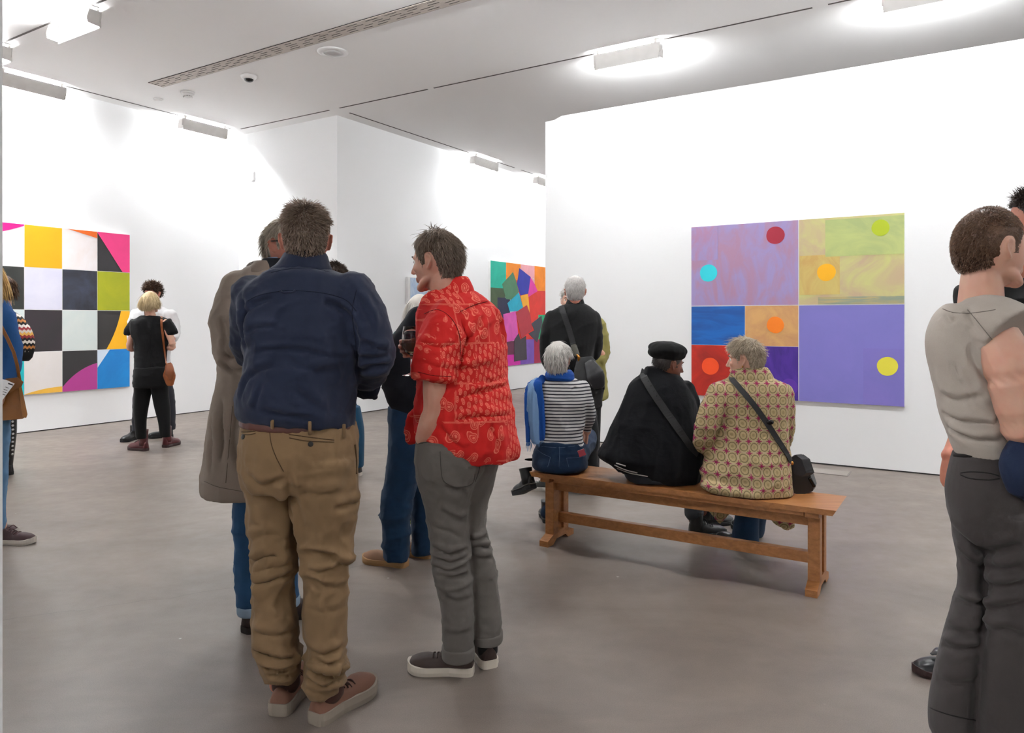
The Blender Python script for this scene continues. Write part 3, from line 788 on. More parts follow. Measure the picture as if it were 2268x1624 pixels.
class Head:
    def __init__(s, c, H, yaw=0.0, pitch=0.0, roll=0.0):
        """c: world centre; yaw 0 looks away from the camera, +90 to picture left"""
        s.c, s.H = np.array(tuple(c)), H
        s.M = np.array((Matrix.Rotation(math.radians(yaw), 3, 'Z') @ Matrix.Rotation(math.radians(pitch), 3, 'X') @ Matrix.Rotation(math.radians(roll), 3, 'Y')))
    def w(s, p): return np.asarray(p, float) * s.H @ s.M.T + s.c
    def pieces(s, female=False):
        k, m = 40, 28; rings = []
        for j in range(m + 1):
            ph = math.pi * min(max(j, 0.05), m - 0.05) / m
            t = np.arange(k) * 2 * math.pi / k
            rings.append(s.w(headsurf(np.stack([math.sin(ph) * np.cos(t), math.sin(ph) * np.sin(t), np.full(k, math.cos(ph))], 1))))
        P = [loft_pts(rings)]
        H, M = s.H, s.M
        def E(c, r, rot=(0, 0, 0)):
            P.append(ell(s.w(c), np.array(r) * H, M @ np.array(Euler(rot).to_matrix()), 14, 9))
        def T(pts, rad, flat=1.0): P.append(tube([tuple(s.w(p)) for p in pts], np.array(rad) * H, 10, flat, n=2))
        T([(0, 0.375, 0.06), (0, 0.425, -0.04), (0, 0.475, -0.145)], [0.030, 0.034, 0.042])       # nose
        E((0.035, 0.415, -0.155), (0.03, 0.035, 0.026)); E((-0.035, 0.415, -0.155), (0.03, 0.035, 0.026))
        T([(-0.20, 0.315, 0.075), (-0.10, 0.372, 0.095), (0, 0.375, 0.085), (0.10, 0.372, 0.095), (0.20, 0.315, 0.075)], [0.02, 0.034, 0.03, 0.034, 0.02])  # brow
        E((0.16, 0.30, -0.10), (0.08, 0.07, 0.07)); E((-0.16, 0.30, -0.10), (0.08, 0.07, 0.07))   # cheeks
        T([(-0.085, 0.375, -0.262), (0, 0.405, -0.255), (0.085, 0.375, -0.262)], [0.012, 0.026, 0.012])   # lips
        T([(-0.075, 0.37, -0.298), (0, 0.398, -0.300), (0.075, 0.37, -0.298)], [0.012, 0.027, 0.012])
        E((0, 0.345, -0.415), (0.10, 0.075, 0.075))                                              # chin
        T([(-0.205, 0.05, -0.26), (-0.18, 0.2, -0.35), (-0.08, 0.32, -0.42)], [0.055, 0.06, 0.06]); T([(0.205, 0.05, -0.26), (0.18, 0.2, -0.35), (0.08, 0.32, -0.42)], [0.055, 0.06, 0.06])
        for sg in (-1, 1):                                                                       # ears
            rim = [(sg * 0.315, 0.015, 0.0), (sg * 0.345, 0.02, 0.055), (sg * 0.368, -0.02, 0.085), (sg * 0.385, -0.075, 0.055), (sg * 0.382, -0.085, -0.01), (sg * 0.362, -0.05, -0.08), (sg * 0.340, -0.005, -0.135), (sg * 0.318, 0.012, -0.135)]
            T(rim, [0.014, 0.016, 0.017, 0.018, 0.017, 0.017, 0.022, 0.016])
            E((sg * 0.338, -0.03, -0.02), (0.014, 0.052, 0.09), (0, 0, sg * 0.35))
            E((sg * 0.335, 0.012, -0.03), (0.02, 0.014, 0.025))
        return P
    def dims(s): return s.H
def eyes(parent, head, iris='#3a2a1c'):
    wm, im = plain('eye_white', (0.8, 0.78, 0.75), 0.2), plain('iris_' + iris[1:], iris, 0.2)
    for sg in (-1, 1):
        o = raw('eye', parent, [ell(head.w((sg * 0.14, 0.312, 0.015)), (0.052 * head.H,) * 3)], wm)
        raw('iris', o, [ell(head.w((sg * 0.14, 0.347, 0.015)), (0.026 * head.H, 0.026 * head.H, 0.026 * head.H))], im)
        b = [tuple(head.w(p)) for p in ((sg * 0.06, 0.395, 0.085), (sg * 0.13, 0.390, 0.11), (sg * 0.21, 0.335, 0.085))]
        raw('eyebrow', parent, [tube(b, [0.002, 0.0032, 0.0015], 8, n=3)], MATS.get('brow') or plain('brow', '#4a3a2c', 0.8))
def hairline(az, z, front=0.26, side=0.02, nape=-0.22, ear=0.06):
    """1 where hair grows; az: 0 at the face, pi at the back"""
    a = np.degrees(az)
    h = np.interp(a, [0, 35, 55, 68, 74, 84, 100, 112, 125, 180], [front, front - 0.01, front - 0.10, side + 0.05, side - 0.08, ear + 0.02, ear + 0.02, -0.08, nape + 0.03, nape])
    return z - h
def hair(name, parent, head, mat, n=1800, length=0.035, lift=0.5, comb=(0, -0.3, -0.4), grav=0.25, width=0.0016, mask=None, shell=0.02, seed=1, taper_nape=True, lenfn=None, curl=0.0, mess=0.13, earclear=True, **hl):
    """a scalp-hugging shell plus many tapered locks growing from it"""
    g = np.random.default_rng(seed)
    mk = mask or (lambda az, z: hairline(az, z, **hl))
    H = head.H
    # shell
    k, m = 56, 40; V = []; idx = {}; Fc = []
    for j in range(m + 1):
        ph = math.pi * min(max(j, 0.1), m) / m
        t = np.arange(k) * 2 * math.pi / k
        d = np.stack([math.sin(ph) * np.cos(t), math.sin(ph) * np.sin(t), np.full(k, math.cos(ph))], 1)
        p = headsurf(d); az = np.abs(np.arctan2(d[:, 0], d[:, 1])); q = mk(az, p[:, 2])
        off = shell * np.clip(q * 9, -0.15, 1) * (np.interp(p[:, 2], [-0.3, 0.0, 0.2, 0.42], [0.35, 0.4, 0.7, 1.0]) if earclear else 1.0)
        pn = p / (np.linalg.norm(p, axis=1)[:, None] + 1e-9)
        V.append(p + pn * off[:, None] * (1 if taper_nape else 1) + 0.0)
    V = np.concatenate(V)
    keep = []
    azv = np.abs(np.arctan2(V[:, 0], V[:, 1])); qv = mk(azv, V[:, 2])
    for j in range(m):
        for i in range(k):
            i2 = (i + 1) % k; f = (j * k + i, j * k + i2, (j + 1) * k + i2, (j + 1) * k + i)
            if max(qv[list(f)]) > -0.01: Fc.append(f)
    bump = (vnoise(V * 14, seed) - 0.5) * 0.012
    V = V * (1 + bump[:, None])
    sv = head.w(V)
    # locks
    d = g.normal(size=(n * 6, 3)); d /= np.linalg.norm(d, axis=1)[:, None]
    p = headsurf(d); az = np.abs(np.arctan2(d[:, 0], d[:, 1])); q = mk(az, p[:, 2])
    ok = q > 0.0; d, p, q, az = d[ok][:n], p[ok][:n], q[ok][:n], az[ok][:n]
    pn = p / np.linalg.norm(p, axis=1)[:, None]
    L = length / H * (0.6 + 0.6 * g.random(len(p)))
    if lenfn is not None: L = L * lenfn(p, az)
    L = L * np.clip(q * 6 + 0.25, 0.25, 1)
    if earclear: L = L * np.where((np.abs(np.degrees(az) - 95) < 28) & (p[:, 2] < 0.24), 0.35, 1.0)
    crown = np.array((0.03, -0.18, 0.47)); fl = p - crown; L = L * np.clip(0.45 + np.linalg.norm(fl, axis=1) * 2.2, 0, 1); fl = fl - pn * (fl * pn).sum(1)[:, None]; fl /= np.linalg.norm(fl, axis=1)[:, None] + 1e-6
    cb = np.array(comb)
    dr = pn * lift + fl * 0.5 + cb + g.normal(size=p.shape) * mess
    dr /= np.linalg.norm(dr, axis=1)[:, None]
    seg = 4; pts = [p + pn * (shell * 0.7 * (np.interp(p[:, 2], [-0.3, 0.0, 0.2, 0.42], [0.35, 0.4, 0.7, 1.0]) if earclear else np.ones(len(p))))[:, None]]
    cur = pts[0]
    for s_ in range(seg):
        dr = dr + np.array((0, 0, -grav)) * 0.35 + g.normal(size=p.shape) * curl
        dr /= np.linalg.norm(dr, axis=1)[:, None]
        cur = cur + dr * (L / seg)[:, None]
        rr = np.sqrt((cur[:, 0] / 0.34) ** 2 + (cur[:, 1] / 0.43) ** 2 + (cur[:, 2] / 0.51) ** 2)
        fix = np.where((rr < 1.0) & (cur[:, 2] > -0.3), 1.01 / np.maximum(rr, 0.3), 1.0)
        cur = cur * fix[:, None]
        pts.append(cur)
    P = np.stack(pts, 1)                                       # n, seg+1, 3
    T = P[:, -1] - P[:, 0]; T /= np.linalg.norm(T, axis=1)[:, None] + 1e-9
    U = np.cross(T, pn); U /= np.linalg.norm(U, axis=1)[:, None] + 1e-9
    wv = width / H * (0.7 + 0.7 * g.random(len(p)))
    prof = np.array([1.0, 1.1, 0.95, 0.7, 0.15])
    A = P + U[:, None] * (wv[:, None] * prof)[:, :, None]; B = P - U[:, None] * (wv[:, None] * prof)[:, :, None]
    C = P + pn[:, None] * (wv[:, None] * prof * 0.9)[:, :, None]
    nv = len(p); allv = np.stack([A, B, C], 2).reshape(-1, 3)      # per lock: (seg+1)*3
    base = np.arange(nv)[:, None] * (seg + 1) * 3
    fs = []
    for s_ in range(seg):
        for x, y in ((0, 1), (1, 2), (2, 0)):
            fs.append(np.stack([base[:, 0] + s_ * 3 + x, base[:, 0] + s_ * 3 + y, base[:, 0] + s_ * 3 + 3 + y, base[:, 0] + s_ * 3 + 3 + x], 1))
    fs = np.concatenate(fs) + len(sv)
    allw = head.w(allv)
    o = mesh_obj(name, np.concatenate([sv, allw]), Fc + fs.tolist(), mat, parent, True)
    return o

# ---------------------------------------------------------------- hands and feet
def hand(wrist, direc, palm, scale=1.0, curl=(25, 30, 35, 40), thumb_side=1, spread=6, thumb_curl=20):
    """palm normal `palm` is the side the fingers close to"""
    d = Vector(direc).normalized(); p = Vector(palm); p = (p - d * p.dot(d)).normalized(); s = d.cross(p) * thumb_side
    w = Vector(wrist); S = scale; out = []
    out.append(tube([w - d * 0.01 * S, w + d * 0.03 * S, w + d * 0.065 * S, w + d * 0.092 * S], [0.026 * S, 0.036 * S, 0.041 * S, 0.039 * S], 14, 0.42, p))
    lens = (0.070, 0.078, 0.072, 0.056)
    for i in range(4):
        off = (0.030 - 0.0205 * i) * S
        q = w + d * (0.09 - 0.004 * abs(i - 1)) * S + s * off
        a = math.radians(spread * (1.5 - i)); dd = (d * math.cos(a) + s * math.sin(a))
        c = math.radians(curl[i]); pts = [q - dd * 0.02 * S, q]; ang = 0
        for j, fr in enumerate((0.45, 0.32, 0.23)):
            ang += c * (0.8, 1.1, 0.8)[j]
            q = q + (dd * math.cos(ang) + p * math.sin(ang)) * lens[i] * fr * S; pts.append(q)
        out.append(tube(pts, [0.0095 * S, 0.0095 * S, 0.0088 * S, 0.0082 * S, 0.0068 * S], 10, n=2))
    q = w + d * 0.022 * S + s * 0.026 * S + p * 0.004 * S
    dd = (d * 0.72 + s * 0.62 + p * 0.25).normalized(); pts = [q - dd * 0.015 * S, q]; ang = 0
    for fr in (0.45, 0.32, 0.25):
        ang += math.radians(thumb_curl) * 0.8
        ax = (dd * math.cos(ang) + (d * 0.5 + p * 0.8 - s * 0.5).normalized() * math.sin(ang)).normalized()
        q = q + ax * 0.068 * fr * S; pts.append(q)
    out.append(tube(pts, [0.013 * S, 0.0125 * S, 0.011 * S, 0.0095 * S, 0.0078 * S], 10, n=2))
    return out
def shoe(parent, heel, direc, L, upper, sole, lace=None, wid=0.05, sole_h=0.03, ankle=0.095, toe=0.052, shaft=0.0, heel_block=0.0, tilt=0.0, label=None, name='shoe', z0=0.0, trim=None):
    """shoe standing at world point `heel`, pointing along `direc`"""
    f = Vector(direc); f.z = 0; f.normalize(); r = Vector((f.y, -f.x, 0)); h = Vector(heel); h.z = z0
    ct, st = math.cos(tilt), math.sin(tilt)
    def Pt(t, x, z):
        u = t * L
        return h + f * (u * ct + z * st) + r * x + Vector((0, 0, z * ct - u * st + (L * st if tilt > 0 else 0)))
    out = [(0, 0.35), (0.015, 0.55), (0.06, 0.72), (0.15, 0.78), (0.35, 0.72), (0.55, 0.88), (0.70, 1.0), (0.82, 0.97), (0.92, 0.78), (0.975, 0.5), (1.0, 0.2)]
    out = dens(out, 2)
    def side(t): return float(np.interp(t, [q[0] for q in out], [q[1] for q in out])) * wid
    pts = [(q[0], q[1] * wid) for q in out] + [(q[0], -q[1] * wid) for q in reversed(out)]
    def soleh(t): return sole_h + (0.004 if t > 0.9 else 0) + 0.012 * max(0, (t - 0.85) / 0.15) ** 2
    bot = [Pt(t, x * 1.02, 0.008 * max(0, (t - 0.8) / 0.2) ** 2) for t, x in pts]
    topv = [Pt(t, x * 1.06, soleh(t)) for t, x in pts]
    mid = [Pt(t, x * 1.10, soleh(t) * 0.45) for t, x in pts]
    n = len(pts)
    root = None
    rings = []
    hp = [(0.0, 0.80 * ankle), (0.06, 0.98 * ankle), (0.16, ankle), (0.30, ankle * 0.98), (0.42, ankle * 0.90), (0.55, ankle * 0.72), (0.70, toe * 1.12), (0.85, toe), (0.95, toe * 0.78), (1.0, toe * 0.35)]
    for t in np.linspace(0.014, 0.988, 26):
        hh = float(np.interp(t, [q[0] for q in hp], [q[1] for q in hp])); ww = max(side(t), 0.006) * (0.98 if t > 0.4 else 0.95)
        zz = soleh(t) * 0.6
        ring = []
        narrow = 0.62 if t < 0.42 else 0.62 + 0.3 * min(1, (t - 0.42) / 0.3)
        for a in np.linspace(0, math.pi, 13):
            cx_, sy = math.cos(a), math.sin(a)
            lw = ww * (1 - (1 - narrow) * sy ** 1.5)
            ring.append(tuple(Pt(t, lw * np.sign(cx_) * abs(cx_) ** 0.7, zz + (hh - zz + sole_h * 0.3) * sy ** 0.8)))
        ring.append(tuple(Pt(t, -ww * 0.5, zz * 0.6))); ring.append(tuple(Pt(t, ww * 0.5, zz * 0.6)))
        rings.append(np.array(ring))
    pc_ = [loft_pts(rings)]
    if shaft:
        c0 = Pt(0.19, 0, ankle * 0.5); pc_.append(tube([c0, Pt(0.19, 0, ankle + shaft * 0.5), Pt(0.18, 0, ankle + shaft)], [0.045, 0.043, 0.047], 18, n=2, cap=False))
    up = raw(name, parent, pc_, upper, True, label)
    vs_ = [tuple(p) for p in bot + mid + topv]; fc = []
    for i in range(n):
        j = (i + 1) % n; fc += [(i, j, n + j, n + i), (n + i, n + j, 2 * n + j, 2 * n + i)]
    fc += [tuple(range(n - 1, -1, -1)), tuple(range(2 * n, 3 * n))]
    raw('sole', up, [(np.array(vs_), fc)], sole, False)
    if trim: 
        raw('welt', up, [tube([tuple(Pt(t, x * 1.09, soleh(t))) for t, x in pts + pts[:1]], [0.003] * (n + 1), 6, n=1, cap=False)], trim)
    if lace:
        lp = []
        for i, t in enumerate(np.linspace(0.36, 0.60, 5)):
            hh = float(np.interp(t, [q[0] for q in hp], [q[1] for q in hp])) + sole_h * 0.3
            lp.append(tube([tuple(Pt(t, -0.024, hh * 0.93)), tuple(Pt(t + 0.01, 0, hh + 0.004)), tuple(Pt(t, 0.024, hh * 0.93))], [0.0028] * 3, 6, n=3))
        hh = ankle + sole_h * 0.3
        for sg in (-1, 1):
            lp.append(tube([tuple(Pt(0.36, 0, hh + 0.005)), tuple(Pt(0.40, sg * 0.022, hh + 0.016)), tuple(Pt(0.44, sg * 0.036, hh - 0.004))], [0.0026] * 3, 6, n=3))
        raw('lace', up, lp, lace)
    return up
def core(spine, arms=(), legs=(), rs=0.055):
    """slim inner body: spine points, arm chains [(point, radius)...], leg chains"""
    P = [tube(spine, [rs] * len(spine), 12)]
    for ch in tuple(arms) + tuple(legs): P.append(tube([c[0] for c in ch], [c[1] for c in ch], 12))
    return P

# ------------------------------------------------------------------ people
def person(label, base, group=None):
    return empty('person', (base[0], base[1], 0.0), label, 'person', group)
def make_body(root, head, sk, neck, hip, arms=(), hands=(), legs=(), voxel=0.005, nr=0.056, sh=None, smooth=3):
    P = head.pieces()
    P.append(tube([tuple(head.w((0, -0.06, -0.12))), tuple(head.w((0, -0.10, -0.36))), tuple(neck)], [nr * 0.95, nr, nr * 1.15], 16))
    P += core([tuple(neck), tuple((Vector(neck) + Vector(hip)) / 2), tuple(hip)], arms, legs)
    if sh: P.append(tube([tuple(Vector(s) - Vector((0, 0, 0.03))) for s in sh], [0.03, 0.04, 0.03][:len(sh)], 12))
    for h in hands: P += h
    return garment('body', root, P, sk, voxel, smooth)
def legcore(root_hip, foot): return [(tuple(root_hip), 0.045), (tuple((Vector(root_hip) + Vector(foot)) / 2), 0.026), (tuple(Vector(foot) + Vector((0, 0, 0.07))), 0.03)]

SK_F = skin('skin_fair', '#c99a86', '#b8705c'); SK_RED = skin('skin_ruddy', '#bd7f6a', '#a8563f'); SK_BRN = skin('skin_brown', '#7a4a35', '#64382a'); SK_PALE = skin('skin_pale', '#d3a892', '#c98670')

# ---- man in the navy shirt and khaki trousers
def navy_man():
    Y = 2.62
    r = person('man in navy shirt and khaki trousers with his back to us', G(668, 1590))
    hd = Head(W(677, 532, Y), 0.240, yaw=14, pitch=-4)
    neck, hip = W(676, 610, Y), W(665, 960, Y + 0.01)
    sl, sr = W(570, 650, Y), W(790, 650, Y)
    arms = [[(tuple(sl), 0.045), (tuple(W(565, 770, Y + 0.16)), 0.04), (tuple(W(640, 800, Y + 0.36)), 0.03)],
            [(tuple(sr), 0.045), (tuple(W(826, 790, Y + 0.05)), 0.04), (tuple(W(790, 850, Y + 0.28)), 0.03)]]
    hn = hand(W(640, 800, Y + 0.36), (0.8, 0.5, 0.1), (0, -0.3, 1)) + hand(W(790, 850, Y + 0.28), (-0.75, 0.55, 0.1), (0, -0.3, 1), thumb_side=-1)
    make_body(r, hd, SK_RED, neck, hip, arms, [hn], [legcore(W(620, 960, Y), G(615, 1560)), legcore(W(715, 960, Y), G(718, 1570))], 0.0045, 0.056, [sl, neck, sr])
    hair('hair', r, hd, hairmat('hair_brown_grey', '#5a4536', '#a18e7e'), 5600, 0.036, 0.36, (0.15, 0.10, 0.0), 0.12, 0.0013, shell=0.050, seed=3, nape=-0.27, ear=0.10, mess=0.10,
         lenfn=lambda p, az: np.interp(p[:, 2], [-0.25, 0.1, 0.36, 0.46, 0.5], [0.35, 0.45, 0.8, 1.4, 1.5]))
    navy = fabric('navy_twill', '#1d253b', '#171e31', 0.8, 1100, 0.30, 0.1)
    torso = vloft([(592, 668, 54, .09), (600, 666, 72, .105), (611, 677, 100, .12), (631, 679, 127, .125), (660, 670, 140, .14), (700, 665, 138, .155), (752, 667, 130, .160), (800, 667, 128, .165), (850, 662, 131, .172), (890, 659, 133, .175), (915, 660, 133, .172), (930, 664, 128, .165)], Y)
    # hem sags to the right
    v, f = torso; zt_, zb_ = W(0, 850, Y).z, W(0, 930, Y).z
    k = np.clip((zt_ - v[:, 2]) / (zt_ - zb_), 0, 1); v[:, 2] -= k * (v[:, 0] - W(664, 0, Y).x) * 0.085 + k * 0.008
    ra = tube([W(775, 650, Y), W(806, 700, Y - 0.01), W(824, 760, Y), W(832, 806, Y + 0.02)], [.088, .084, .078, .066], 18)
    ra2 = tube([W(832, 803, Y + 0.03), W(818, 835, Y + 0.14), W(806, 846, Y + 0.22)], [.062, .058, .052], 16)
    la = tube([W(566, 655, Y), W(556, 720, Y + 0.05), W(560, 780, Y + 0.14), W(600, 800, Y + 0.30)], [.085, .078, .065, .05], 16)
    folds = [(0.010, (5, 5, 9), zband(640, 900, Y, .08), (0.4, 0.5, 0)), (0.008, (9, 9, 3), zband(840, 940, Y)), (0.010, (6, 6, 16), ball(835, 800, Y, .16)), (0.007, (4, 4, 14), zband(755, 800, Y, .05)), (0.006, (11, 11, 11), ball(600, 690, Y, .22)), (0.004, (18, 18, 18))]
    z2 = lambda L: [(420 + x / 2.706, 420 + y / 2.706) for x, y in L]; z3 = lambda L: [(420 + x / 2.602, 1000 + y / 2.602) for x, y in L]
    cre = [(z2([(318, 770), (360, 712), (430, 670), (500, 650)]), .010, .013), (z2([(340, 1010), (440, 965), (560, 962), (700, 968), (860, 1003), (990, 998)]), .007, .012), (z2([(800, 672), (880, 700), (950, 760), (985, 850)]), .011, .015),
           (z2([(300, 1265), (340, 1150), (410, 1090), (520, 1060)]), .010, .016), (z2([(385, 1310), (408, 1245), (432, 1160)]), .009, .012), (z2([(985, 800), (998, 930), (1000, 1060), (996, 1180)]), .016, .018), (z2([(1010, 900), (1100, 945), (1195, 965)]), .012, .015),
           (z2([(1015, 1085), (1110, 1065), (1200, 1045)]), .014, .016), (z2([(1010, 1000), (1080, 1010), (1190, 1000)]), .010, .014), (z2([(310, 620), (330, 720), (322, 850), (335, 960)]), .012, .016), (z2([(420, 1320), (600, 1360), (800, 1395)]), .009, .013), (z2([(620, 1180), (700, 1260), (820, 1330)]), .007, .015),
           (z2([(1000, 620), (1060, 720), (1110, 850)]), .008, .016), (z2([(560, 1010), (700, 1080), (900, 1090)]), .006, .018), (z2([(340, 860), (420, 820), (520, 830)]), .007, .014)]
    shirt = garment('shirt', r, [torso, ra, ra2, la], navy, 0.008, 4, folds, creases=cre)
    raw('cuff', r, [tube([W(812, 846, Y + .17), W(822, 868, Y + .17), W(830, 880, Y + .18)], [.045, .04, .012], 14, 0.75, (0, 1, 0)), tube([W(800, 852, Y + .2), W(812, 860, Y + .19)], [.05, .045], 14)], fabric('navy_dark', '#12172a'))
    dk = fabric('navy_seam', '#0f1628')
    # collar: standing band that folds over
    cr = [(560, 676, 45, .084), (568, 676, 50, .090), (586, 672, 60, .098), (600, 667, 72, .104), (606, 666, 68, .100)]
    garment('collar', r, [vloft(cr, Y + 0.004)], navy, 0.006, 3, [(0.003, (14, 14, 14))])
    seam('yoke_seam', r, shirt, [(548, 667), (575, 654), (622, 645), (665, 644), (720, 650), (765, 664), (790, 690)], 0.0016, dk)
    seam('locker_loop', r, shirt, [(621, 644), (626, 648), (640, 648), (650, 647), (654, 642)], 0.003, navy, lift=0.003)
    seam('sleeve_seam', r, shirt, [(790, 640), (780, 690), (786, 750), (792, 800)], 0.0015, dk)
    seam('collar_seam', r, shirt, [(600, 604), (640, 596), (690, 594), (730, 603)], 0.0015, dk)
    kh = fabric('khaki_chino', '#846a4b', '#735c42', 0.85, 1200, 0.30, 0.05)
    hips = vloft([(928, 662, 124, .150), (945, 663, 130, .160), (980, 664, 133, .175), (1020, 664, 132, .175), (1052, 664, 127, .165), (1075, 664, 118, .14)], Y)
    ll = vloft([(1010, 605, 70, .15), (1080, 598, 54, .135), (1154, 602, 51, .115), (1210, 609, 53, .105), (1270, 607, 50, .10), (1330, 609, 49, .095), (1403, 612, 52, .10), (1445, 614, 51, .098), (1475, 620, 46, .09), (1504, 620, 38, .08)], Y + .02)
    rl = vloft([(1010, 720, 72, .15), (1080, 717, 75, .14), (1154, 720, 66, .125), (1211, 723, 57, .11), (1288, 722, 49, .10), (1384, 720, 46, .095), (1440, 724, 45, .095), (1478, 722, 46, .095), (1512, 716, 41, .085), (1531, 718, 34, .075)], Y + .0)
    fo = [(0.016, (3.5, 3.5, 11), zband(1170, 1340, Y, .1), (0.25, 0.35, 0)), (0.022, (4, 4, 17), zband(1425, 1540, Y, .05), (0.2, -0.3, 0)), (0.010, (5, 5, 8), zband(1000, 1180, Y, .08), (0.3, -0.5, 0)), (0.005, (16, 16, 16)), (0.012, (10, 10, 2), zband(1050, 1420, Y, .1))]
    cre = [(z3([(360, 645), (440, 602), (530, 612)]), .014, .016), (z3([(372, 765), (480, 742), (600, 692)]), .014, .016), (z3([(380, 700), (470, 668), (560, 660)]), .010, .014), (z3([(655, 598), (760, 600), (860, 640), (918, 662)]), .016, .017), (z3([(690, 690), (790, 688), (905, 640)]), .014, .015), (z3([(690, 740), (790, 790), (900, 780)]), .012, .016),
           (z3([(560, 120), (592, 300), (630, 520)]), .014, .020), (z3([(330, 130), (420, 200), (480, 185), (560, 150)]), .010, .018), (z3([(375, 1140), (480, 1182), (610, 1190)]), .016, .015), (z3([(395, 1225), (500, 1272), (635, 1222)]), .018, .014), (z3([(430, 1292), (540, 1302), (620, 1262)]), .016, .012),
           (z3([(675, 1130), (770, 1172), (890, 1120)]), .014, .016), (z3([(690, 1250), (800, 1292), (895, 1232)]), .018, .014), (z3([(676, 1302), (780, 1342), (885, 1292)]), .018, .012), (z3([(710, 1190), (800, 1232), (890, 1190)]), .012, .013), (z3([(640, 230), (760, 252), (900, 232)]), .008, .02), (z3([(840, 335), (930, 300), (965, 275)]), .012, .016), (z3([(360, 520), (450, 480), (560, 500)]), .008, .018), (z3([(380, 1040), (480, 1060), (620, 1030)]), .009, .018), (z3([(680, 900), (780, 930), (890, 900)]), .008, .018)]
    tr = garment('trousers', r, [hips, ll, rl], kh, 0.0075, 4, fo, creases=cre)
    garment('belt', r, [vloft([(921, 662, 127, .155), (927, 662, 129, .158), (938, 662, 131, .160), (944, 662, 129, .158)], Y)], leather('belt_brown', '#4a2219'), 0.006, 2,
            post=lambda v: v - np.stack([0 * v[:, 0], 0 * v[:, 0], (v[:, 0] - W(664, 0, Y).x) * 0.075 + 0.006], 1))
    for bx, by in ((543, 925), (603, 934), (686, 944), (762, 950)):
        h, nn = tr.hit(bx, by + 14)
        if h is not None: raw('belt_loop', r, [tube([W(bx, by - 8, h.y - 0.018), W(bx, by + 6, h.y - 0.018), W(bx, by + 18, h.y - 0.004)], [.006] * 3, 8, 0.4, (0, 1, 0))], kh)
    kd = fabric('khaki_seam', '#4e3b25')
    seam('centre_seam', r, tr, [(597, 950), (600, 980), (610, 1010), (628, 1045)], 0.0016, kd)
    for ps in ([(640, 962), (680, 968), (740, 975)], [(641, 970), (680, 977), (740, 979)], [(535, 957), (550, 957), (566, 955)], [(536, 962), (552, 963), (566, 960)]):
        seam('pocket_welt', r, tr, ps, 0.0018, kd)
    for bx, by in ((688, 984), (539, 968)):
        h, nn = tr.hit(bx, by)
        if h is not None: lathe('button', [(0.009, 0), (0.009, 0.003), (0.005, 0.004)], plain('button_black', '#17130f', 0.4), r, h, nn, 14)
    seam('side_seam', r, tr, [(786, 985), (789, 1020), (789, 1050)], 0.004, kd)
    up, so = leather('suede_tan_brown', '#7c5544', 0.8), plain('sole_grey', '#8f8478', 0.8)
    br = leather('collar_brown', '#3f2116', 0.7); lc = plain('lace_brown', '#3a1d12', 0.8)
    for h_, d_, lb in ((G(614, 1588), (0.12, 1, 0), None), (G(694, 1607), (0.52, 0.86, 0), None)):
        s_ = shoe(r, h_, d_, 0.305, up, so, lc, wid=0.056, sole_h=0.044, ankle=0.085, toe=0.066)
        f = Vector(d_).normalized(); c = Vector(h_) + f * 0.075
        raw('ankle_collar', s_, [tube([c + Vector((0, 0, .085)), c + Vector((0, 0, .118))], [.050, .046], 18, 1.15, f)], br)
navy_man()

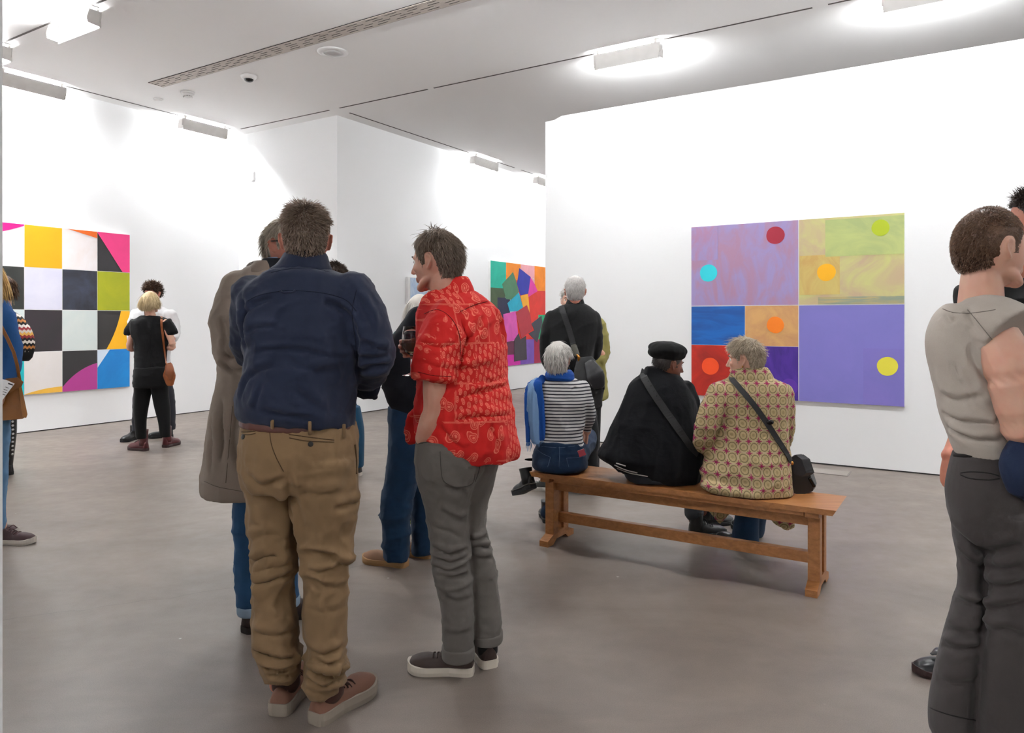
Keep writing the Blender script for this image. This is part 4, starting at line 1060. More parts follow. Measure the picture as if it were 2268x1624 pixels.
# ---- man in the red patterned shirt
def bandana():
    t = NT('red_bandana_print'); v = t.coord()
    sx = t.node('ShaderNodeSeparateXYZ'); t.l.new(v, sx.inputs[0])
    fx, fz = t.math('ADD', sx.outputs[0], t.math('MULTIPLY', sx.outputs[1], 0.75)), sx.outputs[2]
    wob = t.noise(v, 3.0, 2)
    cb = t.node('ShaderNodeCombineXYZ'); t.l.new(t.math('ADD', fx, t.math('MULTIPLY', wob, 0.03)), cb.inputs[0]); t.l.new(t.math('ADD', fz, t.math('MULTIPLY', wob, 0.04)), cb.inputs[1])
    V = cb.outputs[0]
    def drops(scale, rnd, rot, spin, w_out, w_in, fill):
        """comma shaped motifs, one to a cell"""
        m = t.node('ShaderNodeMapping'); t.l.new(V, m.inputs[0]); m.inputs['Rotation'].default_value = (0, 0, rot); m.inputs['Scale'].default_value = (scale, scale * 0.82, 1)
        n = t.node('ShaderNodeTexVoronoi', voronoi_dimensions='2D'); t.l.new(m.outputs[0], n.inputs['Vector']); n.inputs['Scale'].default_value = 1.0; n.inputs['Randomness'].default_value = rnd
        d = t.node('ShaderNodeVectorMath', operation='SUBTRACT'); t.l.new(m.outputs[0], d.inputs[0]); t.l.new(n.outputs['Position'], d.inputs[1])
        s = t.node('ShaderNodeSeparateXYZ'); t.l.new(d.outputs[0], s.inputs[0])
        sc = t.node('ShaderNodeSeparateColor'); t.l.new(n.outputs['Color'], sc.inputs[0])
        ang = t.math('ADD', t.math('ARCTAN2', s.outputs[1], s.outputs[0]), t.math('MULTIPLY', sc.outputs[0], spin))
        r = t.math('SQRT', t.math('ADD', t.math('MULTIPLY', s.outputs[0], s.outputs[0]), t.math('MULTIPLY', s.outputs[1], s.outputs[1])))
        R = t.math('ADD', 0.25, t.math('MULTIPLY', t.math('POWER', t.math('MAXIMUM', t.math('COSINE', t.math('ADD', ang, t.math('MULTIPLY', r, 2.2))), 0.0), 4.0), 0.27))
        k = t.math('DIVIDE', r, R)
        o = t.math('LESS_THAN', t.math('ABSOLUTE', t.math('SUBTRACT', k, 1.0)), w_out)
        i_ = t.math('LESS_THAN', t.math('ABSOLUTE', t.math('SUBTRACT', k, 0.58)), w_in)
        c_ = t.math('LESS_THAN', k, 0.25)
        body = t.math('MULTIPLY', t.math('LESS_THAN', k, 1.0), fill)
        return t.math('MINIMUM', t.math('ADD', t.math('ADD', o, i_), t.math('ADD', c_, body)), 1.0)
    small = drops(40, 0.12, 0.35, 0.3, 0.15, 0.10, 0.14); big = drops(17, 0.85, -0.3, 6.28, 0.09, 0.06, 0.14)
    tiny = t.math('MULTIPLY', drops(30, 1.0, 0.9, 6.28, 0.0, 0.0, 0.5), t.math('GREATER_THAN', t.noise(V, 40, 1), 0.52))
    bk = t.node('ShaderNodeTexBrick'); t.l.new(V, bk.inputs['Vector']); bk.inputs['Scale'].default_value = 1.0
    for k_, v_ in (('Mortar Size', 0.0035), ('Brick Width', 0.17), ('Row Height', 0.15), ('Bias', 0.0), ('Mortar Smooth', 0.0)): bk.inputs[k_].default_value = v_
    bk.inputs['Color1'].default_value = (0, 0, 0, 1); bk.inputs['Color2'].default_value = (1, 1, 1, 1); bk.inputs['Mortar'].default_value = (0.5, 0.5, 0.5, 1)
    c = t.node('ShaderNodeSeparateColor'); t.l.new(bk.outputs['Color'], c.inputs[0]); q = c.outputs[0]
    useS = t.math('LESS_THAN', q, 0.42); useD = t.math('GREATER_THAN', q, 0.80)
    useB = t.math('SUBTRACT', 1.0, t.math('ADD', useS, useD))
    pat = t.math('ADD', t.math('MULTIPLY', small, useS), t.math('ADD', t.math('MULTIPLY', big, useB), t.math('MULTIPLY', tiny, useD)))
    edge = t.math('MULTIPLY', bk.outputs['Fac'], t.math('MULTIPLY', 0.5, t.math('GREATER_THAN', t.noise(V, 9, 1), 0.5)))
    pat = t.math('MINIMUM', t.math('MAXIMUM', pat, edge), 1.0)
    pat = t.math('MULTIPLY', pat, t.math('ADD', 0.30, t.math('MULTIPLY', t.noise(V, 220, 2), 0.8)))
    n3 = t.noise(v, 20, 4, 0.55, 0.6); base = t.mix(t.noise(v, 5, 3), '#b80c09', '#c9140d')
    col = t.mix(t.math('MINIMUM', pat, 0.72), base, '#e9826a')
    t.bump(t.math('ADD', t.math('MULTIPLY', n3, 0.35), t.math('MULTIPLY', t.noise(v, 900, 1), 0.04)), 0.5, 0.012)
    return t.out(col, 0.85)
def red_man():
    Y = 2.95
    r = person('man in red bandana print shirt and grey jeans holding a wine glass', G(1040, 1490))
    hd = Head(W(968, 578, Y), 0.240, yaw=68, pitch=-6)
    neck, hip = W(992, 668, Y), W(1020, 990, Y)
    sl, sr = W(1000, 700, Y - 0.12), W(985, 700, Y + 0.18)
    arms = [[(tuple(sl), 0.045), (tuple(W(972, 780, Y - .15)), 0.048), (tuple(W(966, 845, Y - .155)), 0.052), (tuple(W(966, 905, Y - .14)), 0.050), (tuple(W(953, 938, Y - .13)), 0.046), (tuple(W(938, 972, Y - .10)), 0.034)],
            [(tuple(sr), 0.045), (tuple(W(985, 800, Y + .20)), 0.042), (tuple(W(970, 785, Y + .12)), 0.034), (tuple(W(952, 773, Y + .08)), 0.027)]]
    hn = hand(W(950, 772, Y + .080), (-1, 0.0, 0.0), (0.0, -1, 0.0), 0.95, (40, 44, 46, 48), 1, 3, 30)
    hn2 = hand(W(939, 978, Y - .09), (0.10, 0.25, -1), (0.3, 0.9, 0), 0.9, (20, 22, 24, 26), 1)
    make_body(r, hd, SK_F, neck, hip, arms, [hn, hn2], [legcore(W(1000, 1000, Y), G(1020, 1470)), legcore(W(1050, 1000, Y + .03), G(1080, 1455))], 0.0045, 0.060, [sl, neck, sr])
    eyes(r, hd, '#3c3026')
    hair('hair', r, hd, hairmat('hair_brown_mix', '#4a382b', '#998878'), 5600, 0.045, 0.10, (0, -0.30, -0.20), 0.35, 0.0014, shell=0.050, seed=5, nape=-0.32, front=0.29, side=-0.06, ear=0.10, mess=0.13,
         lenfn=lambda p, az: np.interp(p[:, 2], [-0.3, 0.1, 0.3, 0.5], [0.6, 0.8, 1.0, 1.1]))
    red = bandana()
    torso = vloft([(640, 1003, 42, .06), (652, 1004, 60, .09), (670, 1009, 76, .13), (700, 1018, 91, .165), (750, 1022, 97, .18), (800, 1022, 100, .18), (850, 1024, 102, .18), (900, 1028, 106, .185), (950, 1034, 109, .19), (985, 1042, 108, .19), (1012, 1062, 84, .16)], Y)
    v, f = torso; z1_, z0_ = W(0, 900, Y).z, W(0, 1012, Y).z
    k = np.clip((z1_ - v[:, 2]) / (z1_ - z0_), 0, 1.0); v[:, 2] -= k * 0.012 * np.sin((v[:, 0] - W(960, 0, Y).x) / 0.34 * math.pi)
    slv = tube([W(1012, 690, Y - .10), W(985, 730, Y - .13), W(968, 780, Y - .15), W(963, 838, Y - .155)], [.088, .090, .088, .090], 20, cap=False)
    slr = tube([W(995, 700, Y + .14), W(985, 760, Y + .17), W(985, 800, Y + .18)], [.08, .075, .075], 16)
    tail = tube([W(935, 915, Y + .02), W(918, 945, Y + .02), W(916, 972, Y + .02)], [.035, .038, .03], 12, 0.5, (0, 1, 0))
    fo = [(0.012, (4, 4, 9), zband(690, 1010, Y, .1), (0.5, 0.9, 0)), (0.010, (9, 9, 2.2), zband(860, 1030, Y, .06)), (0.009, (5, 5, 14), ball(1005, 850, Y - .15, .22)), (0.004, (18, 18, 18)), (0.008, (6, 6, 6))]
    z4 = lambda L: [(790 + x / 3.007, 480 + y / 3.007) for x, y in L]; z5 = lambda L: [(790 + x / 3.007, 980 + y / 3.007) for x, y in L]
    cre = [(z4([(700, 680), (722, 790), (692, 900), (678, 1010)]), .014, .016), (z4([(735, 810), (800, 760), (850, 630)]), .010, .015), (z4([(900, 600), (960, 700), (985, 850)]), .010, .016), (z4([(680, 1205), (850, 1165), (1005, 1122)]), .012, .015), (z4([(640, 1355), (800, 1332), (1015, 1322)]), .010, .015), (z4([(860, 1100), (930, 1092), (1000, 1062)]), .008, .012), (z4([(560, 1400), (640, 1500), (720, 1560)]), .012, .016), (z4([(640, 1000), (760, 1010), (880, 980)]), .009, .015), (z4([(880, 1380), (930, 1480), (960, 1580)]), .008, .016), (z4([(740, 620), (850, 575), (930, 600)]), .006, .010), (z4([(420, 830), (540, 870), (650, 850)]), .008, .014), (z4([(430, 960), (540, 1000), (640, 1010)]), .007, .014)]
    shirt = garment('shirt', r, [torso, slv, slr, tail], red, 0.008, 4, fo, creases=cre)
    co = [(612, 1006, 30, .05), (622, 1004, 38, .062), (640, 998, 52, .078), (656, 992, 60, .088), (662, 990, 56, .085)]
    cv, cf = vloft(co, Y)
    cv[:, 2] -= 0.22 * np.clip(W(1020, 0, Y).x - cv[:, 0], 0, 1)
    garment('collar', r, [(cv, cf), tube([W(958, 668, Y - .06), W(946, 684, Y - .03), W(938, 694, Y)], [.03, .028, .008], 12, 0.5, (0, 1, 0.3))], red, 0.006, 3)
    rd = fabric('red_seam', '#6e0806')
    seam('armhole_seam', r, shirt, [(940, 695), (970, 686), (1000, 706), (1018, 745), (1019, 800)], 0.0016, rd)
    seam('yoke_seam', r, shirt, [(1020, 690), (1050, 676), (1080, 668)], 0.0016, rd)
    seam('sleeve_hem', r, shirt, [(926, 824), (960, 832), (1000, 834)], 0.0016, rd)
    gj = fabric('grey_jeans', '#68635e', '#57524e', 0.9, 800, 0.25, 0.05)
    near = vloft([(968, 1000, 78, .17), (1000, 998, 80, .17), (1040, 996, 75, .16), (1080, 991, 61, .125), (1146, 992, 47, .10), (1229, 998, 42, .088), (1279, 1005, 40, .085), (1362, 1014, 35, .075), (1420, 1014, 34, .072), (1444, 1014, 33, .07)], Y - .02)
    far = vloft([(980, 1050, 60, .15), (1017, 1060, 46, .13), (1073, 1058, 34, .105), (1130, 1050, 29, .09), (1180, 1051, 27, .08), (1219, 1060, 30, .08), (1279, 1068, 32, .08), (1346, 1074, 33, .08), (1404, 1078, 33, .078)], Y + .07)
    fo = [(0.014, (4, 4, 15), zband(1180, 1300, Y, .07), (0.1, 0.25, 0)), (0.008, (6, 6, 10), zband(1040, 1180, Y, .1), (0.3, 0.8, 0)), (0.007, (6, 6, 16), zband(1340, 1440, Y, .06)), (0.004, (18, 18, 18))]
    cre = [(z5([(512, 822), (600, 852), (700, 832), (758, 782)]), .013, .013), (z5([(518, 762), (620, 802), (742, 762)]), .012, .012), (z5([(498, 692), (620, 742), (738, 702)]), .010, .013), (z5([(540, 882), (650, 902), (752, 872)]), .010, .013), (z5([(748, 642), (800, 652), (862, 622)]), .014, .012), (z5([(752, 702), (820, 692), (890, 702)]), .014, .012), (z5([(760, 765), (830, 772), (905, 772)]), .010, .012),
           (z5([(585, 282), (680, 322), (772, 292)]), .012, .015), (z5([(560, 450), (680, 522), (742, 502)]), .009, .016), (z5([(500, 560), (600, 590), (700, 640)]), .007, .016), (z5([(590, 1040), (680, 1060), (770, 1030)]), .006, .015), (z5([(585, 1260), (680, 1280), (770, 1250)]), .007, .014)]
    tr = garment('jeans', r, [near, far], gj, 0.0075, 4, fo, creases=cre)
    ce = fabric('grey_jeans_cuff', '#8a8783')
    garment('cuff', r, [vloft([(1428, 1015, 35, .075), (1434, 1015, 37, .078), (1452, 1015, 37, .078), (1456, 1015, 34, .075)], Y - .02)], gj, 0.005, 2)
    garment('cuff', r, [vloft([(1396, 1079, 34, .08), (1400, 1079, 35, .082), (1414, 1079, 35, .082), (1418, 1079, 33, .08)], Y + .07)], gj, 0.005, 2)
    sd_ = fabric('grey_jeans_seam', '#3c3936')
    seam('pocket_seam', r, tr, [(975, 1000), (977, 1040), (983, 1066), (1005, 1078), (1030, 1078), (1047, 1070), (1052, 1050)], 0.0014, sd_)
    seam('pocket_edge', r, tr, [(918, 984), (935, 982), (950, 978)], 0.0018, sd_)
    seam('seat_seam', r, tr, [(1064, 1024), (1060, 1045), (1052, 1068)], 0.0016, sd_)
    up, so, lc = leather('sneaker_brown', '#33211a', 0.65), plain('sole_cream', '#cfc6b8', 0.6), plain('lace_dark', '#2a1a14', 0.8)
    shoe(r, G(1050, 1492), (-1, 0.10, 0), 0.270, up, so, lc, wid=0.050, sole_h=0.034, ankle=0.085, toe=0.056)
    shoe(r, G(1088, 1482), (-0.45, 1, 0), 0.270, up, so, lc, wid=0.050, sole_h=0.034, ankle=0.085, toe=0.056)
    raw('sock', r, [tube([W(1080, 1440, Y + .07), W(1079, 1412, Y + .07)], [.042, .042], 14)], fabric('sock_black', '#101010'))
red_man()
def wine_glass():
    Y = 2.985; c = W(911, 832, Y)
    t = NT('clear_glass'); m = t.out((1, 1, 1), 0.0, Transmission_Weight=1.0, IOR=1.45)
    wn = NT('white_wine'); wm = wn.out('#efe3b0', 0.0, Transmission_Weight=1.0, IOR=1.33)
    o = empty('wine_glass', c, 'stemmed glass of white wine in the red shirted man\'s hand', 'wine glass')
    outer = [(0.036, 0.0), (0.036, 0.002), (0.015, 0.006), (0.0045, 0.012), (0.004, 0.05), (0.004, 0.078), (0.008, 0.084), (0.024, 0.095), (0.036, 0.115), (0.0395, 0.135), (0.037, 0.165), (0.032, 0.200)]
    inner = [(0.0308, 0.200), (0.0358, 0.165), (0.0382, 0.135), (0.0347, 0.116), (0.023, 0.0975), (0.004, 0.088)]
    lathe('glass', outer + inner, m, o, c, (0, 0, 1), 36)
    lathe('wine', [(0.003, 0.0885), (0.0226, 0.0982), (0.0343, 0.1168), (0.0372, 0.132), (0.0372, 0.133)], wm, o, c, (0, 0, 1), 36)
wine_glass()

# ---- man in the trench coat
def trench_man():
    Y = 3.32
    r = person('grey haired man in long beige trench coat behind the navy shirt', G(585, 1400))
    hd = Head(W(634, 545, Y), 0.240, yaw=-116, pitch=-2)
    neck, hip = W(622, 610, Y), W(590, 960, Y)
    sl, sr = W(530, 640, Y - .05), W(680, 640, Y + .08)
    arms = [[(tuple(sl), .045), (tuple(W(520, 780, Y - .12)), .04), (tuple(W(600, 830, Y - .05)), .03)], [(tuple(sr), .045), (tuple(W(700, 770, Y + .1)), .04), (tuple(W(680, 830, Y + .3)), .03)]]
    make_body(r, hd, SK_RED, neck, hip, arms, [hand(W(600, 830, Y - .05), (0.9, 0.4, 0), (0, 0.5, 1)), hand(W(680, 830, Y + .3), (0.2, 0.9, 0), (-1, 0, 0))], [legcore(W(560, 960, Y), G(552, 1380)), legcore(W(620, 960, Y), G(615, 1370))], 0.0055, 0.06, [sl, neck, sr])
    eyes(r, hd)
    hair('hair', r, hd, hairmat('hair_grey_blond', '#9a8d7b', '#e0d5c2'), 3600, 0.05, 0.2, (0, -0.3, -0.25), 0.4, 0.0014, shell=0.045, seed=8, nape=-0.30, side=-0.02, ear=0.10)
    raw('glasses_arm', r, [tube([tuple(hd.w(p)) for p in ((0.365, -0.02, 0.06), (0.355, 0.12, 0.06), (0.30, 0.32, 0.05))], [.003] * 3, 6)], plain('glasses_black', '#121212', 0.3))
    raw('shirt_collar', r, [vloft([(572, 622, 30, .06), (590, 620, 36, .07), (606, 618, 44, .08)], Y)], fabric('pale_blue_shirt', '#8fa3c4'))
    raw('jacket_collar', r, [vloft([(574, 612, 30, .065), (592, 608, 40, .08), (606, 606, 50, .09)], Y - .01)], fabric('dark_grey_wool', '#22252b'))
    bg = fabric('trench_beige', '#94867a', '#82756a', 0.85, 900, 0.25, 0.05)
    body = vloft([(584, 608, 44, .07), (600, 606, 72, .10), (620, 606, 88, .13), (656, 604, 102, .15), (700, 598, 108, .165), (760, 594, 107, .17), (830, 590, 108, .18), (920, 586, 118, .20), (1010, 583, 126, .22), (1070, 580, 132, .235), (1086, 580, 130, .235)], Y)
    arm = tube([W(532, 636, Y - .06), W(512, 700, Y - .12), W(512, 770, Y - .15), W(522, 800, Y - .14)], [.085, .085, .082, .07], 18)
    fore = tube([W(522, 792, Y - .15), W(560, 806, Y - .14), W(600, 812, Y - .08)], [.072, .066, .058], 16)
    fo = [(0.016, (6, 6, 0.8), zband(860, 1090, Y, .15)), (0.012, (4, 4, 10), ball(515, 780, Y - .1, .3), (0.2, 0.6, 0)), (0.008, (5, 5, 7), zband(620, 820, Y, .08), (0.2, 0.5, 0)), (0.003, (18, 18, 18))]
    z2 = lambda L: [(420 + x / 2.706, 420 + y / 2.706) for x, y in L]
    cre = [(z2([(195, 960), (260, 1012), (338, 962)]), .016, .016), (z2([(200, 1040), (260, 1092), (335, 1082)]), .014, .015), (z2([(188, 760), (212, 860), (200, 960)]), .012, .016), (z2([(290, 560), (270, 650), (262, 760)]), .010, .016), (z2([(188, 1250), (205, 1450), (190, 1640)]), .014, .02), (z2([(275, 1250), (262, 1500), (300, 1680)]), .014, .02), (z2([(230, 700), (300, 760), (335, 860)]), .010, .015), (z2([(140, 1350), (150, 1500), (130, 1700)]), .012, .02)]
    coat = garment('trench_coat', r, [body, arm, fore], bg, 0.009, 4, fo, creases=cre)
    garment('coat_collar', r, [vloft([(578, 592, 26, .05), (590, 588, 34, .07), (606, 580, 40, .09), (612, 578, 36, .085)], Y - .03)], bg, 0.007, 3)
    sd_ = fabric('trench_seam', '#5d5244')
    seam('sleeve_seam', r, coat, [(522, 640), (524, 690), (522, 740)], .0016, sd_)
    seam('hem_stitch', r, coat, [(452, 1066), (480, 1078), (520, 1086), (545, 1090)], .0012, sd_)
    seam('back_seam', r, coat, [(515, 900), (508, 980), (500, 1070)], .0014, sd_)
    dn = fabric('mid_blue_denim', '#2f557c', '#223f60', 0.9, 700, 0.3, 0.05, 9)
    l1 = vloft([(1040, 556, 40, .11), (1107, 548, 35, .09), (1192, 547, 31, .08), (1307, 551, 28, .075), (1340, 553, 27, .075)], Y + .02)
    l2 = vloft([(1040, 620, 40, .11), (1192, 628, 32, .085), (1290, 632, 28, .075), (1325, 634, 27, .075)], Y + .13)
    garment('jeans', r, [l1, l2], dn, 0.009, 4, [(0.008, (5, 5, 12), None), (0.004, (18, 18, 18))])
    cf = fabric('denim_cuff', '#8fa4b8')
    for cx_, y_, yy in ((554, 1336, Y + .02), (635, 1318, Y + .13)):
        raw('cuff', r, [vloft([(y_, cx_, 28, .08), (y_ + 5, cx_, 30, .082), (y_ + 17, cx_, 30, .082), (y_ + 20, cx_, 27, .078)], yy)], cf)
    up, so = leather('boot_dark_brown', '#2c1a17', 0.5), plain('sole_dark', '#1e1512', 0.7)
    shoe(r, G(540, 1404), (0.55, 0.8, 0), 0.29, up, so, None, .052, .028, .10, .055, shaft=.05)
    shoe(r, G(598, 1372), (1, 0.25, 0), 0.28, up, so, plain('lace_dark', '#2a1a14', .8), .052, .028, .10, .055, shaft=.05)
trench_man()

# ---- two heads half hidden behind the group
def hidden_two():
    Y = 4.35
    r = person('person with thinning grey hair, only the crown showing over the trench coat shoulder', G(600, 1235))
    hd = Head(W(572, 622, Y), 0.232, yaw=150, pitch=-8)
    neck, hip = W(580, 680, Y), W(590, 930, Y)
    make_body(r, hd, SK_RED, neck, hip, [[(tuple(W(545, 710, Y)), .045), (tuple(W(540, 810, Y)), .04), (tuple(W(560, 880, Y)), .03)], [(tuple(W(630, 710, Y)), .045), (tuple(W(640, 810, Y)), .04), (tuple(W(630, 880, Y)), .03)]],
              [hand(W(560, 880, Y), (0, 0, -1), (1, 0, 0)), hand(W(630, 880, Y), (0, 0, -1), (-1, 0, 0))], [legcore(W(580, 930, Y), G(590, 1225)), legcore(W(615, 930, Y), G(625, 1225))], .007, .058, [W(545, 710, Y), neck, W(630, 710, Y)])
    eyes(r, hd)
    hair('hair', r, hd, hairmat('hair_thin_grey', '#5a4d44', '#9a8d82'), 1300, 0.02, 0.2, (0, -0.3, -0.3), 0.3, .0013, shell=.015, seed=21, front=0.40, nape=-0.2)
    garment('jumper', r, [vloft([(668, 584, 24, .06), (690, 586, 42, .09), (712, 588, 58, .12), (780, 588, 58, .13), (880, 588, 56, .14), (940, 590, 55, .13)], Y), tube([W(546, 712, Y), W(538, 800, Y), W(556, 872, Y)], [.06, .055, .045], 12), tube([W(632, 712, Y), W(640, 800, Y), W(632, 872, Y)], [.06, .055, .045], 12)], fabric('dark_grey_jumper', '#33343a'), .014, 4)
    garment('trousers', r, [vloft([(930, 590, 52, .12), (1000, 592, 52, .12)], Y), vloft([(980, 578, 28, .10), (1100, 588, 24, .08), (1215, 592, 20, .075)], Y), vloft([(980, 612, 28, .10), (1100, 620, 24, .08), (1215, 626, 20, .075)], Y)], fabric('charcoal_trousers', '#26262a'), .014, 4)
    bk, bs = leather('plain_black_leather', '#121214'), plain('sole_black', '#0e0e0f', .7)
    shoe(r, G(590, 1228), (0, -1, 0), .27, bk, bs); shoe(r, G(626, 1228), (0.2, -1, 0), .27, bk, bs)
    Y = 6.6
    r = person('dark haired person in blue jeans mostly hidden behind the navy shirted man', G(770, 1052))
    hd = Head(W(742, 612, Y), 0.235, yaw=120, pitch=0)
    neck, hip = W(744, 652, Y), W(752, 850, Y)
    make_body(r, hd, SK_F, neck, hip, [[(tuple(W(718, 672, Y)), .045), (tuple(W(714, 750, Y)), .04), (tuple(W(720, 800, Y)), .03)], [(tuple(W(772, 672, Y)), .045), (tuple(W(776, 750, Y)), .04), (tuple(W(766, 800, Y)), .03)]],
              [hand(W(720, 800, Y), (0, 0, -1), (1, 0, 0)), hand(W(766, 800, Y), (0, 0, -1), (-1, 0, 0))], [legcore(W(742, 850, Y), G(738, 1045)), legcore(W(764, 850, Y), G(786, 1045))], .008, .058, [W(718, 672, Y), neck, W(772, 672, Y)])
    eyes(r, hd)
    hair('hair', r, hd, hairmat('hair_dark_brown', '#2a1f19', '#57443a'), 1500, 0.045, 0.4, (0, -0.2, -0.1), .25, .002, shell=.05, seed=23)
    garment('jumper', r, [vloft([(648, 744, 15, .06), (660, 745, 28, .09), (674, 746, 40, .12), (760, 748, 38, .13), (870, 752, 36, .14)], Y), tube([W(718, 674, Y), W(713, 745, Y), W(720, 795, Y)], [.07, .06, .05], 12), tube([W(773, 674, Y), W(777, 745, Y), W(767, 795, Y)], [.07, .06, .05], 12)], fabric('plum_jumper', '#3d2a33'), .014, 4)
    garment('jeans', r, [vloft([(855, 752, 34, .13), (920, 756, 36, .13)], Y), vloft([(900, 742, 20, .10), (960, 740, 17, .09), (1035, 738, 14, .08)], Y), vloft([(900, 772, 26, .11), (950, 782, 25, .10), (1000, 787, 20, .09), (1034, 790, 16, .08)], Y)], fabric('petrol_denim', '#12405c', '#0d2f46', .9, 700, .3, .05, 9), .012, 4)
    up, so = leather('sneaker_charcoal', '#2f2b29', .7), plain('sole_offwhite', '#b8b0a6', .6)
    shoe(r, G(800, 1054), (-0.9, 0.3, 0), .27, up, so); shoe(r, G(748, 1050), (-0.9, 0.3, 0), .27, up, so)
hidden_two()

# ---- woman in black and the man she talks to
def woman_black():
    Y = 7.80
    r = person('blonde woman in black dress and burgundy boots by the checkered painting', G(335, 997))
    hd = Head(W(333, 670, Y), 0.222, yaw=-12, pitch=2)
    neck, hip = W(333, 700, Y), W(334, 835, Y)
    sl, sr = W(305, 714, Y), W(365, 714, Y)
    arms = [[(tuple(sl), .04), (tuple(W(287, 765, Y - .02)), .037), (tuple(W(296, 772, Y + .05)), .033), (tuple(W(318, 760, Y + .26)), .026)],
            [(tuple(sr), .04), (tuple(W(382, 762, Y - .02)), .037), (tuple(W(375, 770, Y + .05)), .033), (tuple(W(352, 760, Y + .26)), .026)]]
    make_body(r, hd, SK_PALE, neck, hip, arms, [hand(W(318, 760, Y + .26), (.5, .8, 0), (0, 0, 1)), hand(W(352, 760, Y + .26), (-.5, .8, 0), (0, 0, 1), thumb_side=-1)], [legcore(W(318, 840, Y), G(312, 985)), legcore(W(353, 840, Y), G(366, 985))], .007, .05, [sl, neck, sr])
    hair('hair', r, hd, hairmat('hair_blonde', '#a88c62', '#f0dcb2'), 3400, 0.15, 0.05, (0, -0.25, -0.5), 0.9, .0022, shell=.045, seed=31, nape=-0.30, side=-0.1, ear=-0.12, earclear=False, lenfn=lambda p, az: np.interp(p[:, 2], [-0.3, 0.1, 0.5], [0.25, 0.6, 1.15]))
    bk = fabric('black_crepe', '#08080a', '#050506', .85, 800, .3)
    top = vloft([(699, 333, 18, .07), (705, 334, 34, .09), (713, 334, 46, .11), (735, 334, 46, .12), (760, 334, 39, .12), (800, 333, 37, .125), (824, 333, 37, .13)], Y)
    caps = [tube([W(302, 714, Y), W(290, 732, Y), W(286, 743, Y)], [.06, .062, .06], 14, cap=False), tube([W(366, 714, Y), W(378, 730, Y), W(382, 741, Y)], [.06, .062, .06], 14, cap=False)]
    shirt = garment('blouse', r, [top] + caps, bk, .010, 4, [(.010, (7, 7, 2), None), (.005, (15, 15, 15))])
    seam('back_seam', r, shirt, [(333, 716), (333, 760), (333, 815)], .003, fabric('black_seam', '#050506'))
    garment('skirt', r, [vloft([(812, 334, 37, .14), (835, 335, 41, .15), (858, 335, 42, .15)], Y)], fabric('black_jersey', '#050506'), .012, 4, [(.006, (6, 6, 14), None)])
    garment('leggings', r, [vloft([(845, 318, 21, .09), (880, 315, 19, .08), (905, 312, 17, .075), (935, 311, 14, .065), (972, 313, 12, .055)], Y), vloft([(845, 353, 21, .09), (880, 356, 19, .08), (905, 360, 18, .075), (935, 364, 14, .065), (968, 366, 12, .055)], Y)], fabric('black_tights', '#060607'), .010, 4)
    bo, so = leather('boot_burgundy', '#4e1a1c', .4), plain('sole_brown_dark', '#2b1614', .6)
    shoe(r, G(326, 999), (-0.9, 0.35, 0), .26, bo, so, plain('lace_black', '#0d0c0c', .8), .052, .03, .12, .065, shaft=.11)
    shoe(r, G(364, 992), (0.15, 1, 0), .26, bo, so, None, .052, .03, .12, .065, shaft=.11)
    # her bag
    tan = leather('tan_leather', '#8c4a1c', .45)
    b = empty('crossbody_bag', W(376, 852, Y - .1), 'small tan leather crossbody bag at the black dressed woman\'s hip', 'bag')
    garment('pouch', b, [tube([W(374, 815, Y - .12), W(375, 832, Y - .13), W(376, 848, Y - .12)], [.045, .075, .05], 16, 0.55, (0.3, 1, 0))], tan, .008, 3)
    raw('flap', b, [tube([W(374, 812, Y - .145), W(376, 826, Y - .16), W(377, 836, Y - .16)], [.05, .06, .04], 14, 0.4, (0.3, 1, 0))], leather('tan_leather_dark', '#7a3e16', .45))
    strap('strap', b, shirt, [(357, 702), (359, 730), (362, 765), (366, 800)], .022, .004, tan, extra1=[W(370, 812, Y - .14)])
    tb = raw('tassel', b, [tube([W(380, 812, Y - .16), W(382, 822, Y - .16)], [.01, .016], 8)], tan)
woman_black()
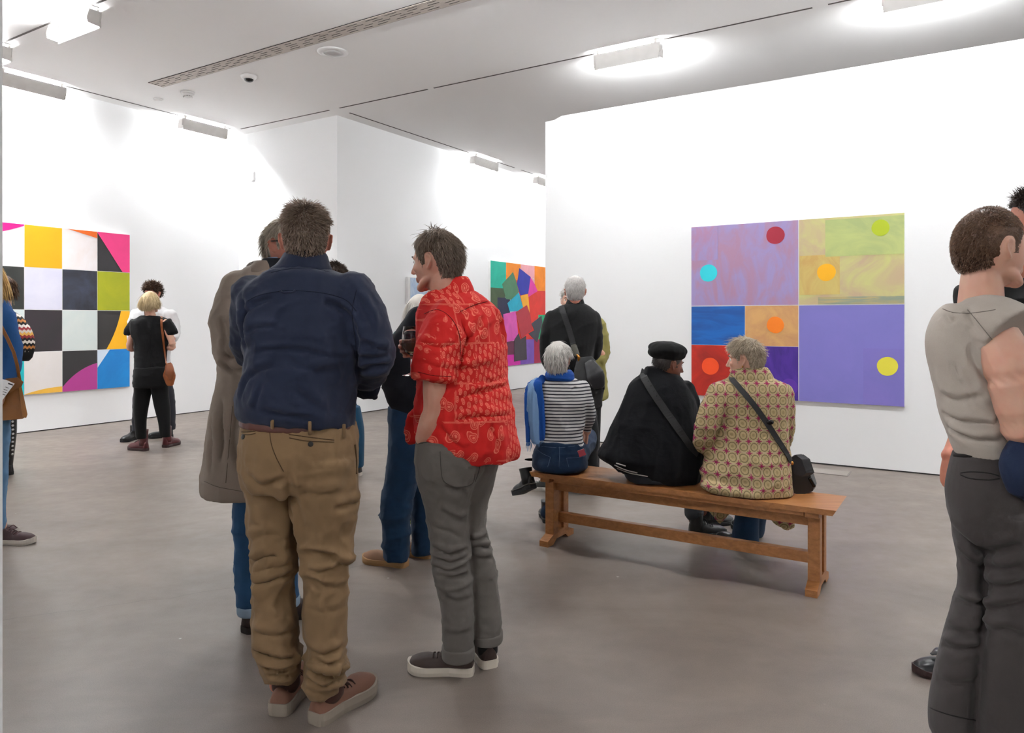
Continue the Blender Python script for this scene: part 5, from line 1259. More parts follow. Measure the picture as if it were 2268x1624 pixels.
def white_shirt_man():
    Y = 8.45
    r = person('curly haired man in white shirt facing the woman in black', G(340, 975))
    hd = Head(W(338, 650, Y), 0.232, yaw=176, pitch=-10)
    neck, hip = W(338, 685, Y), W(338, 830, Y)
    sl, sr = W(303, 695, Y), W(375, 695, Y)
    arms = [[(tuple(sl), .045), (tuple(W(296, 750, Y)), .04), (tuple(W(315, 775, Y - .2)), .03)], [(tuple(sr), .045), (tuple(W(387, 742, Y)), .04), (tuple(W(378, 752, Y - .22)), .03)]]
    make_body(r, hd, SK_RED, neck, hip, arms, [hand(W(315, 775, Y - .2), (.6, -.6, 0), (0, 0, 1)), hand(W(378, 752, Y - .22), (-.6, -.6, 0), (0, 0, 1), thumb_side=-1)], [legcore(W(318, 835, Y), G(302, 965)), legcore(W(358, 835, Y), G(375, 965))], .008, .058, [sl, neck, sr])
    eyes(r, hd)
    hair('hair', r, hd, hairmat('hair_curly_brown', '#2f1d14', '#5f4330'), 1800, .06, .6, (0, -.1, 0), .1, .003, shell=.06, seed=41, front=.22, curl=.5)
    wh = fabric('white_cotton', '#d9d8d8', '#c9c8ca', .85)
    garment('shirt', r, [vloft([(676, 338, 16, .06), (683, 338, 32, .09), (694, 339, 46, .12), (730, 339, 44, .13), (790, 339, 40, .13), (840, 339, 40, .14)], Y), tube([W(303, 696, Y), W(294, 735, Y), W(298, 760, Y - .08)], [.075, .07, .06], 14), tube([W(376, 696, Y), W(386, 728, Y), W(382, 750, Y - .1)], [.075, .07, .06], 14)], wh, .011, 4, [(.008, (6, 6, 9), None, (.4, .4, 0))])
    garment('trousers', r, [vloft([(830, 339, 40, .14), (870, 340, 42, .14)], Y), vloft([(850, 320, 23, .11), (900, 310, 17, .085), (955, 303, 11, .07)], Y), vloft([(850, 360, 23, .11), (900, 372, 17, .085), (952, 377, 12, .07)], Y)], fabric('charcoal_denim', '#2a2a30', '#1f1f25'), .011, 4, [(.006, (6, 6, 12), None)])
    bk, so = leather('plain_black_leather', '#121214'), plain('sole_black', '#0e0e0f', .7)
    shoe(r, G(303, 972), (-.1, -1, 0), .28, bk, so, None, .05, .03, .1, .06, shaft=.07); shoe(r, G(384, 968), (-.9, -.45, 0), .28, bk, so, None, .05, .03, .1, .06, shaft=.07)
white_shirt_man()

# ---- two people cut by the left edge
def knitmat():
    t = NT('patterned_knit'); v = t.coord()
    sx = t.node('ShaderNodeSeparateXYZ'); t.l.new(v, sx.inputs[0])
    zz = sx.outputs[2]; hx = t.math('ADD', sx.outputs[0], sx.outputs[1])
    zig = t.math('ABSOLUTE', t.math('SUBTRACT', t.math('FRACT', t.math('MULTIPLY', hx, 22)), 0.5))
    q = t.math('FRACT', t.math('MULTIPLY', t.math('ADD', zz, t.math('MULTIPLY', zig, 0.03)), 4.2))
    c = t.ramp(q, [(0.0, '#1a1514'), (0.10, '#d8cfc4'), (0.20, '#221b1a'), (0.30, '#8e2f2c'), (0.40, '#d5a24a'), (0.50, '#c9bfb2'), (0.60, '#96343a'), (0.70, '#e0d8ce'), (0.80, '#1d1817'), (0.9, '#b9763a')])
    c.node.color_ramp.interpolation = 'CONSTANT'
    t.bump(t.noise(v, 300, 2), .4, .004)
    return t.out(c, .9)
def left_pair():
    Y = 4.68
    r = person('blonde person in blue jumper and jeans cut by the left edge', G(-20, 1198))
    hd = Head(W(-28, 612, Y), 0.225, yaw=20, pitch=0)
    neck, hip = W(-25, 668, Y), W(-20, 880, Y)
    sl, sr = W(-62, 705, Y), W(12, 705, Y)
    arms = [[(tuple(sl), .04), (tuple(W(-70, 780, Y)), .04), (tuple(W(-45, 850, Y)), .03)], [(tuple(sr), .04), (tuple(W(22, 785, Y - .02)), .038), (tuple(W(6, 858, Y - .12)), .028)]]
    make_body(r, hd, SK_PALE, neck, hip, arms, [hand(W(-45, 850, Y), (0.3, 0.4, -1), (1, 0, 0)), hand(W(6, 858, Y - .12), (-.1, -.3, -1), (-1, .2, 0))], [legcore(W(-35, 890, Y), G(-40, 1185)), legcore(W(-2, 890, Y), G(4, 1190))], .007, .052, [sl, neck, sr])
    hair('hair', r, hd, hairmat('hair_long_blonde', '#b98f4c', '#ecc888'), 3000, .22, .03, (.0, -.15, -.6), .9, .0022, shell=.05, seed=51, nape=-.3, side=-.1, ear=-.15, earclear=False)
    blue = fabric('blue_jumper', '#1f4a7c', '#183a66', .9, 600, .35)
    garment('jumper', r, [vloft([(660, -22, 28, .08), (674, -20, 42, .11), (700, -17, 50, .13), (760, -16, 48, .14), (820, -15, 48, .15), (842, -15, 47, .15)], Y), tube([W(10, 703, Y), W(24, 770, Y - .01), W(22, 815, Y - .04), W(10, 846, Y - .10)], [.065, .062, .058, .045], 14), tube([W(-60, 705, Y), W(-70, 780, Y), W(-50, 845, Y)], [.065, .06, .045], 14)], blue, .011, 4, [(.010, (6, 6, 8), None, (.3, .3, 0))])
    garment('jeans', r, [vloft([(835, -15, 44, .14), (890, -15, 46, .15)], Y), vloft([(870, -36, 25, .12), (1000, -38, 20, .1), (1172, -38, 14, .08)], Y), vloft([(870, 2, 24, .12), (1000, 2, 19, .1), (1100, 0, 15, .085), (1170, 0, 13, .08)], Y)], fabric('light_denim', '#5a7f9f', '#43688a', .9, 700, .3, .05, 9), .011, 4, [(.008, (6, 6, 12), None)])
    up, so = leather('sneaker_plum', '#3a2426', .7), plain('sole_offwhite', '#b8b0a6', .6)
    shoe(r, G(-12, 1203), (1, -0.05, 0), .265 * .42 / .42, up, so, plain('lace_plum', '#55393b', .8), .048, .03, .085, .055)
    shoe(r, G(-60, 1190), (1, .2, 0), .265, up, so, None, .048, .03, .085, .055)
    # paper in the hand
    pp = plain('paper_white', (.85, .85, .85), .8); yy = Y - .2
    pa = empty('leaflet', W(10, 870, yy), 'white printed leaflet held by the person in blue', 'leaflet')
    c = [W(-8, 838, yy), W(14, 842, yy - .01), W(32, 850, yy - .02), W(4, 888, yy - .02), W(-22, 872, yy)]
    prism('sheet', [c[0], c[1], c[2], c[3], c[4]], (0, .002, 0), pp, pa)
    ink = plain('ink_black', '#191919', .7)
    for i, (x, y, w) in enumerate(((18, 851, 10), (12, 858, 7), (8, 863, 8), (6, 868, 8), (3, 873, 9))):
        p0, p1 = W(x, y, yy - .025), W(x + w, y + w * .35, yy - .025); h = .008 if i == 0 else .003
        prism('printed_line', [p0, p1, p1 + Vector((0, 0, h)), p0 + Vector((0, 0, h))], (0, .0015, 0), ink, pa)
    # brown bag hanging at the hip
    lb = leather('saddle_leather', '#8a5418', .45); yb = Y - .05
    b = empty('shoulder_bag', W(30, 930, yb), 'brown leather shoulder bag at the hip of the person in blue', 'bag')
    pts = [(2, 846), (38, 840), (46, 850), (60, 922), (50, 928), (-20, 934), (-20, 850)]
    rd_ = W(20, 890, 1) - Vector((0, 0, CAM_H)); prism('bag_body', [W(x, y, yb - .06) for x, y in pts], rd_ * .10, lb, b)
    prism('flap', [W(x, y, yb - .075) for x, y in ((-18, 842), (40, 836), (52, 846), (48, 856), (36, 862), (-18, 895))], rd_ * .016, leather('saddle_leather_dark', '#7a4813', .45), b)
    prism('edge_strip', [W(x, y, yb - .07) for x, y in ((40, 850), (46, 848), (61, 918), (58, 926), (50, 924))], rd_ * .11, leather('saddle_leather_light', '#9a6222', .45), b)
    raw('strap', b, [tube([W(44, 845, yb), W(30, 780, yb - .1), W(-10, 700, yb - .16)], [.012] * 3, 8, .35, (0, 1, 0))], lb)
    Y = 6.62
    r = person('person in patterned knit sleeve and black studded trousers at the left edge', G(15, 1052))
    hd = Head(W(8, 640, Y), .225, yaw=60)
    neck, hip = W(8, 690, Y), W(14, 850, Y)
    sl, sr = W(-22, 705, Y), W(36, 708, Y)
    arms = [[(tuple(sl), .04), (tuple(W(-28, 770, Y)), .036), (tuple(W(-10, 800, Y + .1)), .026)], [(tuple(sr), .04), (tuple(W(54, 765, Y - .02)), .038), (tuple(W(46, 790, Y - .02)), .034), (tuple(W(22, 804, Y - .03)), .028)]]
    make_body(r, hd, SK_PALE, neck, hip, arms, [hand(W(-10, 800, Y + .1), (.6, .5, 0), (0, 0, 1)), hand(W(22, 804, Y - .03), (-1, .1, .1), (0, 0, 1), thumb_side=-1)], [legcore(W(4, 860, Y), G(0, 1040)), legcore(W(24, 860, Y), G(20, 1040))], .008, .052, [sl, neck, sr])
    hair('hair', r, hd, hairmat('hair_mid_brown', '#3d2a1c', '#6b4d35'), 1000, .1, .2, (0, -.3, -.4), .6, .003, shell=.05, seed=53)
    kn = knitmat()
    garment('poncho', r, [vloft([(690, 8, 24, .08), (702, 8, 40, .11), (730, 10, 44, .14), (800, 12, 30, .14), (838, 13, 29, .14)], Y), tube([W(34, 708, Y), W(48, 735, Y - .01), W(52, 762, Y - .02), W(52, 776, Y - .02)], [.06, .08, .092, .085], 16)], kn, .010, 4)
    raw('cuff_band', r, [tube([W(52, 773, Y - .02), W(51, 786, Y - .02)], [.088, .078], 18, 1.0, n=2)], fabric('black_rib_knit', '#121011'))
    bk = leather('black_coated', '#121214', .4)
    tr = garment('trousers', r, [vloft([(835, 14, 26, .13), (880, 15, 27, .13)], Y), vloft([(860, 4, 15, .1), (960, -2, 14, .09), (1040, -3, 11, .07)], Y), vloft([(860, 24, 15, .1), (930, 26, 12, .095), (965, 26, 11, .09), (1030, 21, 8, .06)], Y)], bk, .010, 3)
    stud = plain('stud_steel', (.6, .6, .6), .3, Metallic=1.0)
    for y_ in range(925, 1015, 9):
        h, nn = tr.hit(29 - abs(y_ - 960) * .04, y_)
        if h is not None: lathe('stud', [(.011, 0), (.009, .005), (.001, .007)], stud, r, h, nn, 8)
    shoe(r, G(27, 1052), (-1, .1, 0), .25, leather('plain_black_leather', '#121214'), plain('sole_black', '#0e0e0f', .7), None, .045, .03, .1, .05, shaft=.1)
    shoe(r, G(8, 1046), (-1, .1, 0), .25, leather('plain_black_leather', '#121214'), plain('sole_black', '#0e0e0f', .7), None, .045, .03, .1, .05, shaft=.1)
left_pair()

# ---- people behind the red shirt
def behind_red():
    Y = 4.21
    r = person('person in navy coat and tan desert boots behind the red shirt', G(870, 1250))
    hd = Head(W(985, 640, Y + .05), .225, yaw=75)
    neck, hip = W(960, 694, Y), W(905, 920, Y)
    sl, sr = W(938, 710, Y - .12), W(980, 715, Y + .12)
    arms = [[(tuple(sl), .045), (tuple(W(885, 800, Y - .1)), .04), (tuple(W(880, 880, Y - .05)), .03)], [(tuple(sr), .045), (tuple(W(960, 800, Y + .12)), .04), (tuple(W(920, 860, Y + .12)), .03)]]
    make_body(r, hd, SK_F, neck, hip, arms, [hand(W(880, 880, Y - .05), (-.1, .2, -1), (0, 1, 0)), hand(W(920, 860, Y + .12), (-1, .1, 0), (0, -1, 0))], [legcore(W(900, 930, Y), G(880, 1240)), legcore(W(915, 930, Y + .1), G(930, 1235))], .008, .055, [sl, neck, sr])
    eyes(r, hd)
    hair('hair', r, hd, hairmat('hair_dark_brown', '#2a1f19', '#57443a'), 1000, .05, .3, (0, -.2, -.3), .4, .002, shell=.03, seed=61)
    nv = fabric('navy_wool', '#080b16', '#05070e', .9, 500, .3)
    garment('coat', r, [vloft([(684, 948, 22, .07), (694, 946, 36, .10), (712, 941, 46, .13), (746, 934, 54, .15), (800, 926, 60, .16), (846, 918, 64, .17), (896, 914, 52, .16), (912, 912, 42, .14)], Y),
            tube([W(932, 708, Y - .1), W(898, 760, Y - .14), W(882, 815, Y - .14), W(874, 860, Y - .11), W(880, 895, Y - .08)], [.08, .08, .078, .07, .05], 16)], nv, .011, 4, [(.010, (5, 5, 9), None, (.3, .5, 0))])
    dn = fabric('dark_denim', '#10304c', '#0b2137', .9, 700, .3, .05, 9)
    garment('jeans', r, [vloft([(900, 905, 46, .14), (940, 903, 44, .15), (980, 901, 41, .15), (1063, 889, 37, .12), (1123, 877, 36, .11), (1180, 877, 32, .1), (1220, 877, 30, .095), (1239, 877, 29, .09)], Y), vloft([(940, 915, 40, .13), (1063, 935, 30, .11), (1180, 935, 25, .095), (1225, 935, 24, .09)], Y + .18)], dn, .010, 4, [(.012, (5, 5, 12), zband(1080, 1240, Y, .08)), (.005, (15, 15, 15))])
    tn, so = leather('suede_sand', '#97735a', .9), plain('sole_crepe', '#a98257', .8)
    shoe(r, G(902, 1256), (-1, .38, 0), .29, tn, so, None, .052, .032, .085, .058); shoe(r, G(958, 1235), (-1, .3, 0), .29, tn, so, None, .052, .032, .085, .058)
    Y = 5.12
    r = person('white haired person in teal top and olive boots behind the navy coat', G(930, 1155))
    hd = Head(W(930, 690, Y), .222, yaw=-25, pitch=0)
    neck, hip = W(930, 726, Y), W(930, 920, Y)
    sl, sr = W(892, 748, Y), W(968, 748, Y)
    arms = [[(tuple(sl), .04), (tuple(W(880, 820, Y)), .038), (tuple(W(905, 860, Y + .15)), .03)], [(tuple(sr), .04), (tuple(W(980, 820, Y)), .038), (tuple(W(955, 860, Y + .15)), .03)]]
    make_body(r, hd, SK_PALE, neck, hip, arms, [hand(W(905, 860, Y + .15), (.6, .6, 0), (0, 0, 1)), hand(W(955, 860, Y + .15), (-.6, .6, 0), (0, 0, 1), thumb_side=-1)], [legcore(W(920, 930, Y), G(915, 1145)), legcore(W(942, 930, Y), G(945, 1145))], .008, .052, [sl, neck, sr])
    hair('hair', r, hd, hairmat('hair_white_bob', '#c2bab0', '#f4efe8'), 3200, .13, .04, (0, -.2, -.5), .9, .002, shell=.05, seed=63, nape=-.3, side=-.1, ear=-.12, earclear=False)
    garment('top', r, [vloft([(718, 928, 22, .07), (732, 926, 40, .1), (750, 926, 52, .12), (790, 926, 60, .14), (860, 928, 56, .15), (930, 930, 54, .15)], Y), tube([W(890, 748, Y), W(876, 790, Y), W(876, 830, Y)], [.07, .068, .06], 14), tube([W(968, 748, Y), W(980, 790, Y), W(980, 830, Y)], [.07, .068, .06], 14)], fabric('teal_jersey', '#0c4a4e', '#08383c'), .012, 4)
    garment('jeans', r, [vloft([(910, 930, 46, .14), (960, 931, 48, .14)], Y), vloft([(940, 915, 26, .11), (1060, 914, 20, .09), (1138, 914, 16, .08)], Y), vloft([(940, 945, 26, .11), (1060, 942, 20, .09), (1138, 942, 16, .08)], Y)], fabric('indigo_denim', '#10203c', '#0b172c'), .012, 4)
    ol, so = leather('olive_boot', '#3b3a2c', .7), plain('sole_lime', '#9aa01e', .6)
    shoe(r, G(948, 1160), (-1, .25, 0), .26, ol, so, plain('lace_olive', '#23231a', .8), .05, .022, .1, .06, shaft=.05); shoe(r, G(955, 1150), (-.7, 1, 0), .26, ol, so, None, .05, .022, .1, .06, shaft=.05)
behind_red()

# ---- two men standing beyond the bench
def beyond_bench():
    Y = 5.98
    r = person('white haired man in black jacket standing behind the bench', G(1250, 1092))
    hd = Head(W(1274, 645, Y), .236, yaw=-4, pitch=2)
    neck, hip = W(1272, 682, Y), W(1266, 850, Y)
    sl, sr = W(1226, 704, Y), W(1312, 704, Y)
    arms = [[(tuple(sl), .045), (tuple(W(1214, 790, Y + .04)), .04), (tuple(W(1235, 815, Y + .26)), .03)], [(tuple(sr), .045), (tuple(W(1316, 775, Y + .06)), .04), (tuple(W(1300, 790, Y + .28)), .03)]]
    make_body(r, hd, SK_RED, neck, hip, arms, [hand(W(1235, 815, Y + .26), (.7, .5, 0), (0, 0, 1)), hand(W(1300, 790, Y + .28), (-.7, .5, .2), (0, 0, 1), thumb_side=-1)], [legcore(W(1250, 860, Y), G(1225, 1075)), legcore(W(1284, 860, Y), G(1288, 1082))], .006, .06, [sl, neck, sr])
    hair('hair', r, hd, hairmat('hair_white_short', '#b4aeaa', '#f2eeea'), 3200, .032, .15, (0, -.15, -.3), .3, .0018, shell=.04, seed=71, nape=-.26)
    bk = fabric('black_gabardine', '#0a0a0b', '#070708', .8, 900, .3)
    jk = garment('jacket', r, [vloft([(674, 1274, 22, .075), (684, 1271, 42, .1), (700, 1268, 57, .125), (740, 1266, 58, .14), (780, 1264, 51, .15), (815, 1263, 50, .155), (842, 1264, 50, .155)], Y),
              tube([W(1226, 704, Y), W(1215, 745, Y), W(1213, 790, Y + .03), W(1222, 815, Y + .12)], [.075, .072, .066, .055], 14), tube([W(1311, 704, Y), W(1319, 745, Y), W(1316, 780, Y + .05), W(1306, 790, Y + .18)], [.072, .068, .06, .05], 14)],
              bk, .010, 4, [(.006, (5, 5, 9), None, (.4, .5, 0))])
    raw('collar', r, [vloft([(660, 1274, 17, .065), (670, 1274, 20, .075), (682, 1273, 25, .085)], Y)], bk)
    garment('trousers', r, [vloft([(830, 1265, 48, .14), (900, 1266, 48, .15), (930, 1267, 47, .15)], Y), vloft([(900, 1246, 28, .13), (1000, 1236, 22, .1), (1074, 1226, 18, .09)], Y), vloft([(900, 1290, 30, .13), (960, 1300, 26, .12), (1030, 1300, 25, .1), (1080, 1290, 19, .09)], Y)], fabric('black_wool_trousers', '#070708'), .011, 4, [(.008, (6, 6, 10), None)])
    up, so = plain('canvas_check', '#3a3835', .8), plain('sole_white_rubber', '#c9c4bc', .6)
    shoe(r, G(1228, 1088), (-1, .35, 0), .27, up, so, plain('lace_white', '#d5d2cc', .8), .05, .032, .08, .055); shoe(r, G(1288, 1094), (0.1, 1, 0), .27, plain('canvas_white', '#bdb7b0', .8), so, None, .05, .032, .08, .055)
    # his shoulder bag
    bl = leather('bag_black_nylon', '#101012', .7)
    b = empty('shoulder_bag', W(1308, 896, Y - .25), 'black leather shoulder bag hanging behind the man in black jacket', 'bag')
    bag = garment('bag_body', b, [tube([W(1298, 806, Y - .22), W(1304, 845, Y - .24), W(1310, 888, Y - .23)], [.085, .125, .09], 16, .5, (0, 1, .1))], bl, .009, 3, [(.008, (9, 9, 9), None)])
    garment('flap', b, [tube([W(1306, 808, Y - .28), W(1318, 830, Y - .32), W(1324, 850, Y - .32)], [.05, .075, .06], 14, .35, (0.2, 1, .3))], leather('bag_black_flap', '#1f1f22', .45), .008, 3)
    raw('tassel', b, [tube([W(1322, 848, Y - .3), W(1334, 854, Y - .3), W(1338, 862, Y - .3)], [.02, .018, .006], 8)], bl)
    strap('strap', b, jk, [(1243, 679), (1252, 705), (1262, 735), (1270, 765)], .045, .004, bl, extra1=[W(1274, 782, Y - .2)])
    cl = raw('strap_end', b, [tube([W(1271, 768, Y - .2), W(1277, 785, Y - .22)], [.026, .024], 10, .3, (0, 1, 0))], leather('olive_leather', '#3a382c'))
    raw('clasp', b, [tube([W(1278, 786, Y - .23), W(1282, 792, Y - .23), W(1281, 800, Y - .23)], [.006, .012, .006], 8)], plain('brass', '#b07a3a', .35, Metallic=1.0))
    Y = 6.55
    r = person('person in olive coat hidden behind the man in black jacket', G(1290, 1058))
    hd = Head(W(1262, 666, Y), .228, yaw=172)
    neck, hip = W(1266, 700, Y), W(1290, 850, Y)
    sl, sr = W(1240, 718, Y), W(1325, 716, Y)
    arms = [[(tuple(sl), .04), (tuple(W(1236, 780, Y)), .038), (tuple(W(1260, 800, Y - .1)), .03)], [(tuple(sr), .04), (tuple(W(1338, 785, Y)), .04), (tuple(W(1324, 775, Y - .12)), .03)]]
    make_body(r, hd, SK_PALE, neck, hip, arms, [hand(W(1260, 800, Y - .1), (.7, -.5, 0), (0, 0, 1)), hand(W(1324, 775, Y - .12), (-.3, -.6, .6), (-1, 0, 0))], [legcore(W(1275, 860, Y), G(1272, 1050)), legcore(W(1308, 860, Y), G(1312, 1050))], .008, .056, [sl, neck, sr])
    eyes(r, hd)
    hair('hair', r, hd, hairmat('hair_white_short', '#b4aeaa', '#f2eeea'), 1200, .04, .4, (0, -.1, -.2), .3, .002, shell=.03, seed=73)
    oc = fabric('olive_cotton', '#8f874f', '#7d7643', .85, 700, .3)
    garment('coat', r, [vloft([(696, 1268, 20, .07), (705, 1276, 40, .1), (720, 1282, 52, .13), (780, 1286, 52, .14), (840, 1288, 56, .15), (876, 1288, 61, .16), (884, 1288, 59, .16)], Y), tube([W(1323, 716, Y), W(1333, 748, Y), W(1337, 782, Y), W(1330, 800, Y - .08)], [.07, .066, .06, .05], 14), tube([W(1240, 718, Y), W(1236, 780, Y), W(1256, 800, Y - .08)], [.07, .06, .05], 14)], oc, .011, 4, [(.010, (6, 6, 8), None, (.3, .4, 0))])
    garment('trousers', r, [vloft([(860, 1290, 44, .14), (900, 1290, 44, .14)], Y), vloft([(880, 1274, 24, .11), (1050, 1272, 15, .08)], Y), vloft([(880, 1308, 24, .11), (1050, 1312, 15, .08)], Y)], fabric('black_wool_trousers', '#070708'), .012, 4)
    shoe(r, G(1272, 1056), (0, -1, 0), .27, leather('plain_black_leather', '#121214'), plain('sole_black', '#0e0e0f', .7)); shoe(r, G(1312, 1056), (0, -1, 0), .27, leather('plain_black_leather', '#121214'), plain('sole_black', '#0e0e0f', .7))
beyond_bench()

# ---- sitters on the bench (they face +b, away from the camera)
FB = AB(0, 1, 0)
def sit_legs(hipL, hipR, reach=0.44, zt=0.50, spread=0.0):
    out = []
    for h in (hipL, hipR):
        h = Vector(h); k = Vector((h.x, h.y, zt)) + FB * reach
        out.append((h, k))
    return out
def stripes():
    t = NT('striped_jersey'); v = t.coord()
    sx = t.node('ShaderNodeSeparateXYZ'); t.l.new(v, sx.inputs[0])
    w = t.math('ADD', sx.outputs[2], t.math('MULTIPLY', t.noise(v, 6, 2), 0.012))
    q = t.math('FRACT', t.math('MULTIPLY', w, 1 / 0.0205))
    s_ = t.math('GREATER_THAN', q, 0.62)
    n3 = t.noise(v, 24, 4, .55, .6); t.bump(t.math('MULTIPLY', n3, .4), .5, .012)
    return t.out(t.mix(s_, '#c9c7c6', '#24242e'), .85)
def striped_woman():
    Y = 4.66
    r = person('white haired woman in striped top and blue scarf seated on the bench', AB(-2.02, 4.16))
    hd = Head(W(1236, 797, Y), .218, yaw=-18, pitch=0)
    neck, hip = W(1240, 836, Y), W(1240, 1005, Y)
    sl, sr = W(1200, 858, Y), W(1288, 858, Y)
    hips = [W(1212, 1012, Y), W(1268, 1012, Y)]
    knees = [Vector((hips[0].x, hips[0].y, .50)) + FB * .42, Vector((hips[1].x, hips[1].y, .60)) + FB * .42 + AB(-.10, 0)]
    fL, fR = G(1212, 1157), W(1176, 1062, 5.0)
    arms = [[(tuple(sl), .04), (tuple(W(1192, 920, Y + .03)), .036), (tuple(W(1205, 970, Y + .2)), .027)], [(tuple(sr), .04), (tuple(W(1302, 912, Y + .02)), .036), (tuple(W(1300, 956, Y + .08)), .027)]]
    make_body(r, hd, SK_PALE, neck, hip, arms, [hand(W(1205, 970, Y + .2), (.4, .8, -.2), (0, 0, -1), .92), hand(W(1300, 957, Y + .08), (-.1, .4, -.9), (-1, 0, 0), .92)], [[(tuple(hips[0]), .05), (tuple(knees[0]), .045), (tuple(fL + Vector((0, 0, .1))), .035)], [(tuple(hips[1]), .05), (tuple(knees[1]), .035), (tuple((knees[1] + fR) / 2), .025)]], .0055, .05, [sl, neck, sr])
    hair('hair', r, hd, hairmat('hair_silver', '#bdb8b1', '#f6f2ec'), 3800, .06, .12, (0.15, -.25, -.35), .6, .0018, shell=.05, seed=81, nape=-.27, ear=.08)
    st = stripes()
    top = vloft([(836, 1240, 26, .06), (845, 1244, 42, .08), (857, 1245, 54, .10), (890, 1245, 56, .115), (930, 1243, 53, .115), (960, 1241, 51, .12), (986, 1240, 54, .135)], Y)
    ra = tube([W(1288, 858, Y), W(1299, 890, Y), W(1303, 920, Y + .02), W(1300, 950, Y + .07)], [.055, .05, .045, .034], 14); la = tube([W(1200, 858, Y), W(1192, 915, Y + .02), W(1203, 962, Y + .16)], [.055, .046, .034], 14)
    shirt = garment('striped_top', r, [top, ra, la], st, .008, 4, [(.009, (5, 5, 10), zband(880, 990, Y, .06), (.3, .3, 0)), (.006, (8, 8, 8), None)])
    sc, sc2 = fabric('scarf_royal_blue', '#1c4f9e', '#173f86', .9, 500, .5), fabric('scarf_pale_blue', '#7f9fc4', '#5f85b4', .9, 500, .5)
    garment('scarf', r, [vloft([(822, 1240, 27, .075), (828, 1240, 31, .085), (838, 1240, 33, .09), (843, 1240, 30, .085)], Y - .005)], sc, .006, 3, [(.008, (4, 4, 30), None)])
    def tail(pts, mat, w0):
        c = garment('scarf_tail', r, [tube([W(*p) for p in pts], w0, 14, .3, (0.3, 1, 0))], mat, .007, 3, [(.012, (26, 26, 1.5), None)]); return c
    tail([(1202, 842, Y - .02), (1192, 850, Y - .08), (1198, 900, Y - .10), (1200, 972, Y - .10)], sc, [.03, .03, .03, .028])
    tail([(1196, 846, Y - .02), (1182, 858, Y - .07), (1182, 910, Y - .09), (1186, 975, Y - .09)], sc2, [.03, .038, .04, .036])
    tail([(1190, 848, Y), (1172, 865, Y - .05), (1170, 915, Y - .07), (1170, 984, Y - .07)], sc, [.03, .03, .03, .02])
    fr = []
    for i in range(16):
        x = 1166 + i * 2.4; y0 = 980 if x < 1180 else 972
        fr.append(tube([W(x, y0, Y - .09), W(x + rng.uniform(-1, 1), y0 + 8, Y - .09), W(x + rng.uniform(-2, 2), y0 + rng.uniform(12, 22), Y - .09)], [.002, .0018, .001], 5, n=2))
    raw('fringe', r, fr, sc2)
    dj = fabric('dark_blue_denim', '#132a44', '#0d1d32', .9, 700, .3, .05, 9)
    seat = vloft([(975, 1240, 50, .13), (995, 1240, 57, .155), (1015, 1240, 62, .175), (1030, 1240, 63, .185), (1037, 1240, 59, .17)], Y)
    th = [tube([hips[0], (hips[0] + knees[0]) / 2, knees[0]], [.085, .085, .07], 16), tube([hips[1], (hips[1] + knees[1]) / 2, knees[1]], [.085, .085, .07], 16)]
    # keep the seat on the wood
    def onseat(v):
        m = v[:, 2] < SH + .004
        bb = SA * v[:, 0] + CA * v[:, 1]
        v = v.copy(); k = m & (bb < SB1 + .03); v[k, 2] = SH + .004; return v
    sh_ = [tube([knees[0], (knees[0] + fL) / 2 + Vector((0, .03, .05)), fL + Vector((0, 0, .06))], [.068, .055, .05], 14), tube([knees[1], (knees[1] + fR) / 2, fR], [.068, .06, .052], 14)]
    jn = garment('jeans', r, [seat] + th + sh_, dj, .009, 4, [(.007, (6, 6, 14), None)], post=onseat)
    js = fabric('denim_stitch', '#5a6a80')
    for pts in ([(1182, 990), (1200, 1004), (1219, 1013)], [(1219, 1013), (1216, 1025), (1213, 1034)], [(1255, 1015), (1280, 1014), (1296, 1010)], [(1255, 1015), (1257, 1025), (1260, 1035)], [(1239, 990), (1239, 1010), (1238, 1034)], [(1186, 987), (1240, 992), (1296, 984)]):
        seam('stitching', r, jn, pts, .0012, js)
    bo, so = leather('boot_black', '#131313', .35), plain('sole_black', '#0e0e0f', .7)
    wl = plain('welt_grey', '#6b655e', .7)
    shoe(r, G(1214, 1160), (-.05, 1, 0), .25, bo, so, None, .046, .032, .09, .055, shaft=.06, trim=wl)
    p = W(1182, 1092, 4.93); shoe(r, (p.x, p.y, 0), (-.62, 1, 0), .25, bo, so, None, .046, .032, .09, .055, shaft=.06, z0=p.z - .07, tilt=.42, trim=wl)
    # phone in the back pocket
    h, nn = jn.hit(1284, 1006)
    if h is not None:
        ph = empty('phone', h, 'pink red phone sticking out of the striped woman\'s back pocket', 'phone')
        u = (W(1298, 998, h.y) - W(1277, 1006, h.y)).normalized(); n_ = nn.normalized(); w_ = n_.cross(u).normalized()
        if w_.z < 0: w_ = -w_
        fr_ = lambda x, y, z: h + u * x + w_ * y + n_ * z
        box('case', (-.033, -.018, -.004), (.033, .022, .006), plain('phone_case', '#b03a48', .4), ph, fr_, .003)
        box('edge', (-.034, .012, -.003), (.034, .0235, .005), plain('phone_case_pale', '#c98f94', .4), ph, fr_, .002)
striped_woman()
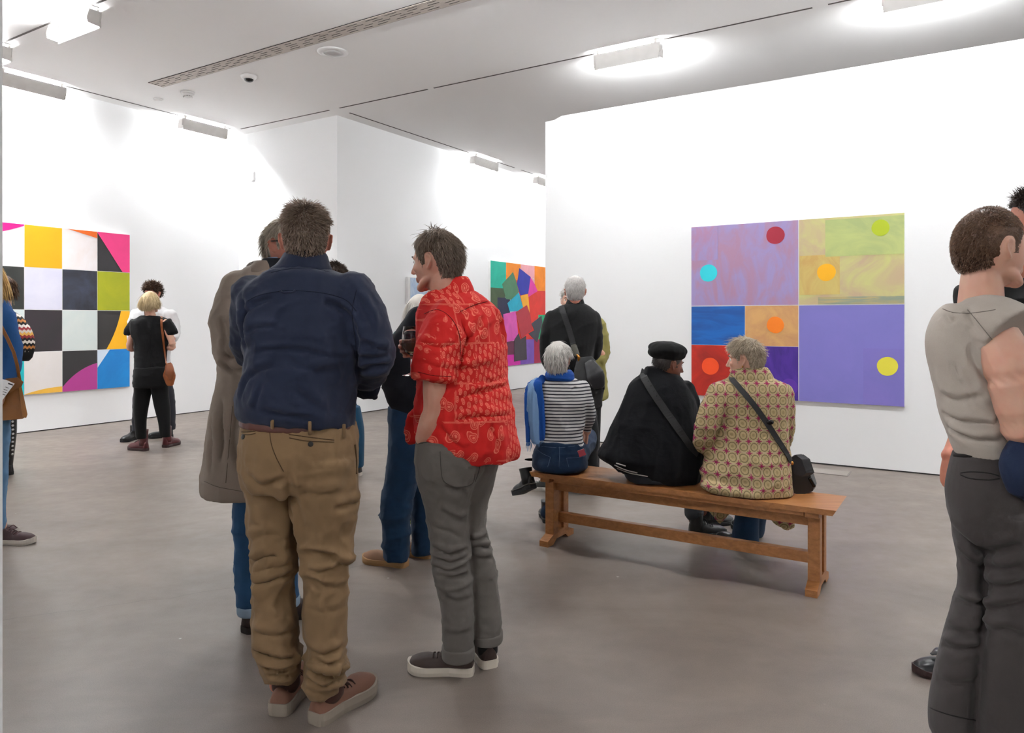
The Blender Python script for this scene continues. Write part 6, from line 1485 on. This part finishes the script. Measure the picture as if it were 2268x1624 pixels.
def cape_person():
    Y = 4.39
    r = person('person in black beret and dark cape seated in the middle of the bench', AB(-1.5, 4.16))
    hd = Head(W(1479, 806, Y), .222, yaw=-72, pitch=-10)
    neck, hip = W(1458, 838, Y), W(1452, 1020, Y)
    sl, sr = W(1405, 868, Y), W(1520, 868, Y)
    hips = [W(1420, 1035, Y), W(1490, 1040, Y)]
    knees = [Vector((hips[0].x, hips[0].y, .52)) + FB * .44, Vector((hips[1].x, hips[1].y, .52)) + FB * .44]
    fR, fL = G(1537, 1187), G(1556, 1166)
    knees[0] = knees[0] + AB(.16, .02)
    arms = [[(tuple(sl), .04), (tuple(W(1395, 940, Y + .1)), .036), (tuple(W(1440, 985, Y + .28)), .027)], [(tuple(sr), .04), (tuple(W(1530, 940, Y + .08)), .036), (tuple(W(1510, 985, Y + .28)), .027)]]
    make_body(r, hd, SK_BRN, neck, hip, arms, [hand(W(1440, 985, Y + .28), (.6, .6, 0), (0, 0, -1)), hand(W(1510, 985, Y + .28), (-.6, .6, 0), (0, 0, -1))], [[(tuple(hips[0]), .05), (tuple(knees[0]), .045), (tuple(fL + Vector((0, 0, .1))), .035)], [(tuple(hips[1]), .05), (tuple(knees[1]), .045), (tuple(fR + Vector((0, 0, .1))), .035)]], .0045, .052, [sl, neck, sr])
    eyes(r, hd, '#1a0f0a')
    hair('hair', r, hd, hairmat('hair_black_grey', '#1a1615', '#4a4441'), 700, .012, .3, (0, -.2, -.2), .2, .0014, shell=.012, seed=91, nape=-.22, ear=.1)
    wl = fabric('black_wool_felt', '#050506', '#030303', .95, 500, .4)
    bc_ = hd.w((0.0, -0.03, 0.30)); 
    garment('beret', r, [ell(W(1479, 774, Y), (.118, .125, .048), np.array(Euler((0.08, 0.10, 0)).to_matrix())), ell(W(1482, 789, Y), (.096, .108, .03)), ell(W(1462, 780, Y - .02), (.075, .09, .045))], wl, .007, 4, [(.006, (10, 10, 10), None)])
    navy = fabric('cape_navy_black', '#05060b', '#030407', .95, 500, .4)
    cape = vloft([(812, 1452, 22, .055), (822, 1455, 30, .07), (834, 1460, 46, .09), (852, 1457, 64, .125), (888, 1459, 81, .16), (937, 1452, 96, .19), (983, 1445, 107, .21), (1014, 1438, 115, .22), (1040, 1448, 102, .21), (1060, 1470, 78, .19)], Y)
    v, f = cape; z1_, z0_ = W(0, 990, Y).z, W(0, 1060, Y).z
    k = np.clip((z1_ - v[:, 2]) / (z1_ - z0_), 0, 1); v[:, 2] -= k * (v[:, 0] - W(1450, 0, Y).x) * .16
    def onseat(v):
        bb = SA * v[:, 0] + CA * v[:, 1]; v = v.copy(); m = (v[:, 2] < SH + .006) & (bb < SB1 + .03); v[m, 2] = SH + .006; return v
    arm = tube([W(1515, 866, Y), W(1533, 915, Y + .03), W(1538, 970, Y + .08)], [.07, .065, .055], 14)
    cp = garment('cape', r, [cape, arm], navy, .010, 4, [(.016, (7, 7, .8), zband(880, 1070, Y, .1)), (.006, (8, 8, 8), None)], post=onseat)
    gj = fabric('charcoal_jeans', '#23252a', '#1a1c20', .9, 700, .3)
    seat = vloft([(1030, 1430, 52, .15), (1048, 1438, 58, .17), (1062, 1445, 58, .17)], Y - .02)
    garment('jeans', r, [seat, tube([hips[0], (hips[0] + knees[0]) / 2, knees[0]], [.085, .085, .07], 16), tube([hips[1], (hips[1] + knees[1]) / 2, knees[1]], [.085, .085, .07], 16),
            tube([knees[0], fL + Vector((0, 0, .16))], [.065, .055], 14), tube([knees[1], fR + Vector((0, 0, .17))], [.065, .055], 14)], gj, .010, 4, [(.007, (6, 6, 12), None)], post=onseat)
    cu = fabric('jeans_cuff_grey', '#3c4046')
    for f_ in (fL, fR): raw('cuff', r, [tube([f_ + Vector((0, 0, .15)), f_ + Vector((0, 0, .205))], [.062, .062], 16, n=2)], cu)
    wh = fabric('white_stripe_hem', '#c9c3bb')
    seam('shirt_stripe', r, cp, [(1362, 1030), (1385, 1040), (1412, 1047)], .0035, wh, lift=.003); seam('shirt_stripe', r, cp, [(1368, 1037), (1395, 1047), (1435, 1055)], .003, wh, lift=.003); seam('shirt_stripe', r, cp, [(1366, 1026), (1376, 1029), (1386, 1032)], .004, wh, lift=.003)
    bo, so = leather('boot_black', '#131313', .35), plain('sole_black', '#0e0e0f', .7)
    lc = plain('lace_black', '#0d0c0c', .8)
    shoe(r, G(1526, 1189), (1, .12, 0), .255, bo, so, lc, .046, .026, .095, .058, shaft=.07); shoe(r, G(1550, 1166), (1, .3, 0), .255, bo, so, lc, .046, .026, .095, .058, shaft=.07)
    # the broad strap across the cape, with its bag on the lap side
    st = leather('strap_black_leather', '#111112', .7)
    b = empty('sling_bag', W(1548, 1000, Y), 'wide black leather sling bag across the dark cape', 'bag')
    strap('strap', b, cp, [(1423, 831), (1445, 868), (1470, 905), (1498, 945), (1525, 985), (1545, 1005)], .042, .004, st, extra0=[W(1428, 820, Y + .04)])
    for x, y in ((1436, 846), (1442, 856), (1449, 867), (1455, 878)):
        h, nn = cp.hit(x, y)
        if h is not None: lathe('strap_hole', [(.0035, 0), (.003, .0095)], BLACKP, b, h, nn, 8)
    garment('pouch', b, [tube([W(1530, 985, Y + .02), W(1546, 1000, Y + .04), W(1552, 1018, Y + .06)], [.035, .06, .04], 14, .6, (0, 1, 0))], leather('pouch_black', '#0e0e10', .5), .008, 3)
cape_person()
def coatmat():
    t = NT('woven_patterned_coat'); v = t.coord(rot=(0, 0, TH))
    sx = t.node('ShaderNodeSeparateXYZ'); t.l.new(v, sx.inputs[0])
    wb = t.math('MULTIPLY', t.noise(t.coord(), 5, 2), .035); hx = t.math('ADD', wb, t.math('ADD', sx.outputs[0], t.math('MULTIPLY', sx.outputs[1], .6))); S = 1 / .062
    u = t.math('FRACT', t.math('MULTIPLY', hx, S)); w = t.math('FRACT', t.math('MULTIPLY', t.math('SUBTRACT', sx.outputs[2], wb), S))
    cu, cw = t.math('SUBTRACT', u, .5), t.math('SUBTRACT', w, .5)
    au, aw = t.math('ABSOLUTE', cu), t.math('ABSOLUTE', cw)
    rr = t.math('SQRT', t.math('ADD', t.math('MULTIPLY', cu, cu), t.math('MULTIPLY', cw, cw)))
    ringd = t.math('MULTIPLY', t.math('GREATER_THAN', rr, .30), t.math('LESS_THAN', rr, .38))
    ins = t.math('LESS_THAN', rr, .13)
    eu, ew = t.math('SUBTRACT', .5, au), t.math('SUBTRACT', .5, aw)          # distance to the cell border
    lines = t.math('LESS_THAN', t.math('MINIMUM', eu, ew), .075)
    dia = t.math('MULTIPLY', t.math('LESS_THAN', t.math('ABSOLUTE', t.math('SUBTRACT', eu, ew)), .05), t.math('LESS_THAN', eu, .17))
    star = t.math('MULTIPLY', t.math('LESS_THAN', t.math('ADD', eu, ew), .22), t.math('MAXIMUM', t.math('LESS_THAN', t.math('MINIMUM', eu, ew), .04), t.math('LESS_THAN', t.math('ABSOLUTE', t.math('SUBTRACT', eu, ew)), .05)))
    mag = t.math('MAXIMUM', star, t.math('MULTIPLY', t.math('LESS_THAN', t.math('MINIMUM', eu, ew), .03), t.math('LESS_THAN', t.math('MAXIMUM', eu, ew), .30)))
    n = t.noise(t.coord(), 250, 2); n3 = t.noise(t.coord(), 30, 4, .55, .6)
    c = t.mix(n, '#9a8760', '#bda87e')
    c = t.mix(t.math('MULTIPLY', ringd, t.math('ADD', .35, t.math('MULTIPLY', n, .8))), c, '#5a5136'); c = t.mix(t.math('MULTIPLY', ins, n), c, '#7d7049')
    c = t.mix(lines, c, '#ae9a7c'); c = t.mix(dia, c, '#5d5233'); c = t.mix(mag, c, '#8c1f4c')
    t.bump(t.math('ADD', t.math('MULTIPLY', n3, .35), t.math('MULTIPLY', rr, .3)), .5, .012)
    return t.out(c, .92)
def coat_person():
    Y = 4.09
    r = person('short haired person in patterned wool coat seated at the near end of the bench', AB(-.95, 4.16))
    hd = Head(W(1652, 796, Y), .224, yaw=58, pitch=-4)
    neck, hip = W(1662, 836, Y), W(1655, 1040, Y)
    sl, sr = W(1592, 868, Y), W(1732, 868, Y)
    hips = [W(1620, 1065, Y), W(1690, 1070, Y)]
    knees = [Vector((hips[0].x, hips[0].y, .52)) + FB * .42, Vector((hips[1].x, hips[1].y, .52)) + FB * .42]
    fL, fR = G(1650, 1212), G(1664, 1186)
    knees[1] = knees[1] + AB(-.10, .03)
    arms = [[(tuple(sl), .04), (tuple(W(1560, 965, Y + .02)), .038), (tuple(W(1580, 990, Y + .24)), .028)], [(tuple(sr), .04), (tuple(W(1738, 960, Y + .05)), .038), (tuple(W(1720, 990, Y + .28)), .028)]]
    make_body(r, hd, SK_PALE, neck, hip, arms, [hand(W(1572, 992, Y + .10), (.1, .9, 0), (0, 0, -1)), hand(W(1720, 990, Y + .28), (-.5, .7, 0), (0, 0, -1))], [[(tuple(hips[0]), .05), (tuple(knees[0]), .045), (tuple(fL + Vector((0, 0, .1))), .035)], [(tuple(hips[1]), .05), (tuple(knees[1]), .045), (tuple(fR + Vector((0, 0, .1))), .035)]], .0045, .05, [sl, neck, sr])
    eyes(r, hd)
    hair('hair', r, hd, hairmat('hair_ash_blond', '#7d6d5b', '#dccdb4'), 4200, .05, .14, (0.1, .15, -.25), .35, .0017, shell=.055, seed=95, nape=-.28, front=.24, side=-.02, ear=.12, curl=.22, mess=.2,
         lenfn=lambda p, az: np.interp(p[:, 2], [-.3, .1, .3, .5], [.35, .6, 1.1, 1.3]))
    cm = coatmat()
    coat = vloft([(828, 1663, 42, .075), (840, 1663, 56, .09), (850, 1663, 82, .105), (862, 1663, 86, .115), (890, 1663, 84, .13), (930, 1667, 79, .135), (980, 1664, 84, .145), (1020, 1654, 97, .165), (1050, 1652, 102, .18), (1080, 1654, 100, .185), (1096, 1660, 88, .175)], Y)
    la = tube([W(1592, 868, Y), W(1576, 910, Y - .01), W(1562, 955, Y), W(1560, 980, Y + .05), W(1572, 992, Y + .15)], [.062, .066, .066, .06, .05], 16)
    ra = tube([W(1733, 868, Y), W(1738, 910, Y), W(1738, 955, Y + .03), W(1730, 985, Y + .15)], [.058, .058, .056, .05], 16)
    def onseat(v):
        bb = SA * v[:, 0] + CA * v[:, 1]; v = v.copy(); m = (v[:, 2] < SH + .006) & (bb < SB1 + .03); v[m, 2] = SH + .006; return v
    skirt = tube([W(1570, 1075, Y - .06), W(1620, 1088, Y - .13), W(1680, 1096, Y - .15), W(1735, 1096, Y - .12)], [.05, .05, .05, .045], 14, .6)
    tail1 = tube([W(1590, 1085, 4.44), W(1592, 1108, 4.44), W(1593, 1136, 4.44), W(1594, 1160, 4.44)], [.10, .10, .065, .012], 14, .25, (SA, CA, 0))
    tail2 = tube([W(1728, 1100, 4.40), W(1735, 1128, 4.40), W(1738, 1150, 4.40), W(1745, 1164, 4.40)], [.10, .10, .085, .045], 14, .25, (SA, CA, 0))
    lap = tube([hips[0] + Vector((0, 0, .02)), (hips[0] + knees[0]) / 2 + Vector((0, 0, .02)), knees[0] - FB * .06], [.11, .11, .09], 16); lap2 = tube([hips[1] + Vector((0, 0, .02)), (hips[1] + knees[1]) / 2 + Vector((0, 0, .02)), knees[1] - FB * .06], [.11, .11, .09], 16)
    ct = garment('coat', r, [coat, la, ra, skirt, lap, lap2, tail1, tail2], cm, .009, 4, [(.014, (5, 5, 10), zband(1000, 1110, Y, .05), (.1, .5, 0)), (.008, (6, 6, 9), zband(850, 1000, Y, .06), (.3, .4, 0)), (.010, (4, 4, 14), ball(1565, 965, Y, .2))], post=onseat)
    garment('coat_collar', r, [vloft([(813, 1662, 37, .075), (820, 1663, 42, .08), (834, 1663, 50, .09), (842, 1663, 52, .09)], Y)], cm, .006, 3)
    dj = fabric('dark_denim', '#10304c', '#0b2137', .9, 700, .3, .05, 9)
    garment('jeans', r, [tube([knees[0] - FB * .2, knees[0]], [.07, .065], 14), tube([knees[0], (knees[0] + fL) / 2, fL + Vector((0, 0, .04))], [.065, .07, .085], 16), tube([knees[1] - FB * .2, knees[1]], [.07, .065], 14), tube([knees[1], (knees[1] + fR) / 2, fR + Vector((0, 0, .04))], [.065, .07, .085], 16)], dj, .010, 4)
    bo, so = leather('boot_black', '#131313', .35), plain('sole_black', '#0e0e0f', .7)
    shoe(r, G(1656, 1219), (-.55, 1, 0), .25, bo, so, None, .045, .03, .08, .055); shoe(r, G(1668, 1190), (-.2, 1, 0), .25, bo, so, None, .045, .03, .08, .055)
    # earring
    raw('earring', r, [ell(hd.w((-.34, .0, -.17)), (.004, .004, .006))], plain('brass', '#b07a3a', .35, Metallic=1.0))
    # crossbody bag
    bl = leather('bag_black_grain', '#131314', .45)
    b = empty('crossbody_bag', W(1775, 1096, Y - .02), 'small black leather crossbody bag resting beside the patterned coat', 'bag')
    yb = Y - .06
    prism('bag_body', [W(x, y, yb) for x, y in ((1748, 1030), (1752, 1014), (1768, 1012), (1786, 1024), (1803, 1078), (1800, 1088), (1772, 1098), (1758, 1092))], (.05, .085, 0), bl, b)
    prism('flap', [W(x, y, yb - .012) for x, y in ((1750, 1016), (1762, 1008), (1776, 1018), (1786, 1048), (1776, 1056), (1758, 1050))], (.05, .015, 0), leather('bag_black_flap', '#1f1f22', .45), b)
    raw('zip_edge', b, [tube([W(1774, 1026, yb), W(1788, 1046, yb + .02), W(1798, 1060, yb + .04)], [.007] * 3, 8)], leather('tan_trim', '#8d6a4a', .5))
    raw('side_buckle', b, [tube([W(1794, 1060, yb), W(1803, 1076, yb)], [.010, .010], 8)], BLACKP)
    lathe('ring', [(.010, 0), (.010, .004)], plain('brass', '#b07a3a', .35, Metallic=1.0), b, W(1754, 1026, yb - .02), (0, -1, 0), 14)
    sp = strap('strap', b, ct, [(1618, 837), (1640, 862), (1672, 900), (1700, 940), (1722, 975), (1738, 1000), (1750, 1022)], .030, .004, leather('strap_webbing', '#141416', .6), extra0=[W(1624, 828, Y + .05)])
    h, nn = ct.hit(1705, 935)
    if h is not None: raw('strap_slider', b, [ell(h + nn * .008, (.02, .008, .014))], BLACKP)
coat_person()

# ---- the pair at the right edge
def right_pair():
    Y = 2.20
    r = person('person with cropped brown hair in beige sleeveless top and charcoal flared trousers', G(2180, 1700))
    hd = Head(W(2191, 551, Y), .244, yaw=-84, pitch=0)
    neck, hip = W(2172, 690, Y), W(2195, 1040, Y)
    arms = [[(tuple(W(2130, 735, Y + .06)), .04), (tuple(W(2110, 780, Y + .14)), .04), (tuple(W(2150, 900, Y + .3)), .036), (tuple(W(2200, 960, Y + .4)), .028)],
            [(tuple(W(2196, 728, Y - .09)), .058), (tuple(W(2230, 800, Y - .135)), .066), (tuple(W(2248, 880, Y - .15)), .058), (tuple(W(2276, 972, Y - .13)), .047), (tuple(W(2390, 990, Y + .1)), .033)]]
    P_h = [hand(W(2200, 960, Y + .4), (.8, .4, 0), (0, 0, 1)), hand(W(2392, 990, Y + .105), (.8, .5, 0), (0, 0, 1), thumb_side=-1)]
    make_body(r, hd, SK_PALE, neck, hip, arms, P_h, [legcore(W(2165, 1060, Y), W(2120, 1600, Y)), legcore(W(2235, 1060, Y - .02), W(2235, 1620, Y - .04))], .0045, .056, [W(2120, 715, Y + .04), W(2172, 715, Y), W(2205, 735, Y - .06)], smooth=9)
    eyes(r, hd)
    hair('hair', r, hd, hairmat('hair_buzz_brown', '#4a3427', '#86664f'), 9000, .009, .35, (0, -.3, -.2), .1, .0009, shell=.012, seed=101, nape=-.26, front=.26, side=0.02, ear=.10)
    tee = fabric('beige_jersey', '#b3aaa0', '#a39a90', .9, 900, .3, .1)
    body = vloft([(672, 2156, 62, .075), (682, 2156, 78, .09), (704, 2152, 92, .105), (745, 2140, 94, .115), (792, 2138, 90, .12), (846, 2144, 83, .12), (907, 2156, 79, .118), (965, 2172, 74, .118), (1000, 2186, 76, .122), (1010, 2190, 76, .122)], Y)
    cap = tube([W(2160, 704, Y), W(2196, 716, Y - .07), W(2226, 730, Y - .12), W(2238, 738, Y - .135)], [.072, .084, .086, .085], 18, cap=False)
    side = tube([W(2215, 860, Y + .03), W(2225, 930, Y + .02), W(2230, 1000, Y)], [.07, .075, .085], 14)
    z8 = lambda L: [(1968 + x / 2.62, 380 + y / 2.62) for x, y in L]; zb_ = lambda L: [(1968 + x / 2.446, 960 + y / 2.446) for x, y in L]
    cre = [(z8([(455, 800), (490, 880), (560, 960)]), .010, .014), (z8([(370, 1100), (430, 1250), (560, 1390)]), .008, .016), (z8([(290, 1385), (420, 1450), (620, 1470)]), .012, .015), (z8([(345, 1480), (480, 1550), (660, 1565)]), .012, .014), (z8([(320, 835), (360, 872), (390, 850)]), .008, .010), (z8([(300, 1290), (400, 1330), (560, 1300)]), .008, .016), (z8([(480, 1000), (500, 1100), (590, 1230)]), .012, .014), (z8([(440, 1150), (520, 1290), (640, 1400)]), .008, .015)]
    tk = garment('sleeveless_top', r, [body, cap, side], tee, .0065, 4, [(.006, (5, 5, 8), zband(800, 1000, Y, .1), (.4, .8, 0)), (.005, (7, 7, 3), zband(900, 1010, Y, .06))], creases=cre)
    ts = fabric('beige_seam', '#7d766e')
    seam('neck_seam', r, tk, [(2088, 684), (2110, 692), (2145, 694), (2180, 690), (2205, 686)], .0014, ts)
    seam('shoulder_seam', r, tk, [(2143, 686), (2165, 712), (2185, 737), (2200, 756)], .0014, ts)
    tr_m = fabric('charcoal_flannel', '#3d3837', '#332e2e', .9, 700, .3, .1)
    hips = vloft([(998, 2190, 80, .125), (1020, 2190, 88, .135), (1060, 2190, 97, .15), (1095, 2188, 99, .155), (1140, 2192, 95, .15), (1180, 2198, 86, .13)], Y)
    l1 = vloft([(1130, 2148, 44, .12), (1190, 2150, 38, .11), (1246, 2153, 32, .10), (1312, 2151, 33, .095), (1369, 2142, 44, .10), (1422, 2130, 47, .105), (1491, 2118, 51, .11), (1560, 2110, 55, .115), (1602, 2109, 55, .115), (1614, 2109, 53, .11)], Y + .03)
    l2 = vloft([(1130, 2234, 58, .13), (1200, 2240, 58, .12), (1267, 2240, 56, .11), (1348, 2238, 58, .105), (1450, 2234, 64, .11), (1560, 2232, 70, .115), (1640, 2230, 72, .115)], Y - .05)
    cre = [(zb_([(350, 515), (440, 595), (560, 642), (730, 602)]), .016, .02), (zb_([(365, 900), (450, 922), (520, 900)]), .014, .015), (zb_([(300, 1055), (400, 1082), (510, 1062)]), .012, .015), (zb_([(285, 1142), (380, 1172), (500, 1162)]), .012, .014), (zb_([(530, 822), (640, 832), (730, 802)]), .012, .016), (zb_([(530, 962), (640, 942), (730, 922)]), .012, .016), (zb_([(520, 1082), (640, 1062), (730, 1102)]), .010, .015), (zb_([(515, 640), (525, 800), (520, 960), (505, 1150)]), .016, .02), (zb_([(380, 640), (450, 700), (510, 740)]), .010, .016), (zb_([(540, 720), (640, 740), (730, 720)]), .010, .018), (zb_([(260, 1330), (360, 1360), (490, 1340)]), .008, .018)]
    tq = garment('flared_trousers', r, [hips, l1, l2], tr_m, .0075, 4, [(.006, (5, 5, 12), zband(1200, 1480, Y, .1), (.2, .4, 0)), (.006, (5, 5, 7), zband(1080, 1220, Y, .06), (.2, .5, 0))], creases=cre)
    ds = fabric('charcoal_seam', '#1c1919')
    for ps in ([(2127, 1048), (2150, 1045), (2190, 1048), (2214, 1055)], [(2127, 1052), (2150, 1060), (2190, 1063), (2214, 1060)]): seam('pocket_welt', r, tq, ps, .002, ds)
    seam('waistband', r, tq, [(2114, 1008), (2150, 1010), (2200, 1008), (2240, 1004)], .006, ds)
    seam('hem_fold', r, tq, [(2060, 1568), (2085, 1578), (2120, 1588), (2160, 1596)], .002, ds)
    bo, so = leather('boot_black', '#131313', .35), plain('sole_black', '#0e0e0f', .7)
    b1, b2 = W(2105, 1600, Y + .03), W(2230, 1620, Y - .05)
    shoe(r, (b1.x - .05, b1.y - .06, 0), (.6, .8, 0), .26, bo, so, None, .048, .03, .10, .055, shaft=.12); shoe(r, (b2.x - .05, b2.y - .06, 0), (.7, .7, 0), .26, bo, so, None, .048, .03, .10, .055, shaft=.12)
    # navy jacket carried on the arm
    nv = fabric('navy_sweat', '#1d2942', '#17213a', .9, 600, .4)
    j = empty('jacket', W(2270, 1090, Y - .1), 'navy jacket carried over the arm at the right edge', 'jacket')
    garment('drape', j, [tube([W(2270, 975, Y - .15), W(2262, 1030, Y - .17), W(2272, 1075, Y - .16), W(2290, 1100, Y - .14)], [.04, .058, .05, .025], 16, .6, (0, 1, 0)), tube([W(2310, 980, Y - .10), W(2310, 1060, Y - .10), W(2316, 1120, Y - .10)], [.07, .08, .05], 16, .6, (0, 1, 0))], nv, .009, 4, [(.014, (9, 9, 3), None)])
    Y = 2.86
    r = person('tall dark haired person in black top mostly hidden at the right edge', G(2200, 1490))
    hd = Head(W(2300, 493, Y), .252, yaw=60, pitch=0)
    neck, hip = W(2275, 600, Y + .05), W(2235, 960, Y + .1)
    sl, sr = W(2180, 690, Y + .1), W(2310, 700, Y + .15)
    arms = [[(tuple(sl), .045), (tuple(W(2170, 830, Y + .1)), .042), (tuple(W(2120, 980, Y + .06)), .036), (tuple(W(2102, 1010, Y + .03)), .030)], [(tuple(sr), .045), (tuple(W(2340, 800, Y + .3)), .04), (tuple(W(2330, 930, Y + .3)), .03)]]
    make_body(r, hd, SK_RED, neck, hip, arms, [hand(W(2102, 1010, Y + .03), (-.1, -.1, -1), (1, .2, 0), 1.0, (14, 16, 18, 22)), hand(W(2330, 930, Y + .3), (0, 0, -1), (-1, 0, 0))], [legcore(W(2200, 980, Y + .1), G(2130, 1475)), legcore(W(2250, 980, Y + .2), G(2230, 1470))], .0055, .06, [sl, neck, sr])
    eyes(r, hd)
    MATS['brow'] = plain('brow', '#4a3a2c', .8)
    hair('hair', r, hd, hairmat('hair_near_black', '#241b17', '#4a3b33'), 3000, .04, .25, (0, -.4, .1), .15, .0016, shell=.035, seed=103, front=.26)
    bt = fabric('black_cotton', '#1b1c1c', '#121313', .9, 700, .4)
    garment('top', r, [vloft([(618, 2230, 70, .10), (632, 2225, 112, .13), (655, 2225, 116, .14), (700, 2228, 112, .15), (800, 2225, 95, .16), (960, 2222, 78, .16)], Y + .12), tube([W(2225, 650, Y + .05), W(2180, 790, Y + .12), W(2160, 880, Y + .12)], [.08, .065, .05], 14), tube([W(2280, 660, Y - .02), W(2262, 690, Y - .05), W(2300, 720, Y)], [.05, .045, .06], 14)], bt, .012, 4, [(.008, (6, 6, 8), None)])
    garment('trousers', r, [vloft([(950, 2222, 74, .15), (1040, 2215, 78, .16)], Y + .12), vloft([(1020, 2190, 42, .13), (1250, 2160, 32, .1), (1440, 2140, 27, .085)], Y + .1), vloft([(1020, 2245, 42, .13), (1250, 2245, 32, .1), (1440, 2240, 27, .085)], Y + .22)], fabric('black_denim', '#16171b', '#0f1013'), .012, 4)
    lo, so = leather('loafer_black', '#17191c', .3), plain('sole_brown_dark', '#2b1614', .6)
    p = G(2176, 1488)
    sh1 = shoe(r, p, (-1, -.08, 0), .29, lo, so, None, .05, .024, .075, .05)
    h = G(2030, 1493)
    raw('tassel_flap', sh1, [tube([G(2100, 1490) + Vector((0, 0, .085)), G(2082, 1491) + Vector((0, 0, .088)), G(2066, 1491) + Vector((0, 0, .078))], [.03, .03, .012], 10, .25, (0, 0, 1))], lo)
    shoe(r, G(2275, 1462), (-1, .1, 0), .29, lo, so, None, .05, .024, .075, .05)
right_pair()
